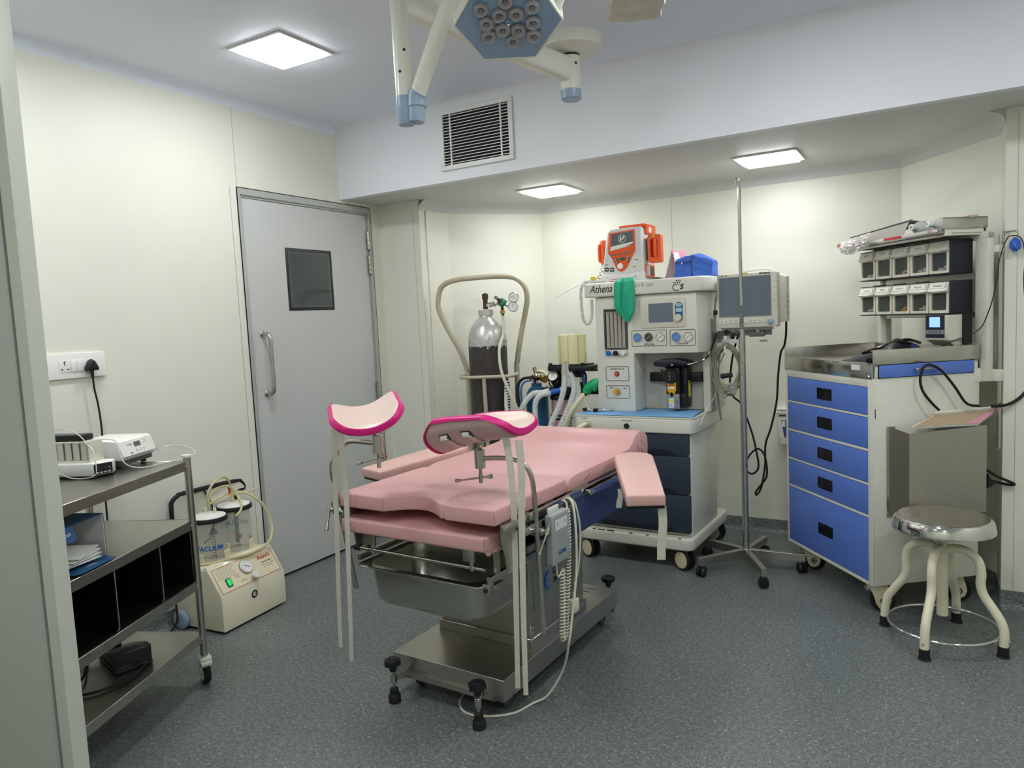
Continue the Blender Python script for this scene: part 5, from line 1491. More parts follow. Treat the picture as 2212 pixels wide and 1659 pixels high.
g = A_.g(); g.tube([(.392, .33, 1.44), (.378, .325, 1.38), (.372, .325, 1.30), (.375, .322, 1.20), (.375, .325, .95), (.385, .36, .75)], .006, 'greytube', 8, sub=5); g.tube([(.392, .345, 1.44), (.375, .335, 1.40), (.378, .335, 1.25), (.372, .33, 1.1), (.365, .33, .9), (.355, .2, .83), (.352, .1, .76)], .002, 'paper', 6, sub=5); g.box(.372, .392, .30, .34, 1.32, 1.345, 'black', r=.003); g.done('side_cable')

# things on the machine
D = Thing('defibrillator', 'orange and white defibrillator with paddles on top shelf of anaesthesia machine', 'defibrillator', FA, (-.12, .35, 1.5275))
z0 = 1.5275
g = D.g()
b0 = [(-.250, z0 + .004), (-.235, z0), (-.015, z0), (.0, z0 + .004), (.002, z0 + .10), (-.004, z0 + .285), (-.014, z0 + .298), (-.192, z0 + .300), (-.212, z0 + .285), (-.243, z0 + .10)]
g.prism(b0, 'y', .272, .44, 'lightgrey', r=.012, seg=3)
g.prism([(-.255, z0), (.006, z0), (.006, z0 + .05), (-.252, z0 + .05)], 'y', .262, .30, 'lightgrey', r=.010, seg=3)
g.done('housing')
g = D.g(); g.box(-.150, .005, .30, .44, z0 + .296, z0 + .315, 'orange', r=.006); g.box(-.002, .012, .31, .45, z0 + .26, z0 + .31, 'orange', r=.004); g.box(.0105, .0125, .345, .38, z0 + .268, z0 + .296, 'paper'); g.done('carry_handle')
g = D.g()
pan = [(-.198, 1.806), (-.043, 1.812), (-.042, 1.695), (-.060, 1.668), (-.095, 1.606), (-.112, 1.590), (-.130, 1.585), (-.148, 1.592), (-.162, 1.612), (-.185, 1.665), (-.208, 1.695)]
g.prism(pan, 'y', .2685, .273, 'orange', r=.003); fp = g.done('front_panel')
g = D.g(); g.prism([(-.185, 1.724), (-.054, 1.728), (-.053, 1.803), (-.183, 1.798)], 'y', .2672, .2686, 'screendark'); g.done('screen', fp)
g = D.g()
g.add([(-.193, .2668, 1.705), (-.188, .2668, 1.728), (-.12, .2668, 1.738), (-.052, .2668, 1.745), (-.053, .2668, 1.737), (-.10, .2668, 1.720)], [(0, 1, 2, 3, 4, 5)], 'paper')  # white patch: glare painted across the lower part of the film
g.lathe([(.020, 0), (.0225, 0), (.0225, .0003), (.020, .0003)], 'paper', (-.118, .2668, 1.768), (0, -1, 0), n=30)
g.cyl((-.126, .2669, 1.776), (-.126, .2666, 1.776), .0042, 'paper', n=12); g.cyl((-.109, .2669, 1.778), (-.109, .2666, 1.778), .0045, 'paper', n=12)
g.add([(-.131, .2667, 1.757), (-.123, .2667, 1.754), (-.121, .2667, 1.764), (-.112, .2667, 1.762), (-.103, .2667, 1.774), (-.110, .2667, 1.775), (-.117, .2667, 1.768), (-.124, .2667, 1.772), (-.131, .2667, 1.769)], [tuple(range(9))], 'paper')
g.done('screen_film_glare', fp, smooth_deg=0)
g = D.g()
for k in range(5):
    x = -.184 + .028 * k; z = 1.681 + .002 * k; g.prism(rrect(x - .009, x + .009, z - .0045, z + .0045, .002), 'y', .2665, .269, 'darkgrey'); g.box(x - .003, x + .003, .2662, .2666, z - .002, z + .002, 'lightgrey')
g.prism(rrect(-.139, -.104, 1.648, 1.665, .007), 'y', .2655, .269, 'darkgrey', r=.001)
for (x, z, a) in ((-.160, 1.655, -35), (-.153, 1.640, -35), (-.085, 1.660, 40), (-.088, 1.643, 40)):
    X = Mx.Translation(V((x, .268, z))) @ Mx.Rotation(rad(a), 4, 'Y'); g.box(-.010, .010, -.002, .001, -.006, .006, 'darkgrey', r=.001, X=X); g.box(-.008, .002, -.0025, -.0019, -.002, .003, 'paper', X=X)
g.prism(rrect(-.232, -.206, 1.592, 1.615, .004), 'y', .2695, .273, 'darkgrey'); g.prism(rrect(-.199, -.174, 1.589, 1.612, .004), 'y', .2695, .273, 'darkgrey')
for x, z in ((-.219, 1.604), (-.187, 1.601)): g.box(x - .008, x + .008, .2685, .2696, z - .002, z + .002, 'paper')
for pts_ in ([(-.232, 1.625), (-.195, 1.618), (-.228, 1.648)], [(-.072, 1.625), (-.024, 1.630), (-.024, 1.662), (-.030, 1.664)], [(-.085, 1.592), (-.026, 1.598), (-.026, 1.618), (-.070, 1.616)]):
    g.prism(pts_, 'y', .2708, .2724, 'offwhite'); cx = sum(q[0] for q in pts_) / len(pts_); cz = sum(q[1] for q in pts_) / len(pts_); g.box(cx - .010, cx + .010, .2703, .2708, cz - .0015, cz + .0015, 'ink')
g.done('buttons', fp)
g = D.g(); g.lathe([(0, 0), (.021, 0), (.021, .003), (0, .003)], 'orange', (-.131, .269, 1.616), (0, -1, 0), n=26); g.lathe([(0, 0), (.0165, 0), (.0165, .010), (.013, .012), (0, .012)], 'white', (-.131, .2662, 1.616), (0, -1, 0), n=26); g.done('mode_knob', fp)
g = D.g(); g.prism(rrect(-.200, -.075, 1.5335, 1.545, .002), 'y', .259, .263, 'orange'); g.box(-.19, -.165, .2585, .2592, 1.535, 1.543, 'teal'); g.text('A', .018, 'inkgrey', (-.042, .2615, 1.553), (1, 0, 0), (0, 0, 1)); g.done('printer_slot')
def paddle(x0, x1, zb, zt, y0, y1, side):
    g = D.g()
    w = x1 - x0
    pr = [(y0, zb), (y1, zb + .006), (y1, zt - .012), (y1 - .012, zt), (y0 + .010, zt - .002), (y0, zt - .016)]
    g.prism(pr, 'x', x0, x1, 'orange', r=.006, seg=2)
    xo = x1 if side > 0 else x0
    ym = (y0 + y1) / 2
    g.tube([(xo, ym, zb + .02), (xo + side * .018, ym, zb + .028), (xo + side * .020, ym, (zb + zt) / 2), (xo + side * .018, ym, zt - .03), (xo, ym, zt - .02)], .0105, 'orange', 12, sub=4)
    g.cyl((xo + side * .01, ym, zt - .012), (xo + side * .012, ym, zt - .002), .006, 'yellow')
    return g.done('paddle')
g = D.g()
o = rrect(.016, .092, 1.622, 1.776, .014); i = rrect(.034, .076, 1.650, 1.752, .012); n = len(o)
vs = [(q[0], .345, q[1]) for q in o] + [(q[0] + .002, .300, q[1]) for q in o] + [(q[0], .300, q[1]) for q in i] + [(q[0], .330, q[1]) for q in i]
g.add(vs, [(j * n + k, j * n + (k + 1) % n, (j + 1) * n + (k + 1) % n, (j + 1) * n + k) for j in range(3) for k in range(n)] + [tuple(range(3 * n, 4 * n)), tuple(range(n))], 'orange')
g.tube([(.060, .318, 1.648), (.061, .300, 1.66), (.061, .298, 1.70), (.061, .300, 1.742), (.060, .318, 1.754)], .0095, 'orange', 12, sub=4)
g.cyl((.055, .300, 1.766), (.055, .296, 1.767), .006, 'yellow'); g.box(.008, .016, .31, .345, 1.64, 1.76, 'black')
g.done('paddle')
paddle(-.266, -.244, 1.634, 1.776, .300, .36, -1)
g = D.g(); g.box(.002, .008, .29, .43, z0 + .02, z0 + .09, 'orange', r=.002); g.box(.0075, .0085, .30, .35, z0 + .028, z0 + .085, 'paper'); g.box(.0075, .010, .36, .41, z0 + .03, z0 + .08, 'darkgrey'); g.done('side_port')
g = D.g(); g.tube(helix([(-.268, .34, 1.634), (-.275, .33, 1.60), (-.285, .31, 1.565), (-.30, .28, 1.54)], .010, 5, 10), .0018, 'bronze', 5); g.tube([(-.262, .34, 1.634), (-.268, .33, 1.59), (-.275, .30, 1.55)], .0018, 'red', 5, sub=3); g.done('paddle_lead')
g = G()
g.box(.022, .09, .30, .36, z0 + .0002, z0 + .010, 'black', r=.003)
rr = random.Random(9)
for k in range(7):
    pth = [(.020 + .08 * rr.random(), .24 + .12 * rr.random(), z0 + .006 + .006 * rr.random()) for _ in range(5)]
    g.tube(pth, .0028, 'ink' if k % 3 else 'grey', 6, sub=5)
single(g, 'lead_tangle', 'tangle of dark leads on the machine shelf beside the defibrillator', 'cables', FA)
g = G()
def slab(g, a, b, c, d, th, m, m2=None):
    n = (V(b) - V(a)).cross(V(d) - V(a)).normalized() * th
    q = [V(p) for p in (a, b, c, d)]; g.add(q + [p + n for p in q], [(0, 1, 2, 3), (4, 5, 6, 7), (0, 1, 5, 4), (1, 2, 6, 5), (2, 3, 7, 6), (3, 0, 4, 7)], m)
zc0 = z0 + .0008
rg0, rg1 = (.133, .365, 1.690), (.172, .470, 1.690)
slab(g, (.087, .365, zc0), (.126, .470, zc0), rg1, rg0, .0015, 'lightgrey')
slab(g, rg0, rg1, (.195, .470, zc0), (.156, .365, zc0), .0015, 'pinkpaper')
slab(g, (.140, .366, 1.676), (.156, .41, 1.676), (.170, .41, 1.60), (.152, .366, 1.60), .003, 'paper')
for k in range(4): g.box(.140 + .004 * k, .143 + .004 * k, .3635, .3645, 1.656 - .02 * k, 1.661 - .02 * k, 'ink')
single(g, 'desk_calendar', 'grey and pink tent shaped desk calendar between defibrillator and blue pouch', 'calendar', FA)
P_ = Thing('zipped_pouch', 'soft blue nylon zipped pouch on the machine shelf beside the desk calendar', 'pouch', FA @ Mx.Translation(V((.004, -.030, .0004))), (.28, .33, z0))
g = P_.g()
b = bmesh.new(); bmesh.ops.create_cube(b, size=1); bmesh.ops.subdivide_edges(b, edges=b.edges[:], cuts=11, use_grid_fill=True)
for v in b.verts:
    x, y, z = v.co * 2
    r_ = max(abs(x), abs(y), abs(z)); k = V((x, y, z)).length
    f = .72 + .28 * r_ / k if k else 1
    f *= 1.12
    top = .058 * (1 - .10 * x) - .012 * abs(x) ** 3 + .004 * math.sin(7 * x + 2)
    zz = .0 if z < 0 else 1
    nx = .1 * x * min(1, f) ; ny = .055 * y * min(1, f) * (1 - .18 * (z + 1) / 2)
    nz = (z + 1) / 2 * (.108 + .012 * math.cos(2.2 * x) - .018 * max(0, x) ** 2 - .010 * abs(y) ** 2)
    w = .006 * math.sin(6 * x + 3 * z) * math.sin(3 * y + 4 * z + 1) + .0022 * math.sin(11 * x - 5 * z)
    v.co = V((.283 + nx + w * .4, .335 + ny + w * (1 if y < 0 else -.5), z0 + max(0, nz + w * (z > -.5))))
g.bm(b, 'bluecloth'); g.done('pouch_body', smooth_deg=60)
g = P_.g(); g.tube([(.187, .277, z0 + .074), (.21, .275, z0 + .079), (.24, .276, z0 + .078), (.272, .277, z0 + .080)], .0018, 'navydark', 6, sub=3); g.tube([(.274, .276, z0 + .002), (.277, .273, z0 + .04), (.272, .278, z0 + .08), (.280, .30, z0 + .118)], .0018, 'navydark', 6, sub=4); g.tube([(.222, .272, z0 + .082), (.228, .266, z0 + .074), (.220, .265, z0 + .066)], .0022, 'chrome', 6, sub=3); g.done('zip')
# green cloth bag over the shelf edge
g = G()
vs, fs = [], []
nz_, nx_ = 26, 18
for i in range(nz_ + 1):
    t = i / nz_; z = 1.545 - .238 * t
    wl = -.128 - .006 * math.sin(3 * t); wr = -.016 + .004 * math.sin(4 * t)
    if t < .1: wl, wr = wl + .012 * (1 - t / .1), wr - .010 * (1 - t / .1)
    if t > .62: k = (t - .62) / .38; wl += .062 * k ** 1.5 ; wr -= .030 * k ** 2.2
    for side in (0, 1):
        for j in range(nx_ + 1):
            u = j / nx_; x = wl + (wr - wl) * u
            bul = math.sin(PI * u) ** .6
            fold = .020 * math.exp(-((u - .66 + .16 * t) / .085) ** 2) + .013 * math.exp(-((u - .30 - .10 * t) / .08) ** 2) - .008 * math.exp(-((u - .48) / .06) ** 2)
            y = .1685 - (.006 + .016 * bul * min(1, t * 3) + fold) if side == 0 else .1695 - .001 * bul
            if t < .06: y += (.06 - t) / .06 * .03
            vs.append((x, y, z))
W_ = nx_ + 1
for i in range(nz_):
    for j in range(nx_):
        a = i * 2 * W_ + j; fs.append((a, a + 1, a + 2 * W_ + 1, a + 2 * W_)); a += W_; fs.append((a, a + 2 * W_, a + 2 * W_ + 1, a + 1))
    for j in (0, nx_): a = i * 2 * W_ + j; fs.append((a, a + W_, a + 3 * W_, a + 2 * W_))
for i in (0, nz_):
    for j in range(nx_): a = i * 2 * W_ + j; fs.append((a, a + 1, a + W_ + 1, a + W_))
g.add(vs, fs, 'green')
single(g, 'green_bag', 'green rubber breathing bag hanging over front edge of the machine shelf', 'bag', FA)
# vaporiser
V_ = Thing('vaporiser', 'black and amber vaporiser with round dial hung on rail of anaesthesia machine', 'vaporiser', FA, (.18, .28, .83))
g = V_.g()
g.box(.128, .205, .222, .329, .90, 1.05, 'black', r=.006); g.box(.205, .238, .25, .329, .86, 1.05, 'black', r=.005); g.box(.128, .235, .24, .329, .826, .905, 'black', r=.004); g.done('body')
g = V_.g(); g.lathe([(0, 0), (.040, 0), (.042, .006), (.040, .022), (.036, .026), (0, .026)], 'black', (.160, .223, 1.003), (0, -1, 0), n=32)
for k in range(24):
    a = rad(15 * k); g.box(-.001, .001, -.022, -.004, .0395, .0425, 'darkgrey', X=Mx.Translation(V((.160, .223, 1.003))) @ Mx.Rotation(a, 4, 'Y'))
for k, t in enumerate(('5', '0', '3')): g.text(t, .013, 'paper', (.158, .1965, 1.020 - .017 * k), (1, 0, 0), (0, 0, 1))
g.done('dial')
g = V_.g(); g.prism([(.136, .985), (.186, .985), (.186, .925), (.176, .905), (.146, .905), (.136, .925)], 'y', .218, .2225, 'amber', r=.001); g.box(.158, .176, .2172, .2182, .932, .944, 'paper'); g.box(.140, .157, .2172, .2182, .932, .944, 'lightgrey'); g.text('U', .024, 'ink', (.161, .2175, .968), (1, 0, 0), (0, 0, 1)); g.box(.140, .182, .2172, .2182, .949, .951, 'ink'); g.done('agent_label')
g = V_.g(); g.prism([(.130, .900), (.150, .905), (.160, .885), (.176, .905), (.204, .905), (.204, .826), (.130, .826)], 'y', .214, .2225, 'grey', r=.002); g.box(.146, .174, .2125, .2142, .828, .882, 'lightgrey', r=.001); g.box(.147, .173, .2118, .2127, .862, .874, 'yellow'); g.text('S', .016, 'ink', (.160, .212, .842), (1, 0, 0), (0, 0, 1)); g.text('G', .016, 'ink', (.189, .2136, .862), (1, 0, 0), (0, 0, 1)); g.prism([(.152, .913), (.168, .913), (.160, .898)], 'y', .212, .2225, 'ink'); g.done('filler_block')
g = V_.g(); g.box(.2382, .2392, .27, .30, .885, .972, 'yellow'); g.box(.2392, .2396, .278, .292, .955, .967, 'ink'); g.done('side_label')
g = G()
X = Mx.Translation(V((.16, .245, 1.052)))
g.prism([(-.098, .028), (-.085, .004), (-.03, .0), (.09, .002), (.104, .022), (.09, .032), (.02, .044), (-.06, .040)], 'y', -.045, .055, 'navydark', r=.008, seg=2, X=X)
g.tube([X @ V((-.03, -.05, .008)), X @ V((.02, -.056, .020)), X @ V((.08, -.05, .004))], .006, 'blackgloss', 8, sub=4)
g.tube([X @ V((-.025, -.052, .002)), X @ V((.03, -.058, .012)), X @ V((.09, -.045, .012)), X @ V((.14, -.02, .022)), X @ V((.185, .008, .045)), X @ V((.212, .025, .10)), X @ V((.225, .06, .17))], .0055, 'blackgloss', 8, sub=5)
single(g, 'pressure_cuff', 'dark folded blood pressure cuff with black hose lying on top of the vaporiser', 'pressure cuff', FA)
g = G()
vs, fs = [], []
XS = [-.328, -.27, -.20, -.12, -.06, -.0405, -.036, .0, .06, .13, .20, .26, .326]
for i in range(13):
    for j in range(7):
        u, v = i / 12, j / 6
        x = XS[i]; y1 = .193 if x < -.038 else .350
        xx = x - (.03 * v if i > 10 else 0)
        vs.append((xx, .0405 + (y1 - .0405) * v - .02 * v * (i > 10), .8046 + .0035 * max(0, math.sin(6 * u + 3 * v)) * v * (1 - v) * 3 + .0012 * (1 + math.sin(11 * u + 5))))
n0 = len(vs); vs += [(x, y, z - .0012) for x, y, z in vs]
for i in range(12):
    for j in range(6):
        a = i * 7 + j; fs.append((a, a + 7, a + 8, a + 1)); fs.append((n0 + a, n0 + a + 1, n0 + a + 8, n0 + a + 7))
for i in range(12): a = i * 7; fs.append((a, a + 7, n0 + a + 7, n0 + a)); a += 6; fs.append((a, n0 + a, n0 + a + 7, a + 7))
for j in range(6): a = j; fs.append((a, n0 + a, n0 + a + 1, a + 1)); a += 84; fs.append((a, a + 1, n0 + a + 1, n0 + a))
g.add(vs, fs, 'drape')
single(g, 'drape_sheet', 'light blue paper sheet spread on work tray of anaesthesia machine', 'sheet', FA)
for k, (x, y, a, lab) in enumerate(((-.278, .145, 12, 'small steel cylinder key lying nearest the tray edge on the blue sheet'), (-.215, .150, 35, 'small steel cylinder key lying behind another key on the blue sheet'))):
    g = G(Mx.Translation(V((x, y, .8125))) @ Mx.Rotation(rad(a), 4, 'Z') if False else None)
    X = Mx.Translation(V((x, y, .8115))) @ Mx.Rotation(rad(a), 4, 'Z')
    g.T = X
    g.prism([(-.045, -.006), (.03, -.006), (.045, -.016), (.052, -.010), (.044, -.003), (.044, .003), (.052, .010), (.045, .016), (.03, .006), (-.045, .006)], 'z', 0, .012, 'chrome', r=.002)
    g.lathe([(.006, 0), (.015, 0), (.015, .016), (.006, .016)], 'steeldarkshade', (-.045, 0, 0), n=8)
    single(g, 'cylinder_key', lab, 'key', FA, 'cylinder keys on the blue sheet')
# small blue cylinder
FC = FA
FC = FA @ Mx.Translation(V((.008, -.01, 0)))
C_ = Thing('small_gas_cylinder', 'small blue gas cylinder with valve between oxygen cylinder and anaesthesia machine', 'gas cylinder', FC, (-.72, .28, 0))
g = C_.g(); g.lathe([(0, 0), (.06, 0), (.068, .01), (.068, .86), (.062, .90), (.045, .925), (.032, .935), (.032, .955), (0, .955)], 'gasblue', (-.72, .28, .0), n=32); g.done('body')
g = C_.g(); g.cyl((-.72, .28, .955), (-.72, .28, .985), .014, 'chrome'); g.cyl((-.75, .26, .985), (-.675, .27, .99), .016, 'bronze'); g.lathe([(0, 0), (.026, 0), (.028, .012), (.02, .02), (0, .02)], 'chrome', (-.705, .25, .995), n=18); g.cyl((-.705, .25, 1.015), (-.712, .248, 1.055), .010, 'chrome', r2=.014); g.cyl((-.675, .27, .985), (-.645, .26, .98), .020, 'brass', r2=.024); g.cyl((-.735, .25, .975), (-.70, .23, .965), .009, 'chrome'); g.done('valve')
g = C_.g(); g.tube([(-.75, .26, .99), (-.79, .24, .985), (-.815, .22, .95), (-.815, .21, .88), (-.80, .21, .80)], .009, 'navydark', 10, sub=5); g.tube([(-.735, .25, .972), (-.775, .23, .965), (-.795, .22, .92), (-.785, .21, .82)], .005, 'bluehose', 8, sub=5); g.tube([(-.75, .27, 1.0), (-.72, .29, 1.02), (-.67, .29, 1.02), (-.63, .28, .985)], .010, 'ivory', 10, sub=4); g.done('pressure_hose')
# ------------------------------------------------------------------ patient monitor on its arm (frame FA)
P_ = Thing('patient_monitor', 'off white patient monitor with blank grey screen on arm beside anaesthesia machine', 'monitor', FA, (.55, .34, 1.215))
g = P_.g()
g.prism(rrect(.400, .706, 1.248, 1.528, .012), 'y', .28, .345, 'creamgrey', r=.006, seg=2)
g.prism([(.425, 1.27), (.738, 1.27), (.738, 1.50), (.70, 1.515), (.425, 1.515)], 'y', .345, .415, 'creamgrey', r=.008)
for k in range(5): g.box(.684, .7065, .279, .30, 1.345 + .033 * k, 1.3465 + .033 * k, 'grey')
for k in range(9): g.box(.7385, .7392, .352, .372, 1.30 + .014 * k, 1.304 + .014 * k, 'darkgrey')
g.box(.7385, .7395, .38, .40, 1.295, 1.42, 'lightgrey'); 
for k in range(4): g.box(.7395, .74, .384, .394, 1.31 + .027 * k, 1.322 + .027 * k, 'ink')
g.tube([(.52, .345, 1.525), (.54, .345, 1.540), (.60, .345, 1.545), (.66, .345, 1.540), (.675, .345, 1.525)], .007, 'creamgrey', 10, sub=4)
g.box(.533, .560, .278, .283, 1.5255, 1.5295, 'yellow')
g.text('STAR 65', .014, 'ink', (.432, .2792, 1.519), (1, 0, 0), (0, 0, 1)); g.text('SKANRAY', .013, 'ink', (.645, .2792, 1.521), (1, 0, 0), (0, 0, 1), shear=.2, bold=.0006)
hs = g.done('housing')
g = P_.g(); g.prism(rrect(.410, .676, 1.306, 1.512, .004), 'y', .277, .2805, 'grey'); g.prism(rrect(.415, .671, 1.311, 1.507, .002), 'y', .2755, .2775, 'screen'); g.done('screen', hs)
g = P_.g(); g.prism(rrect(.410, .640, 1.272, 1.296, .006), 'y', .2765, .2805, 'offwhite')
for k in range(9):
    if k == 5: continue
    x = .424 + .0245 * k; g.lathe([(0, 0), (.0075, 0), (.007, .002), (0, .002)], 'lightgrey', (x, .2768, 1.284), (0, -1, 0), n=16); g.tube([(x - .003, .2744, 1.284), (x, .2744, 1.287), (x + .003, .2744, 1.284), (x, .2744, 1.281)], .0007, 'ink', 4, closed=True)
g.done('key_strip', hs)
g = P_.g(); g.lathe([(0, 0), (.019, 0), (.019, .003), (0, .003)], 'lightgrey', (.672, .28, 1.276), (0, -1, 0), n=26); g.lathe([(0, 0), (.0145, 0), (.014, .008), (.011, .010), (0, .010)], 'bluecap', (.672, .277, 1.276), (0, -1, 0), n=26); g.done('rotary_knob', hs)
g = P_.g()
g.box(.375, .655, .355, .385, 1.205, 1.232, 'grey', r=.003); g.box(.40, .66, .345, .40, 1.232, 1.246, 'lightgrey', r=.002); g.box(.40, .50, .35, .39, 1.165, 1.185, 'lightgrey', r=.002); g.box(.425, .44, .36, .38, 1.17, 1.21, 'lightgrey')
g.cyl((.545, .35, 1.215), (.625, .35, 1.215), .018, 'grey', bev=.003); g.box(.585, .60, .335, .36, 1.215, 1.245, 'lightgrey'); g.box(.60, .63, .34, .385, 1.17, 1.18, 'grey'); g.cyl((.43, .342, 1.225), (.43, .330, 1.225), .013, 'black', n=8); g.box(.356, .40, .36, .39, 1.17, 1.23, 'grey')
g.done('mounting_arm')
g = P_.g(); g.tube([(.728, .37, 1.268), (.722, .39, 1.20), (.70, .45, 1.14), (.672, .50, 1.10), (.655, .51, .98), (.645, .51, .84), (.615, .51, .70), (.585, .50, .60), (.580, .50, .48), (.560, .49, .36), (.536, .485, .318), (.532, .485, .335), (.56, .49, .375), (.590, .495, .43), (.580, .505, .53), (.545, .51, .572), (.505, .51, .545), (.480, .51, .50), (.475, .51, .45), (.51, .505, .43), (.545, .50, .47), (.535, .50, .56), (.515, .505, .65), (.485, .51, .74), (.455, .51, .82), (.425, .48, .86), (.41, .46, .90), (.42, .44, 1.0), (.44, .42, 1.1), (.47, .41, 1.2), (.49, .40, 1.26)], .0055, 'blackrubber', 8, sub=6); g.done('mains_cord')
C_ = Thing('cable_bundle', 'coiled bundle of grey monitor leads hanging under the patient monitor', 'cables', FA, (.42, .33, .90))
g = C_.g()
rr = random.Random(21)
for k in range(9):
    a, b = .058 + .024 * rr.random(), .105 + .028 * rr.random(); cx = .446 + .012 * (rr.random() - .5); cz = 1.035 + .025 * (rr.random() - .5); y = .280 + .014 * rr.random() * 2
    g.tube([(cx + a * math.cos(t) * (1 + .05 * math.sin(3 * t + k)), y + .008 * math.sin(2 * t + k), cz + b * math.sin(t) + .012 * math.cos(2 * t + k)) for t in [2 * PI * i / 12 for i in range(12)]], .0042, 'greytube', 7, sub=4, closed=True)
g.tube([(.438, .318, 1.158), (.42, .30, 1.10), (.385, .295, 1.02), (.378, .29, .95), (.41, .29, .885), (.46, .29, .90)], .0036, 'greytube', 7, sub=5)
g.done('leads')
g = C_.g(); g.cyl((.415, .268, .995), (.475, .268, 1.005), .013, 'navydark', n=14, bev=.003); g.box(.45, .50, .262, .277, .905, .965, 'clear', r=.006); g.box(.43, .455, .262, .277, .915, .95, 'greytube', r=.004); g.done('probe')
g = C_.g(); g.ribbon([(.440, .325, 1.160), (.440, .300, 1.155), (.440, .270, 1.15), (.441, .270, 1.12)], (1, 0, 0), .010, .002, 'paper', 3); g.done('tie_band')

# ------------------------------------------------------------------ drip stand
ivx, ivy = -.833, 3.76
I_ = Thing('drip_stand', 'tall steel five legged drip stand between anaesthesia machine and blue drawer cart', 'drip stand', FW, (ivx, ivy, 0))
g = I_.g(); g.cyl((ivx, ivy, .055), (ivx, ivy, 1.242), .0165, 'steel', n=24); g.cyl((ivx, ivy, .055), (ivx, ivy, .11), .024, 'steel', n=24, bev=.002); g.done('outer_pole')
g = I_.g(); g.cyl((ivx, ivy, 1.24), (ivx, ivy, 1.945), .0085, 'steelsmooth', n=18)
for k in range(11): g.lathe([(.0085, -.005), (.0115, 0), (.0085, .005)], 'steel', (ivx, ivy, 1.25 + .011 * k), n=16)
g.done('inner_rod')
g = I_.g(); g.tube([(ivx, ivy, 1.94), (ivx, ivy, 1.975), (ivx - .006, ivy - .002, 1.99), (ivx - .015, ivy - .004, 1.985), (ivx - .013, ivy - .003, 1.965), (ivx - .010, ivy - .002, 1.948)], .0036, 'steelsmooth', 8, sub=4); g.done('hook')
g = I_.g(); g.cyl((ivx - .014, ivy - .006, 1.218), (ivx - .036, ivy - .016, 1.218), .006, 'black'); 
b = [(.022 * (1 if i % 2 else .86) * math.cos(2 * PI * i / 12), .022 * (1 if i % 2 else .86) * math.sin(2 * PI * i / 12)) for i in range(12)]
X = Mx.Translation(V((ivx - .034, ivy - .015, 1.218))) @ V((-.8, -.5, 0)).to_track_quat('Z', 'Y').to_matrix().to_4x4()
g.prism(b, 'z', 0, .018, 'black', r=.004, X=X); g.done('clamp_knob')
for k, a in enumerate((-132.7, -60.9, 9.5, 82, 152)):
    X = Mx.Translation(V((ivx, ivy, 0))) @ Mx.Rotation(rad(a), 4, 'Z')
    g = I_.g(X)
    g.prism([(.018, .062), (.018, .108), (.285, .098), (.285, .062)], 'y', -.0145, .0145, 'steelflat', r=.0015, seg=1)
    lg = g.done('leg')
    p = I_.part('castor')
    g = I_.g(X); g.cyl((.262, 0, .045), (.262, 0, .0615), .006, 'steel'); g.box(.245, .282, -.010, .010, .036, .050, 'black', r=.004); g.done('fork', p)
    for sy in (-1, 1):
        g = I_.g(X @ Mx.Translation(V((.268, 0, .0255))) @ Mx.Rotation(rad(35 + 40 * k), 4, 'Z')); g.lathe([(0, 0), (.0205, 0), (.0255, .004), (.0255, .013), (.022, .018), (0, .0195)], 'black', (0, sy * .0035, 0), (0, sy, 0), n=24); g.done('wheel', p)

# white holder on the back wall, between machine and cart
Wl = Thing('wall_holder', 'white wall holder with lidded box and blue label behind the blue drawer cart', 'holder', FW, (-.66, YB - .06, .55))
g = Wl.g(); g.prism([(-.775, .735), (-.56, .735), (-.58, .56), (-.757, .56)], 'y', YB - .115, YB - .002, 'white', r=.004); g.done('box_body')
g = Wl.g(); g.box(-.782, -.553, YB - .122, YB - .001, .735, .748, 'white', r=.003); g.box(-.778, -.557, YB - .119, YB - .001, .757, .765, 'white', r=.002); g.box(-.76, -.57, YB - .10, YB - .001, .748, .757, 'lightgrey'); g.box(-.76, -.62, YB - .1185, YB - .114, .722, .728, 'ink'); g.done('lid')
g = Wl.g(); g.prism([(-.75, .700), (-.61, .700), (-.62, .625), (-.738, .625)], 'y', YB - .1175, YB - .115, 'bluebox'); g.prism([(-.738, .625), (-.62, .625), (-.622, .600), (-.732, .600)], 'y', YB - .1178, YB - .115, 'purple'); g.box(-.745, -.728, YB - .1184, YB - .117, .66, .695, 'paper'); g.box(-.708, -.694, YB - .1184, YB - .117, .63, .69, 'lightblue'); g.done('label_sticker')
g = Wl.g(); g.box(-.735, -.60, YB - .06, YB - .001, .775, .86, 'offwhite', r=.005); g.done('dispenser')
# ------------------------------------------------------------------ blue drawer cart (frame FK: x along the drawer fronts, y to the back)
K_ = Thing('drawer_cart', 'white medical cart with five blue drawers and steel tray top in the corner', 'drawer cart', FK, (.346, .25, 0))
WK, DK = .692, .50
g = K_.g()
g.box(.0, WK, .003, DK, .132, 1.030, 'offwhite', r=.004)
g.box(WK - .02, WK + .002, .47, .54, .985, 1.045, 'offwhite', r=.003)
g.box(WK + .0, WK + .0006, .008, .012, .86, .90, 'ink')
g.done('carcass')
g = K_.g()
zs = [(.148, .428), (.440, .570), (.580, .716), (.728, .862), (.872, .992)]
for z in (.132, .434, .575, .722, .867): pass
g.box(0, .016, -.004, .004, .132, 1.030, 'offwhite', r=.0015); g.box(.662, WK, -.004, .004, .132, 1.030, 'offwhite', r=.0015)
for (a, b) in ((.132, .147), (.4285, .4395), (.5705, .5795), (.7165, .7275), (.8625, .8715), (.9925, 1.030)): g.box(.012, .665, -.004, .004, a, b, 'offwhite', r=.0015)
g.done('front_frame')
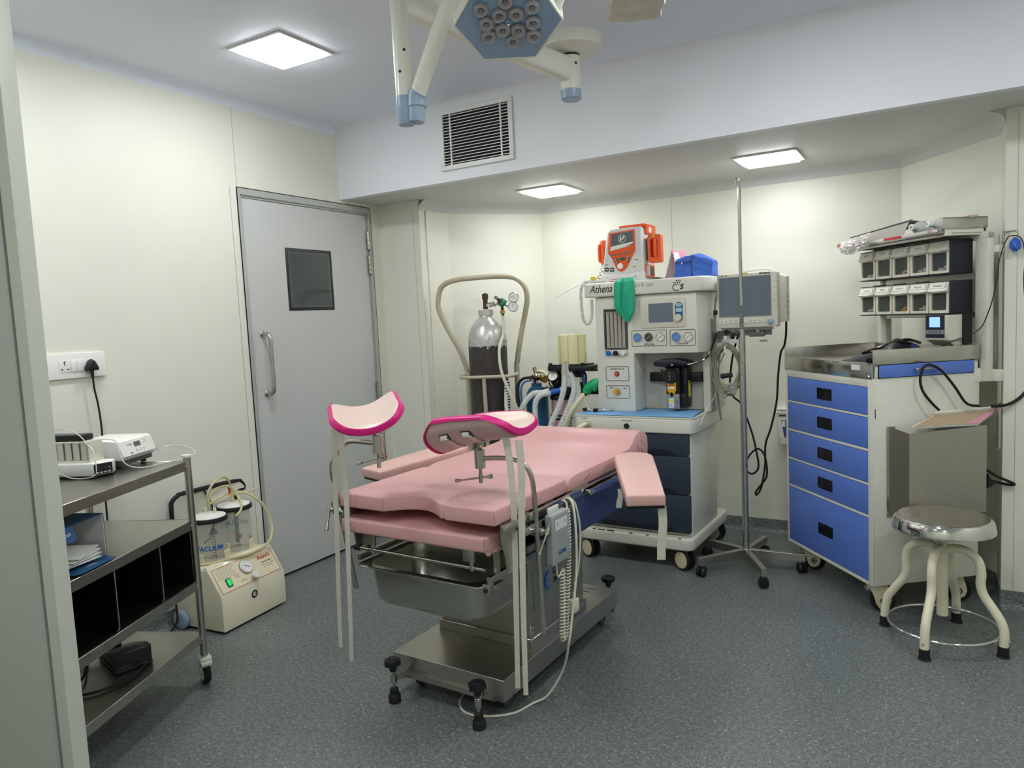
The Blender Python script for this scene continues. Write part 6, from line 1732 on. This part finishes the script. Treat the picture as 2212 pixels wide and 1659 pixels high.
for (z0, z1) in zs:
    g = K_.g(); g.box(.0165, .6615, .0005, .012, z0 - .0005, z1 + .0005, 'dark'); g.box(.018, .660, -.004, .008, z0 + .001, z1 - .001, 'blue', r=.0015)
    d_ = g.done('drawer')
    zc = (z0 + z1) / 2 if z1 - z0 < .2 else .282
    g = K_.g(); o = rrect(.285, .402, zc - .027, zc + .027, .004); i = rrect(.291, .396, zc - .021, zc + .021, .003)
    n = len(o); ys = (-.0045, -.006, -.0055, -.0042)
    vs = [(p[0], -.004, p[1]) for p in o] + [(p[0], -.0062, p[1]) for p in o] + [(p[0], -.0062, p[1]) for p in i] + [(p[0], -.0043, p[1]) for p in i]
    g.add(vs, [(j * n + k, j * n + (k + 1) % n, (j + 1) * n + (k + 1) % n, (j + 1) * n + k) for j in range(3) for k in range(n)] + [tuple(range(3 * n, 4 * n))], 'blackgloss')
    g.done('recessed_handle', d_)
g = K_.g(); g.box(WK + .0005, WK + .002, .022, .472, 1.0285, 1.085, 'dark'); g.box(WK + .001, WK + .006, .026, .468, 1.031, 1.083, 'blue', r=.001); sd = g.done('side_drawer')
g = K_.g(); g.tube([(WK + .006, .185, 1.060), (WK + .022, .188, 1.060), (WK + .024, .20, 1.060), (WK + .024, .285, 1.062), (WK + .022, .297, 1.063), (WK + .006, .30, 1.063)], .0045, 'steelsmooth', 10, sub=3); g.done('bar_handle', sd)
g = K_.g(); g.box(.60, WK, .01, .49, 1.031, 1.078, 'offwhite'); g.done('side_drawer_housing')
g = K_.g()
g.box(.0, WK - .001, .0, DK, 1.079, 1.083, 'steelflat')
g.box(-.004, WK, -.006, .0, 1.026, 1.092, 'steelsmooth', r=.001); g.box(-.004, .0, -.004, DK, 1.03, 1.140, 'steelflat', r=.001); g.box(-.004, WK, DK - .002, DK + .002, 1.03, 1.140, 'steelflat', r=.001); g.box(WK + .001, WK + .007, -.004, .497, 1.086, 1.148, 'steel', r=.0015); g.box(WK - .012, WK + .006, -.002, .495, 1.143, 1.148, 'steel', r=.001)
for x in (.008, WK - .02): g.lathe([(0, 0), (.006, 0), (.004, .003), (0, .003)], 'chrome', (x, -.006, 1.036), (0, -1, 0), n=12)
g.box(.555, .615, -.0068, -.006, 1.060, 1.083, 'paper')
g.done('tray_top')
for (x0, x1) in ((.660, .725), (.015, .082)):
    g = K_.g(); g.box(x0, x1, .502, .534, .99, 1.6195, 'offwhite', r=.003); g.done('rack_post')
g = K_.g(); g.box(.0, .725, .5015, .538, 1.590, 1.6196, 'offwhite', r=.002); g.box(.03, .70, .33, .36, 1.608, 1.6195, 'offwhite', r=.002); g.box(.03, .06, .33, .50, 1.61, 1.6195, 'offwhite'); g.box(.64, .69, .33, .50, 1.61, 1.6195, 'offwhite'); g.done('rack_beam')
g = K_.g()
for z in (1.428, 1.262): g.box(.082, .660, .503, .513, z, z + .024, 'steelflat')
g.done('bin_rail')
g = K_.g(); g.box(.02, .692, .318, .522, 1.620, 1.624, 'steelflat'); g.box(.02, .692, .314, .318, 1.620, 1.640, 'steelflat', r=.001); g.box(.016, .02, .314, .524, 1.620, 1.665, 'steelflat', r=.001); g.box(.02, .692, .522, .526, 1.620, 1.665, 'steelflat', r=.001); g.box(.692, .700, .314, .526, 1.637, 1.684, 'steel', r=.0015); g.box(.680, .700, .316, .524, 1.679, 1.684, 'steel'); g.box(.685, .695, .33, .51, 1.62, 1.64, 'offwhite'); g.done('top_tray')
g = K_.g(); g.cyl((.735, .555, .70), (.735, .555, 1.60), .008, 'steel', n=16); g.box(.705, .745, .534, .562, 1.53, 1.56, 'offwhite', r=.002); g.box(.69, .745, .534, .566, .99, 1.04, 'offwhite', r=.002); g.tube([(.735, .555, 1.598), (.738, .556, 1.606), (.75, .56, 1.609), (.795, .57, 1.609), (.80, .572, 1.60), (.80, .572, 1.585)], .004, 'steelsmooth', 8, sub=4); g.done('rear_rod')
g = K_.g()
g.box(WK + .0008, WK + .0026, .060, .10, .432, .822, 'steel')
g.add([(WK + .0026, .072, .44), (WK + .075, .110, .44), (WK + .075, .110, .800), (WK + .0026, .072, .822), (WK + .0026, .0735, .44), (WK + .075, .1115, .44), (WK + .075, .1115, .800), (WK + .0026, .0735, .822)], [(0, 1, 2, 3), (7, 6, 5, 4), (0, 4, 5, 1), (1, 5, 6, 2), (2, 6, 7, 3), (3, 7, 4, 0)], 'steelflat')
g.prism([(.110, .800), (.47, .812), (.47, .44), (.110, .44)], 'x', WK + .074, WK + .0755, 'steelflat', r=.0005, seg=1); g.box(WK + .0026, WK + .075, .10, .47, .44, .442, 'steelflat'); g.box(WK + .0026, WK + .075, .4685, .47, .44, .80, 'steelflat')
for z in (.80, .455): g.lathe([(0, 0), (.004, 0), (.003, .002), (0, .0025)], 'chrome', (WK + .0026, .066, z), (1, 0, 0), n=10)
g.done('file_bin')
for (x, y, a) in ((.085, .075, -42), (.635, .060, -24), (.62, .44, -32), (.08, .43, 30)):
    p = K_.part('castor'); X = Mx.Translation(V((x, y, 0))) @ Mx.Rotation(rad(a), 4, 'Z')
    g = K_.g(X); pr = [(.034 + .036 * math.cos(rad(t)), .060 + .040 * math.sin(rad(t))) for t in range(-150, 60, 20)] + [(.045, .115), (-.035, .118), (-.038, .10)]
    pr = [(-.030, .128), (.030, .128), (.036, .112), (.045, .085), (.050, .058), (.042, .032), (.022, .018), (0.0, .020), (-.012, .038), (-.020, .07), (-.034, .105)]
    for sx in (-1, 1): g.prism(pr, 'x', sx * .019, sx * .026, 'ivory', r=.002) if False else g.prism([(y_, z_) for y_, z_ in pr], 'x', min(sx * .0185, sx * .026), max(sx * .0185, sx * .026), 'ivory', r=.002)
    g.box(-.026, .026, -.034, .034, .112, .1315, 'ivory', r=.004)
    for sx in (-1, 1):
        g.lathe([(.010, 0), (.014, 0), (.014, .0012), (.010, .0012)], 'ink', (sx * .026, .018, .054), (sx, 0, 0), n=20); g.cyl((sx * .026, .018, .054), (sx * .0275, .018, .054), .006, 'ink', n=12)
    g.box(-.018, .018, -.052, -.022, .094, .106, 'grey', r=.003); g.box(-.022, -.008, -.045, -.02, .106, .126, 'ivory', r=.003); g.box(.008, .022, -.045, -.02, .106, .126, 'ivory', r=.003)
    g.done('fork', p)
    g = K_.g(X); g.lathe([(0, -.015), (.04, -.015), (.050, -.012), (.052, -.006), (.052, .006), (.050, .012), (.04, .015), (0, .015)], 'blackrubber', (0, .018, .0525), (1, 0, 0), n=30); g.done('wheel', p)

# tilt-out bins
def bins(zb, zt, names, label, contents):
    B = Thing('tilt_bin_unit', label, 'storage bins', FK, (.34, .45, zb), 'tilt bin units on the cart rack')
    x0, x1, y0, y1 = .034, .648, .392, .500
    g = B.g()
    g.box(x0, x1, y1 - .003, y1, zb, zt, 'navydark'); g.box(x0, x0 + .003, y0 + .012, y1, zb, zt, 'navydark'); g.box(x1 - .003, x1, y0, y1, zb, zt, 'navydark', r=.001); g.box(x0, x1, y0 + .004, y1, zt - .003, zt, 'navydark'); g.box(x0, x1, y0 - .002, y1, zb, zb + .004, 'navydark')
    for k in range(3): g.box(x0 + .1 + .15 * k, x0 + .17 + .15 * k, y0 + .002, y0 + .02, zt, zt + .004, 'ink')
    g.box(x1, x1 + .0012, y0 + .012, y1 - .012, zb + .012, zb + .016, 'ink'); g.box(x1, x1 + .0012, y0 + .012, y1 - .012, zt - .02, zt - .016, 'ink')
    w = (x1 - x0 - .004) / 5
    for k in range(1, 5): g.box(x0 + w * k - .001, x0 + w * k + .001, y0 + .012, y1, zb + .003, zt - .003, 'navydark')
    g.done('case')
    H = zt - zb
    for k in range(5):
        a = x0 + .0035 + w * k; b = a + w - .0062; c = (a + b) / 2
        g = B.g()
        o = rrect(a, b, zb + .006, zt - .004, .003); i = rrect(a + .013, b - .013, zb + .018, zt - .052, .007)
        n = len(o)
        vs = [(p[0], y0 + .008, p[1]) for p in o] + [(p[0], y0, p[1]) for p in o] + [(p[0], y0, p[1]) for p in i] + [(p[0], y0 + .008, p[1]) for p in i]
        g.add(vs, [(j * n + q, j * n + (q + 1) % n, ((j + 1) % 4) * n + (q + 1) % n, ((j + 1) % 4) * n + q) for j in range(4) for q in range(n)], 'creamgrey')
        # hooded label ledge
        m = 9; vs = []; fs = []
        for q in range(m + 1):
            t = q / m; x = a + .001 + (b - a - .002) * t; e = 4 * t * (1 - t)
            vs += [(x, y0 + .001, zt - .006), (x, y0 - .006 - .003 * e, zt - .030), (x, y0 - .014 - .005 * e, zt - .040 - .004 * e), (x, y0 - .010 - .004 * e, zt - .046 - .004 * e), (x, y0 + .001, zt - .046 - .002 * e)]
        for q in range(m):
            for j in range(5): fs.append((q * 5 + j, q * 5 + (j + 1) % 5, q * 5 + 5 + (j + 1) % 5, q * 5 + 5 + j))
        fs += [(0, 1, 2, 3, 4), tuple(m * 5 + j for j in range(5))]
        g.add(vs, fs, 'creamgrey')
        bn = g.done('bin')
        g = B.g(); g.prism(rrect(a + .010, b - .010, zb + .015, zt - .049, .006), 'y', y0 + .004, y0 + .005, 'binwindow'); g.done('window', bn)
        if names[k] is not None:
            g = B.g(); o_ = V((c, y0 - .0062, zt - .020)); u_ = V((0, .30, 1)).normalized(); r_ = V((1, 0, 0)); nn = r_.cross(u_)
            X = Mx(((1, u_.x, nn.x, o_.x), (0, u_.y, nn.y, o_.y), (0, u_.z, nn.z, o_.z), (0, 0, 0, 1)))
            hw, hh = (b - a) * .40, .0105 if zb < 1.4 else .0085
            gg = B.g(X); gg.box(-hw, hw, -hh, hh, 0, .0012, 'paper'); gg.text(names[k], .0115, 'ink', (0, 0, .0014), (1, 0, 0), (0, 1, 0), shear=.25, ext=.0001, sx=.85); gg.done('label_holder', bn)
        if contents[k]:
            m_, lab, nm, cat = contents[k]
            g = G(); rr = random.Random(31 + k + int(zb * 100))
            for q in range(30 if m_ != 'lightgreen' else 1):
                x = a + .026 + (b - a - .052) * rr.random(); z = zb + .012 + .030 * rr.random() * (x - a) / (b - a); L = .012 + .012 * rr.random()
                if m_ == 'lightgreen': x, z, L = b - .034, zb + .016, .014
                X = Mx.Translation(V((x, y0 + .032 + .024 * rr.random(), z + .006))) @ Mx.Rotation(rr.uniform(-.4, .4), 4, 'Y') @ Mx.Rotation(rr.uniform(0, 3), 4, 'Z')
                g.box(-L * .7, L * .7, -.008, .008, -.003, .005, 'paper' if (m_ == 'vialmix' and q % 3 == 0) else ('red' if m_ == 'redmix' and q % 3 else ('vialmix' if m_ == 'redmix' else m_)), r=.002, X=X)
            o = single(g, nm, lab, cat, FK); o['kind'] = 'stuff'
bins(1.452, 1.598, ['Syringe IV', 'IV Cannula', '3 way stopcock', 'Tramadol Inj', None], 'upper row of five cream tilt out bins in dark case on the cart rack',
    [('vialmix', 'white packets in upper bin row, inside the bin farthest from the rack side', 'packets', 'packets'), None, ('redmix', 'red and white packets in the middle bin of upper row', 'packets', 'packets'), ('vialmix', 'white packets in upper bin row, two from the dark rack side', 'packets', 'packets'), ('vialmix', 'white ampoules in upper bin row, next to the dark rack side', 'ampoules', 'ampoules')])
bins(1.280, 1.424, ['3 way Caps', 'Atropine', 'Oxytocin Inj', 'Metrogyl Inj', 'Phenergan Inj'], 'lower row of five cream tilt out bins in dark case above the lit blue screen',
    [('vialmix', 'white packets in lower bin row, inside the bin farthest from the rack side', 'packets', 'packets'), ('lightgreen', 'single lime green cap in the lower bin row', 'cap', 'cap'), ('orangevial', 'orange vials in the middle bin of lower row', 'vials', 'vials'), ('vialmix', 'crumpled silver packets in lower bin row, two from the dark rack side', 'packets', 'packets'), None])

# lit monitor on the cart
U = Thing('screen_box', 'cream wall box with lit blue screen under the tilt bins on the cart', 'monitor', FK, (.6, .44, 1.0836))
g = U.g(); g.prism([(.540, 1.170), (.672, 1.170), (.672, 1.278), (.540, 1.278)], 'y', .365, .482, 'creamgrey', r=.005); g.prism([(.365, 1.17), (.40, 1.145), (.482, 1.145), (.482, 1.175)], 'x', .545, .668, 'creamgrey', r=.002); g.cyl((.56, .44, 1.0838), (.56, .44, 1.15), .008, 'creamgrey'); g.cyl((.65, .44, 1.0838), (.65, .44, 1.15), .008, 'creamgrey'); g.done('housing')
g = U.g(); g.box(.5395, .6515, .3635, .3655, 1.180, 1.2785, 'navydark'); g.box(.5395, .6515, .3628, .3640, 1.196, 1.214, 'grey'); 
for k in range(4): g.cyl((.563 + .021 * k, .3629, 1.205), (.563 + .021 * k, .3618, 1.205), .0045, 'darkgrey', n=12)
fp = g.done('front_panel')
g = U.g(); g.box(.565, .626, .3618, .3636, 1.226, 1.270, 'lcdblue'); g.done('screen', fp)
g = U.g(); g.box(.673, .684, .43, .47, 1.151, 1.28, 'black'); g.done('side_bracket')
U = Thing('black_cuff', 'black crumpled pressure cuff heaped on the steel tray of the cart', 'pressure cuff', FK, (.5, .3, 1.0836))
g = U.g()
n1, n2 = 18, 12; vs = []; fs = []
for side in (0, 1):
    for i in range(n1 + 1):
        for j in range(n2 + 1):
            u, v = i / n1, j / n2; e = (math.sin(PI * u) * math.sin(PI * v)) ** .5
            h = e * (.028 + .115 * u ** 1.1) + .006 * math.sin(9 * u + 5 * v) * e + .004 * math.sin(17 * v - 8 * u) * e
            vs.append((.36 + .31 * u, .07 + .22 * v + .045 * math.sin(3 * u), 1.0837 + (h if side == 0 else 0)))
N2 = n2 + 1; off = (n1 + 1) * N2
for i in range(n1):
    for j in range(n2): a = i * N2 + j; fs.append((a, a + N2, a + N2 + 1, a + 1))
for i in range(n1):
    for j in range(n2): a = off + i * N2 + j; fs.append((a, a + 1, a + N2 + 1, a + N2))
g.add(vs, fs, 'black')
g.tube([(.42, .14, 1.118), (.50, .15, 1.142), (.60, .18, 1.172), (.655, .20, 1.165)], .006, 'blackgloss', 8, sub=4); g.tube([(.40, .20, 1.118), (.50, .20, 1.150), (.60, .22, 1.180), (.655, .25, 1.165)], .006, 'blackgloss', 8, sub=4)
g.done('cuff')
g = U.g(); g.tube(helix([(.600, .040, 1.099), (.585, .09, 1.099), (.54, .13, 1.108)], .010, 14, 8), .0036, 'black', 6); g.done('coiled_tube')
# files resting on the steel file bin
def tilted(g, q, off, th, m):
    nn = (q[1] - q[0]).cross(q[3] - q[0]).normalized(); nn = nn if nn.z > 0 else -nn
    p = [v + nn * off for v in q]
    g.add(p + [v + nn * th for v in p], [(0, 1, 2, 3), (4, 5, 6, 7), (0, 1, 5, 4), (1, 2, 6, 5), (2, 3, 7, 6), (3, 0, 4, 7)], m)
Q = [V(v) for v in ((.790, .098, .824), (.790, .405, .818), (.7005, .580, .858), (.7005, .275, .852))]
F_ = Thing('file_folder', 'brown covered file with pink corner resting on steel file bin of the cart', 'file', FK, (.745, .33, .818))
g = F_.g(); tilted(g, Q, 0, .009, 'paper')
for k in range(3): tilted(g, [Q[0] + V((.001, -.0012 + .0004 * k, .001)), Q[0] + V((.001, 0, .001)), Q[3] + V((0, 0, 0)), Q[3] + V((0, -.0012, 0))], .002 + .0025 * k, .001, 'grey')
g.done('pages')
def bl(u, v): return (Q[0].lerp(Q[1], u)).lerp(Q[3].lerp(Q[2], u), v)
g = F_.g(); tilted(g, [bl(.03, .0), bl(1, 0), bl(1, .93), bl(.03, .93)], .0092, .0012, 'card'); tilted(g, [bl(.80, .0), bl(1, 0), bl(1, .93), bl(.94, .93)], .0105, .0004, 'pinkpaper'); g.done('cover')
g = G(); q2 = [bl(.02, .90), bl(1.03, .93), bl(1.04, 1.02), bl(.02, 1.0)]
tilted(g, q2, .0112, .010, 'paper')
for k in range(3): tilted(g, [q2[0] + V((.0006, 0, 0)), q2[1] + V((.0006, 0, 0)), q2[1] + V((.0009, 0, 0)), q2[0] + V((.0009, 0, 0))], .013 + .003 * k, .0006, 'grey')
single(g, 'loose_papers', 'white papers on the back edge of the brown file on steel bin', 'papers', FK)
# hoses at the side drawer
g = G()
g.tube([(.735, .46, .890), (.735, .40, .905), (.733, .345, .98), (.730, .285, 1.05), (.730, .235, 1.076), (.729, .205, 1.068), (.728, .19, 1.02), (.730, .20, .97), (.735, .235, .92), (.738, .27, .885)], .0055, 'blackrubber', 9, sub=6)
single(g, 'black_hose', 'looped black hose hanging over steel handle of side drawer', 'hose', FK)
g = G()
g.tube([(.745, .51, .886), (.765, .57, .892), (.785, .62, .93), (.80, .66, 1.0), (.815, .70, 1.09), (.83, .735, 1.19)], .0065, 'blackrubber', 9, sub=6)
single(g, 'thick_cord', 'thick black cord rising from the files to the jog in the wall', 'cord', FK)
g = G(); g.tube([(.735, .486, .62), (.76, .53, .585), (.785, .585, .555), (.76, .575, .548), (.735, .515, .565)], .006, 'blackrubber', 9, sub=5); g.prism([(.49, .60), (.525, .55), (.485, .535)], 'x', .73, .755, 'black', r=.004); single(g, 'cord_with_plug', 'black cord and plug sticking out behind the steel file bin', 'cord', FK)
U = Thing('lead_bundle', 'blue bulb and thin black lead hung on hook at rear of the cart', 'lead', FK, (.79, .57, 1.1))
g = U.g()
b = bmesh.new(); bmesh.ops.create_icosphere(b, subdivisions=4, radius=1)
for v in b.verts:
    p = v.co; w = 1 + .10 * math.sin(6 * p.x + 4 * p.z) + .08 * math.sin(9 * p.y - 5 * p.z); v.co = V((.79 + .020 * p.x * w, .572 + .018 * p.y * w, 1.555 + .027 * p.z * w))
g.bm(b, 'bluecloth'); g.done('blue_bulb', smooth_deg=50)
g = U.g()
g.tube([(.664, .335, 1.150), (.689, .42, 1.18), (.712, .482, 1.215), (.742, .492, 1.28), (.752, .505, 1.34), (.756, .52, 1.42), (.757, .53, 1.50), (.770, .545, 1.57), (.79, .55, 1.59), (.825, .565, 1.575), (.84, .57, 1.50), (.835, .57, 1.42), (.835, .575, 1.34), (.84, .58, 1.28), (.86, .59, 1.20), (.865, .60, 1.13), (.885, .61, 1.07), (.90, .62, 1.045), (.93, .63, 1.03)], .0022, 'ink', 6, sub=6)
g.done('thin_lead')
# on the top tray
zt = 1.6245
U = Thing('document_pile', 'flat papers lying at the rear of the cart top tray', 'papers', FK, (.55, .43, zt))
g = U.g(); 
for k in range(4): g.box(.46 + .02 * k, .674, .476 + .003 * k, .518 - .003 * k, zt + .001 + .017 * k, zt + .016 + .017 * k, 'paper', r=.002)
g.box(.54, .670, .488, .508, zt + .069, zt + .071, 'pinkpaper')
g.done('paper_stack')
for k, (x, y, a) in enumerate(((.505, .318, 20), (.610, .322, -8))):
    B2 = Thing('infusion_bottle', ('clear plastic infusion bottle lying at the middle of cart top tray', 'clear plastic infusion bottle lying nearest the metal lip of cart top tray')[k], 'bottle', FK, (x, y + .07, zt + .0305), 'infusion bottles on the cart')
    X = Mx.Translation(V((x, y + .012, zt + .031 + .012))) @ Mx.Rotation(rad(a), 4, 'Z')
    g = B2.g(X); g.lathe([(0, 0), (.011, 0), (.012, .010), (.022, .024), (.030, .040), (.030, .115), (.024, .125), (0, .125)], 'clearhose', (0, 0.0, 0), (0, 1, -.06), n=24); g.done('bottle_body')
    g = B2.g(X); g.lathe([(0, 0), (.006, 0), (.009, .002), (.013, .002), (.014, .004), (.014, .020), (0, .020)], 'white', (0, -.018, .001), (0, 1, -.06), n=24); g.cyl((0, -.0185, .001), (0, -.0175, .001), .005, 'grey'); g.done('cap')
U = Thing('plastic_folder', 'long plastic sleeve of papers with red print along cart top tray', 'folder', FK, (.25, .35, zt))
g = U.g()
slab(g, (.03, .312, 1.628), (.675, .312, 1.628), (.675, .3095, 1.640), (.03, .3095, 1.640), .0012, 'paper'); g.box(.335, .455, .3080, .3092, 1.6285, 1.639, 'red'); g.box(.62, .64, .308, .3092, 1.6285, 1.639, 'pinkpaper')
slab(g, (.04, .330, zt + .001), (.42, .335, zt + .001), (.46, .345, zt + .072), (.04, .345, zt + .05), .002, 'sleeve'); slab(g, (.03, .345, zt + .051), (.48, .345, zt + .077), (.40, .50, zt + .075), (.03, .50, zt + .045), .002, 'paper')
g.tube([(.03, .343, zt + .053), (.20, .343, zt + .063), (.36, .343, zt + .073), (.48, .343, zt + .080)], .0018, 'ink', 5); g.tube([(.10, .40, zt + .056), (.22, .41, zt + .068), (.36, .40, zt + .082)], .003, 'red', 5)
g.done('sleeve')
U = Thing('plastic_wrapping', 'crinkled clear plastic wrapping spilling over the far end of cart top tray', 'wrapping', FK, (.1, .31, 1.60))
g = U.g()
rr = random.Random(17); n1, n2 = 26, 12; vs = []; fs = []
for i in range(n1 + 1):
    for j in range(n2 + 1):
        u, v = i / n1, j / n2
        vs.append((.022 + .235 * u + .007 * (rr.random() - .5), .300 - .022 * math.sin(PI * v) * (.6 + .4 * math.sin(7 * u)) + .009 * (rr.random() - .5), 1.607 + (.050 + .022 * u) * v - .018 * math.sin(3.4 * u + .4) * (1 - v) + .008 * (rr.random() - .5)))
for i in range(n1):
    for j in range(n2): a = i * (n2 + 1) + j; fs.append((a, a + n2 + 1, a + n2 + 2, a + 1))
g.add(vs, fs, 'wrapclear'); g.done('film', smooth_deg=12, recalc=False)
g = U.g(); g.cyl((.000, .300, 1.640), (.03, .280, 1.642), .012, 'clear'); g.cyl((.006, .295, 1.640), (.013, .290, 1.641), .008, 'red'); g.done('nozzle')

# ------------------------------------------------------------------ stool
sx_, sy_ = .037, 3.23
S2 = Thing('revolving_stool', 'round steel topped stool on four curved cream legs in front of the drawer cart', 'stool', FW, (sx_, sy_, 0))
g = S2.g(); g.lathe([(0, .490), (.060, .490), (.166, .474), (.170, .456), (.178, .454), (.178, .460), (.172, .490), (.166, .500), (.158, .503), (0, .504)], 'chrome', (sx_, sy_, 0), n=56); g.done('seat')
g = S2.g(); g.lathe([(0, .5042), (.158, .5034), (.158, .5044), (0, .505)], 'steel', (sx_, sy_, 0), n=56); g.lathe([(.006, 0), (.0085, 0), (.0085, .0006), (.006, .0006)], 'bronze', (sx_ + .005, sy_ - .1735, .474), (0, -1, .2), n=20); g.done('seat_plate')
g = S2.g(); g.cyl((sx_, sy_, .105), (sx_, sy_, .40), .0205, 'cream', n=24); g.cyl((sx_, sy_, .40), (sx_, sy_, .492), .0185, 'cream', n=24); g.lathe([(.0186, 0), (.024, .0), (.024, .02), (.0186, .02)], 'bronze', (sx_, sy_, .455), n=20); g.done('spindle')
feet = [(-.023, 3.023), (.233, 3.159), (-.17, 3.293), (.09, 3.441)]
for (fx, fy) in feet:
    d = V((fx - sx_, fy - sy_, 0)); L = d.length; d.normalize()
    def P(r_, z): return (sx_ + d.x * r_, sy_ + d.y * r_, z)
    g = S2.g(); g.tube([P(.016, .372), P(.045, .384), P(.085, .380), P(.122, .352), P(.134, .305), P(.132, .262), P(.142, .222), P(.172, .178), P(.202, .130), P(.212, .085), P(L, .03)], .0165, 'cream', 16, sub=5)
    lg = g.done('leg')
    g = S2.g(); g.lathe([(0, 0), (.023, 0), (.022, .004), (.019, .006), (.0185, .040), (.0165, .042)], 'blackrubber', (fx, fy, 0), n=24); g.done('rubber_ferrule', lg)
    g = S2.g(); g.cyl(P(.20, .062), P(.2335, .064), .0042, 'chrome', n=12); g.done('screw', lg)
g = S2.g(); g.tube([(sx_ + .192 * math.cos(2 * PI * i / 48), sy_ + .192 * math.sin(2 * PI * i / 48), .066) for i in range(48)], .0062, 'chrome', 12, closed=True); g.done('foot_ring')
# ------------------------------------------------------------------ camera, world, view
yaw, pitch, roll, F_ = -0.527351395, -0.0889347482, -0.0487329168, 1567.00315
fw = V((math.sin(yaw) * math.cos(pitch), math.cos(yaw) * math.cos(pitch), math.sin(pitch)))
rt = V((math.cos(yaw), -math.sin(yaw), 0)); up = rt.cross(fw)
c, s = math.cos(roll), math.sin(roll)
X_ = rt * c + up * s; Y_ = up * c - rt * s
cam = bpy.data.cameras.new('camera'); co = bpy.data.objects.new('camera', cam); COL.objects.link(co)
co.matrix_world = Mx(((X_.x, Y_.x, -fw.x, 0), (X_.y, Y_.y, -fw.y, 0), (X_.z, Y_.z, -fw.z, 1.35), (0, 0, 0, 1)))
cam.sensor_fit = 'HORIZONTAL'; cam.sensor_width = 36; cam.lens = 36 * F_ / 2212; cam.clip_start = .02
SC.camera = co
w = bpy.data.worlds.new('world'); SC.world = w; w.use_nodes = True
w.node_tree.nodes['Background'].inputs['Color'].default_value = (.6, .62, .6, 1)
w.node_tree.nodes['Background'].inputs['Strength'].default_value = .05
vs_ = SC.view_settings
vs_.view_transform = 'Standard'; vs_.look = 'None'; vs_.gamma = 1; vs_.use_curve_mapping = False
vs_.exposure = 1.40
SC.cycles.max_bounces = 10; SC.cycles.diffuse_bounces = 6; SC.cycles.transparent_max_bounces = 16; SC.cycles.glossy_bounces = 5
SC.cycles.sample_clamp_indirect = 6; SC.cycles.caustics_reflective = False; SC.cycles.caustics_refractive = False
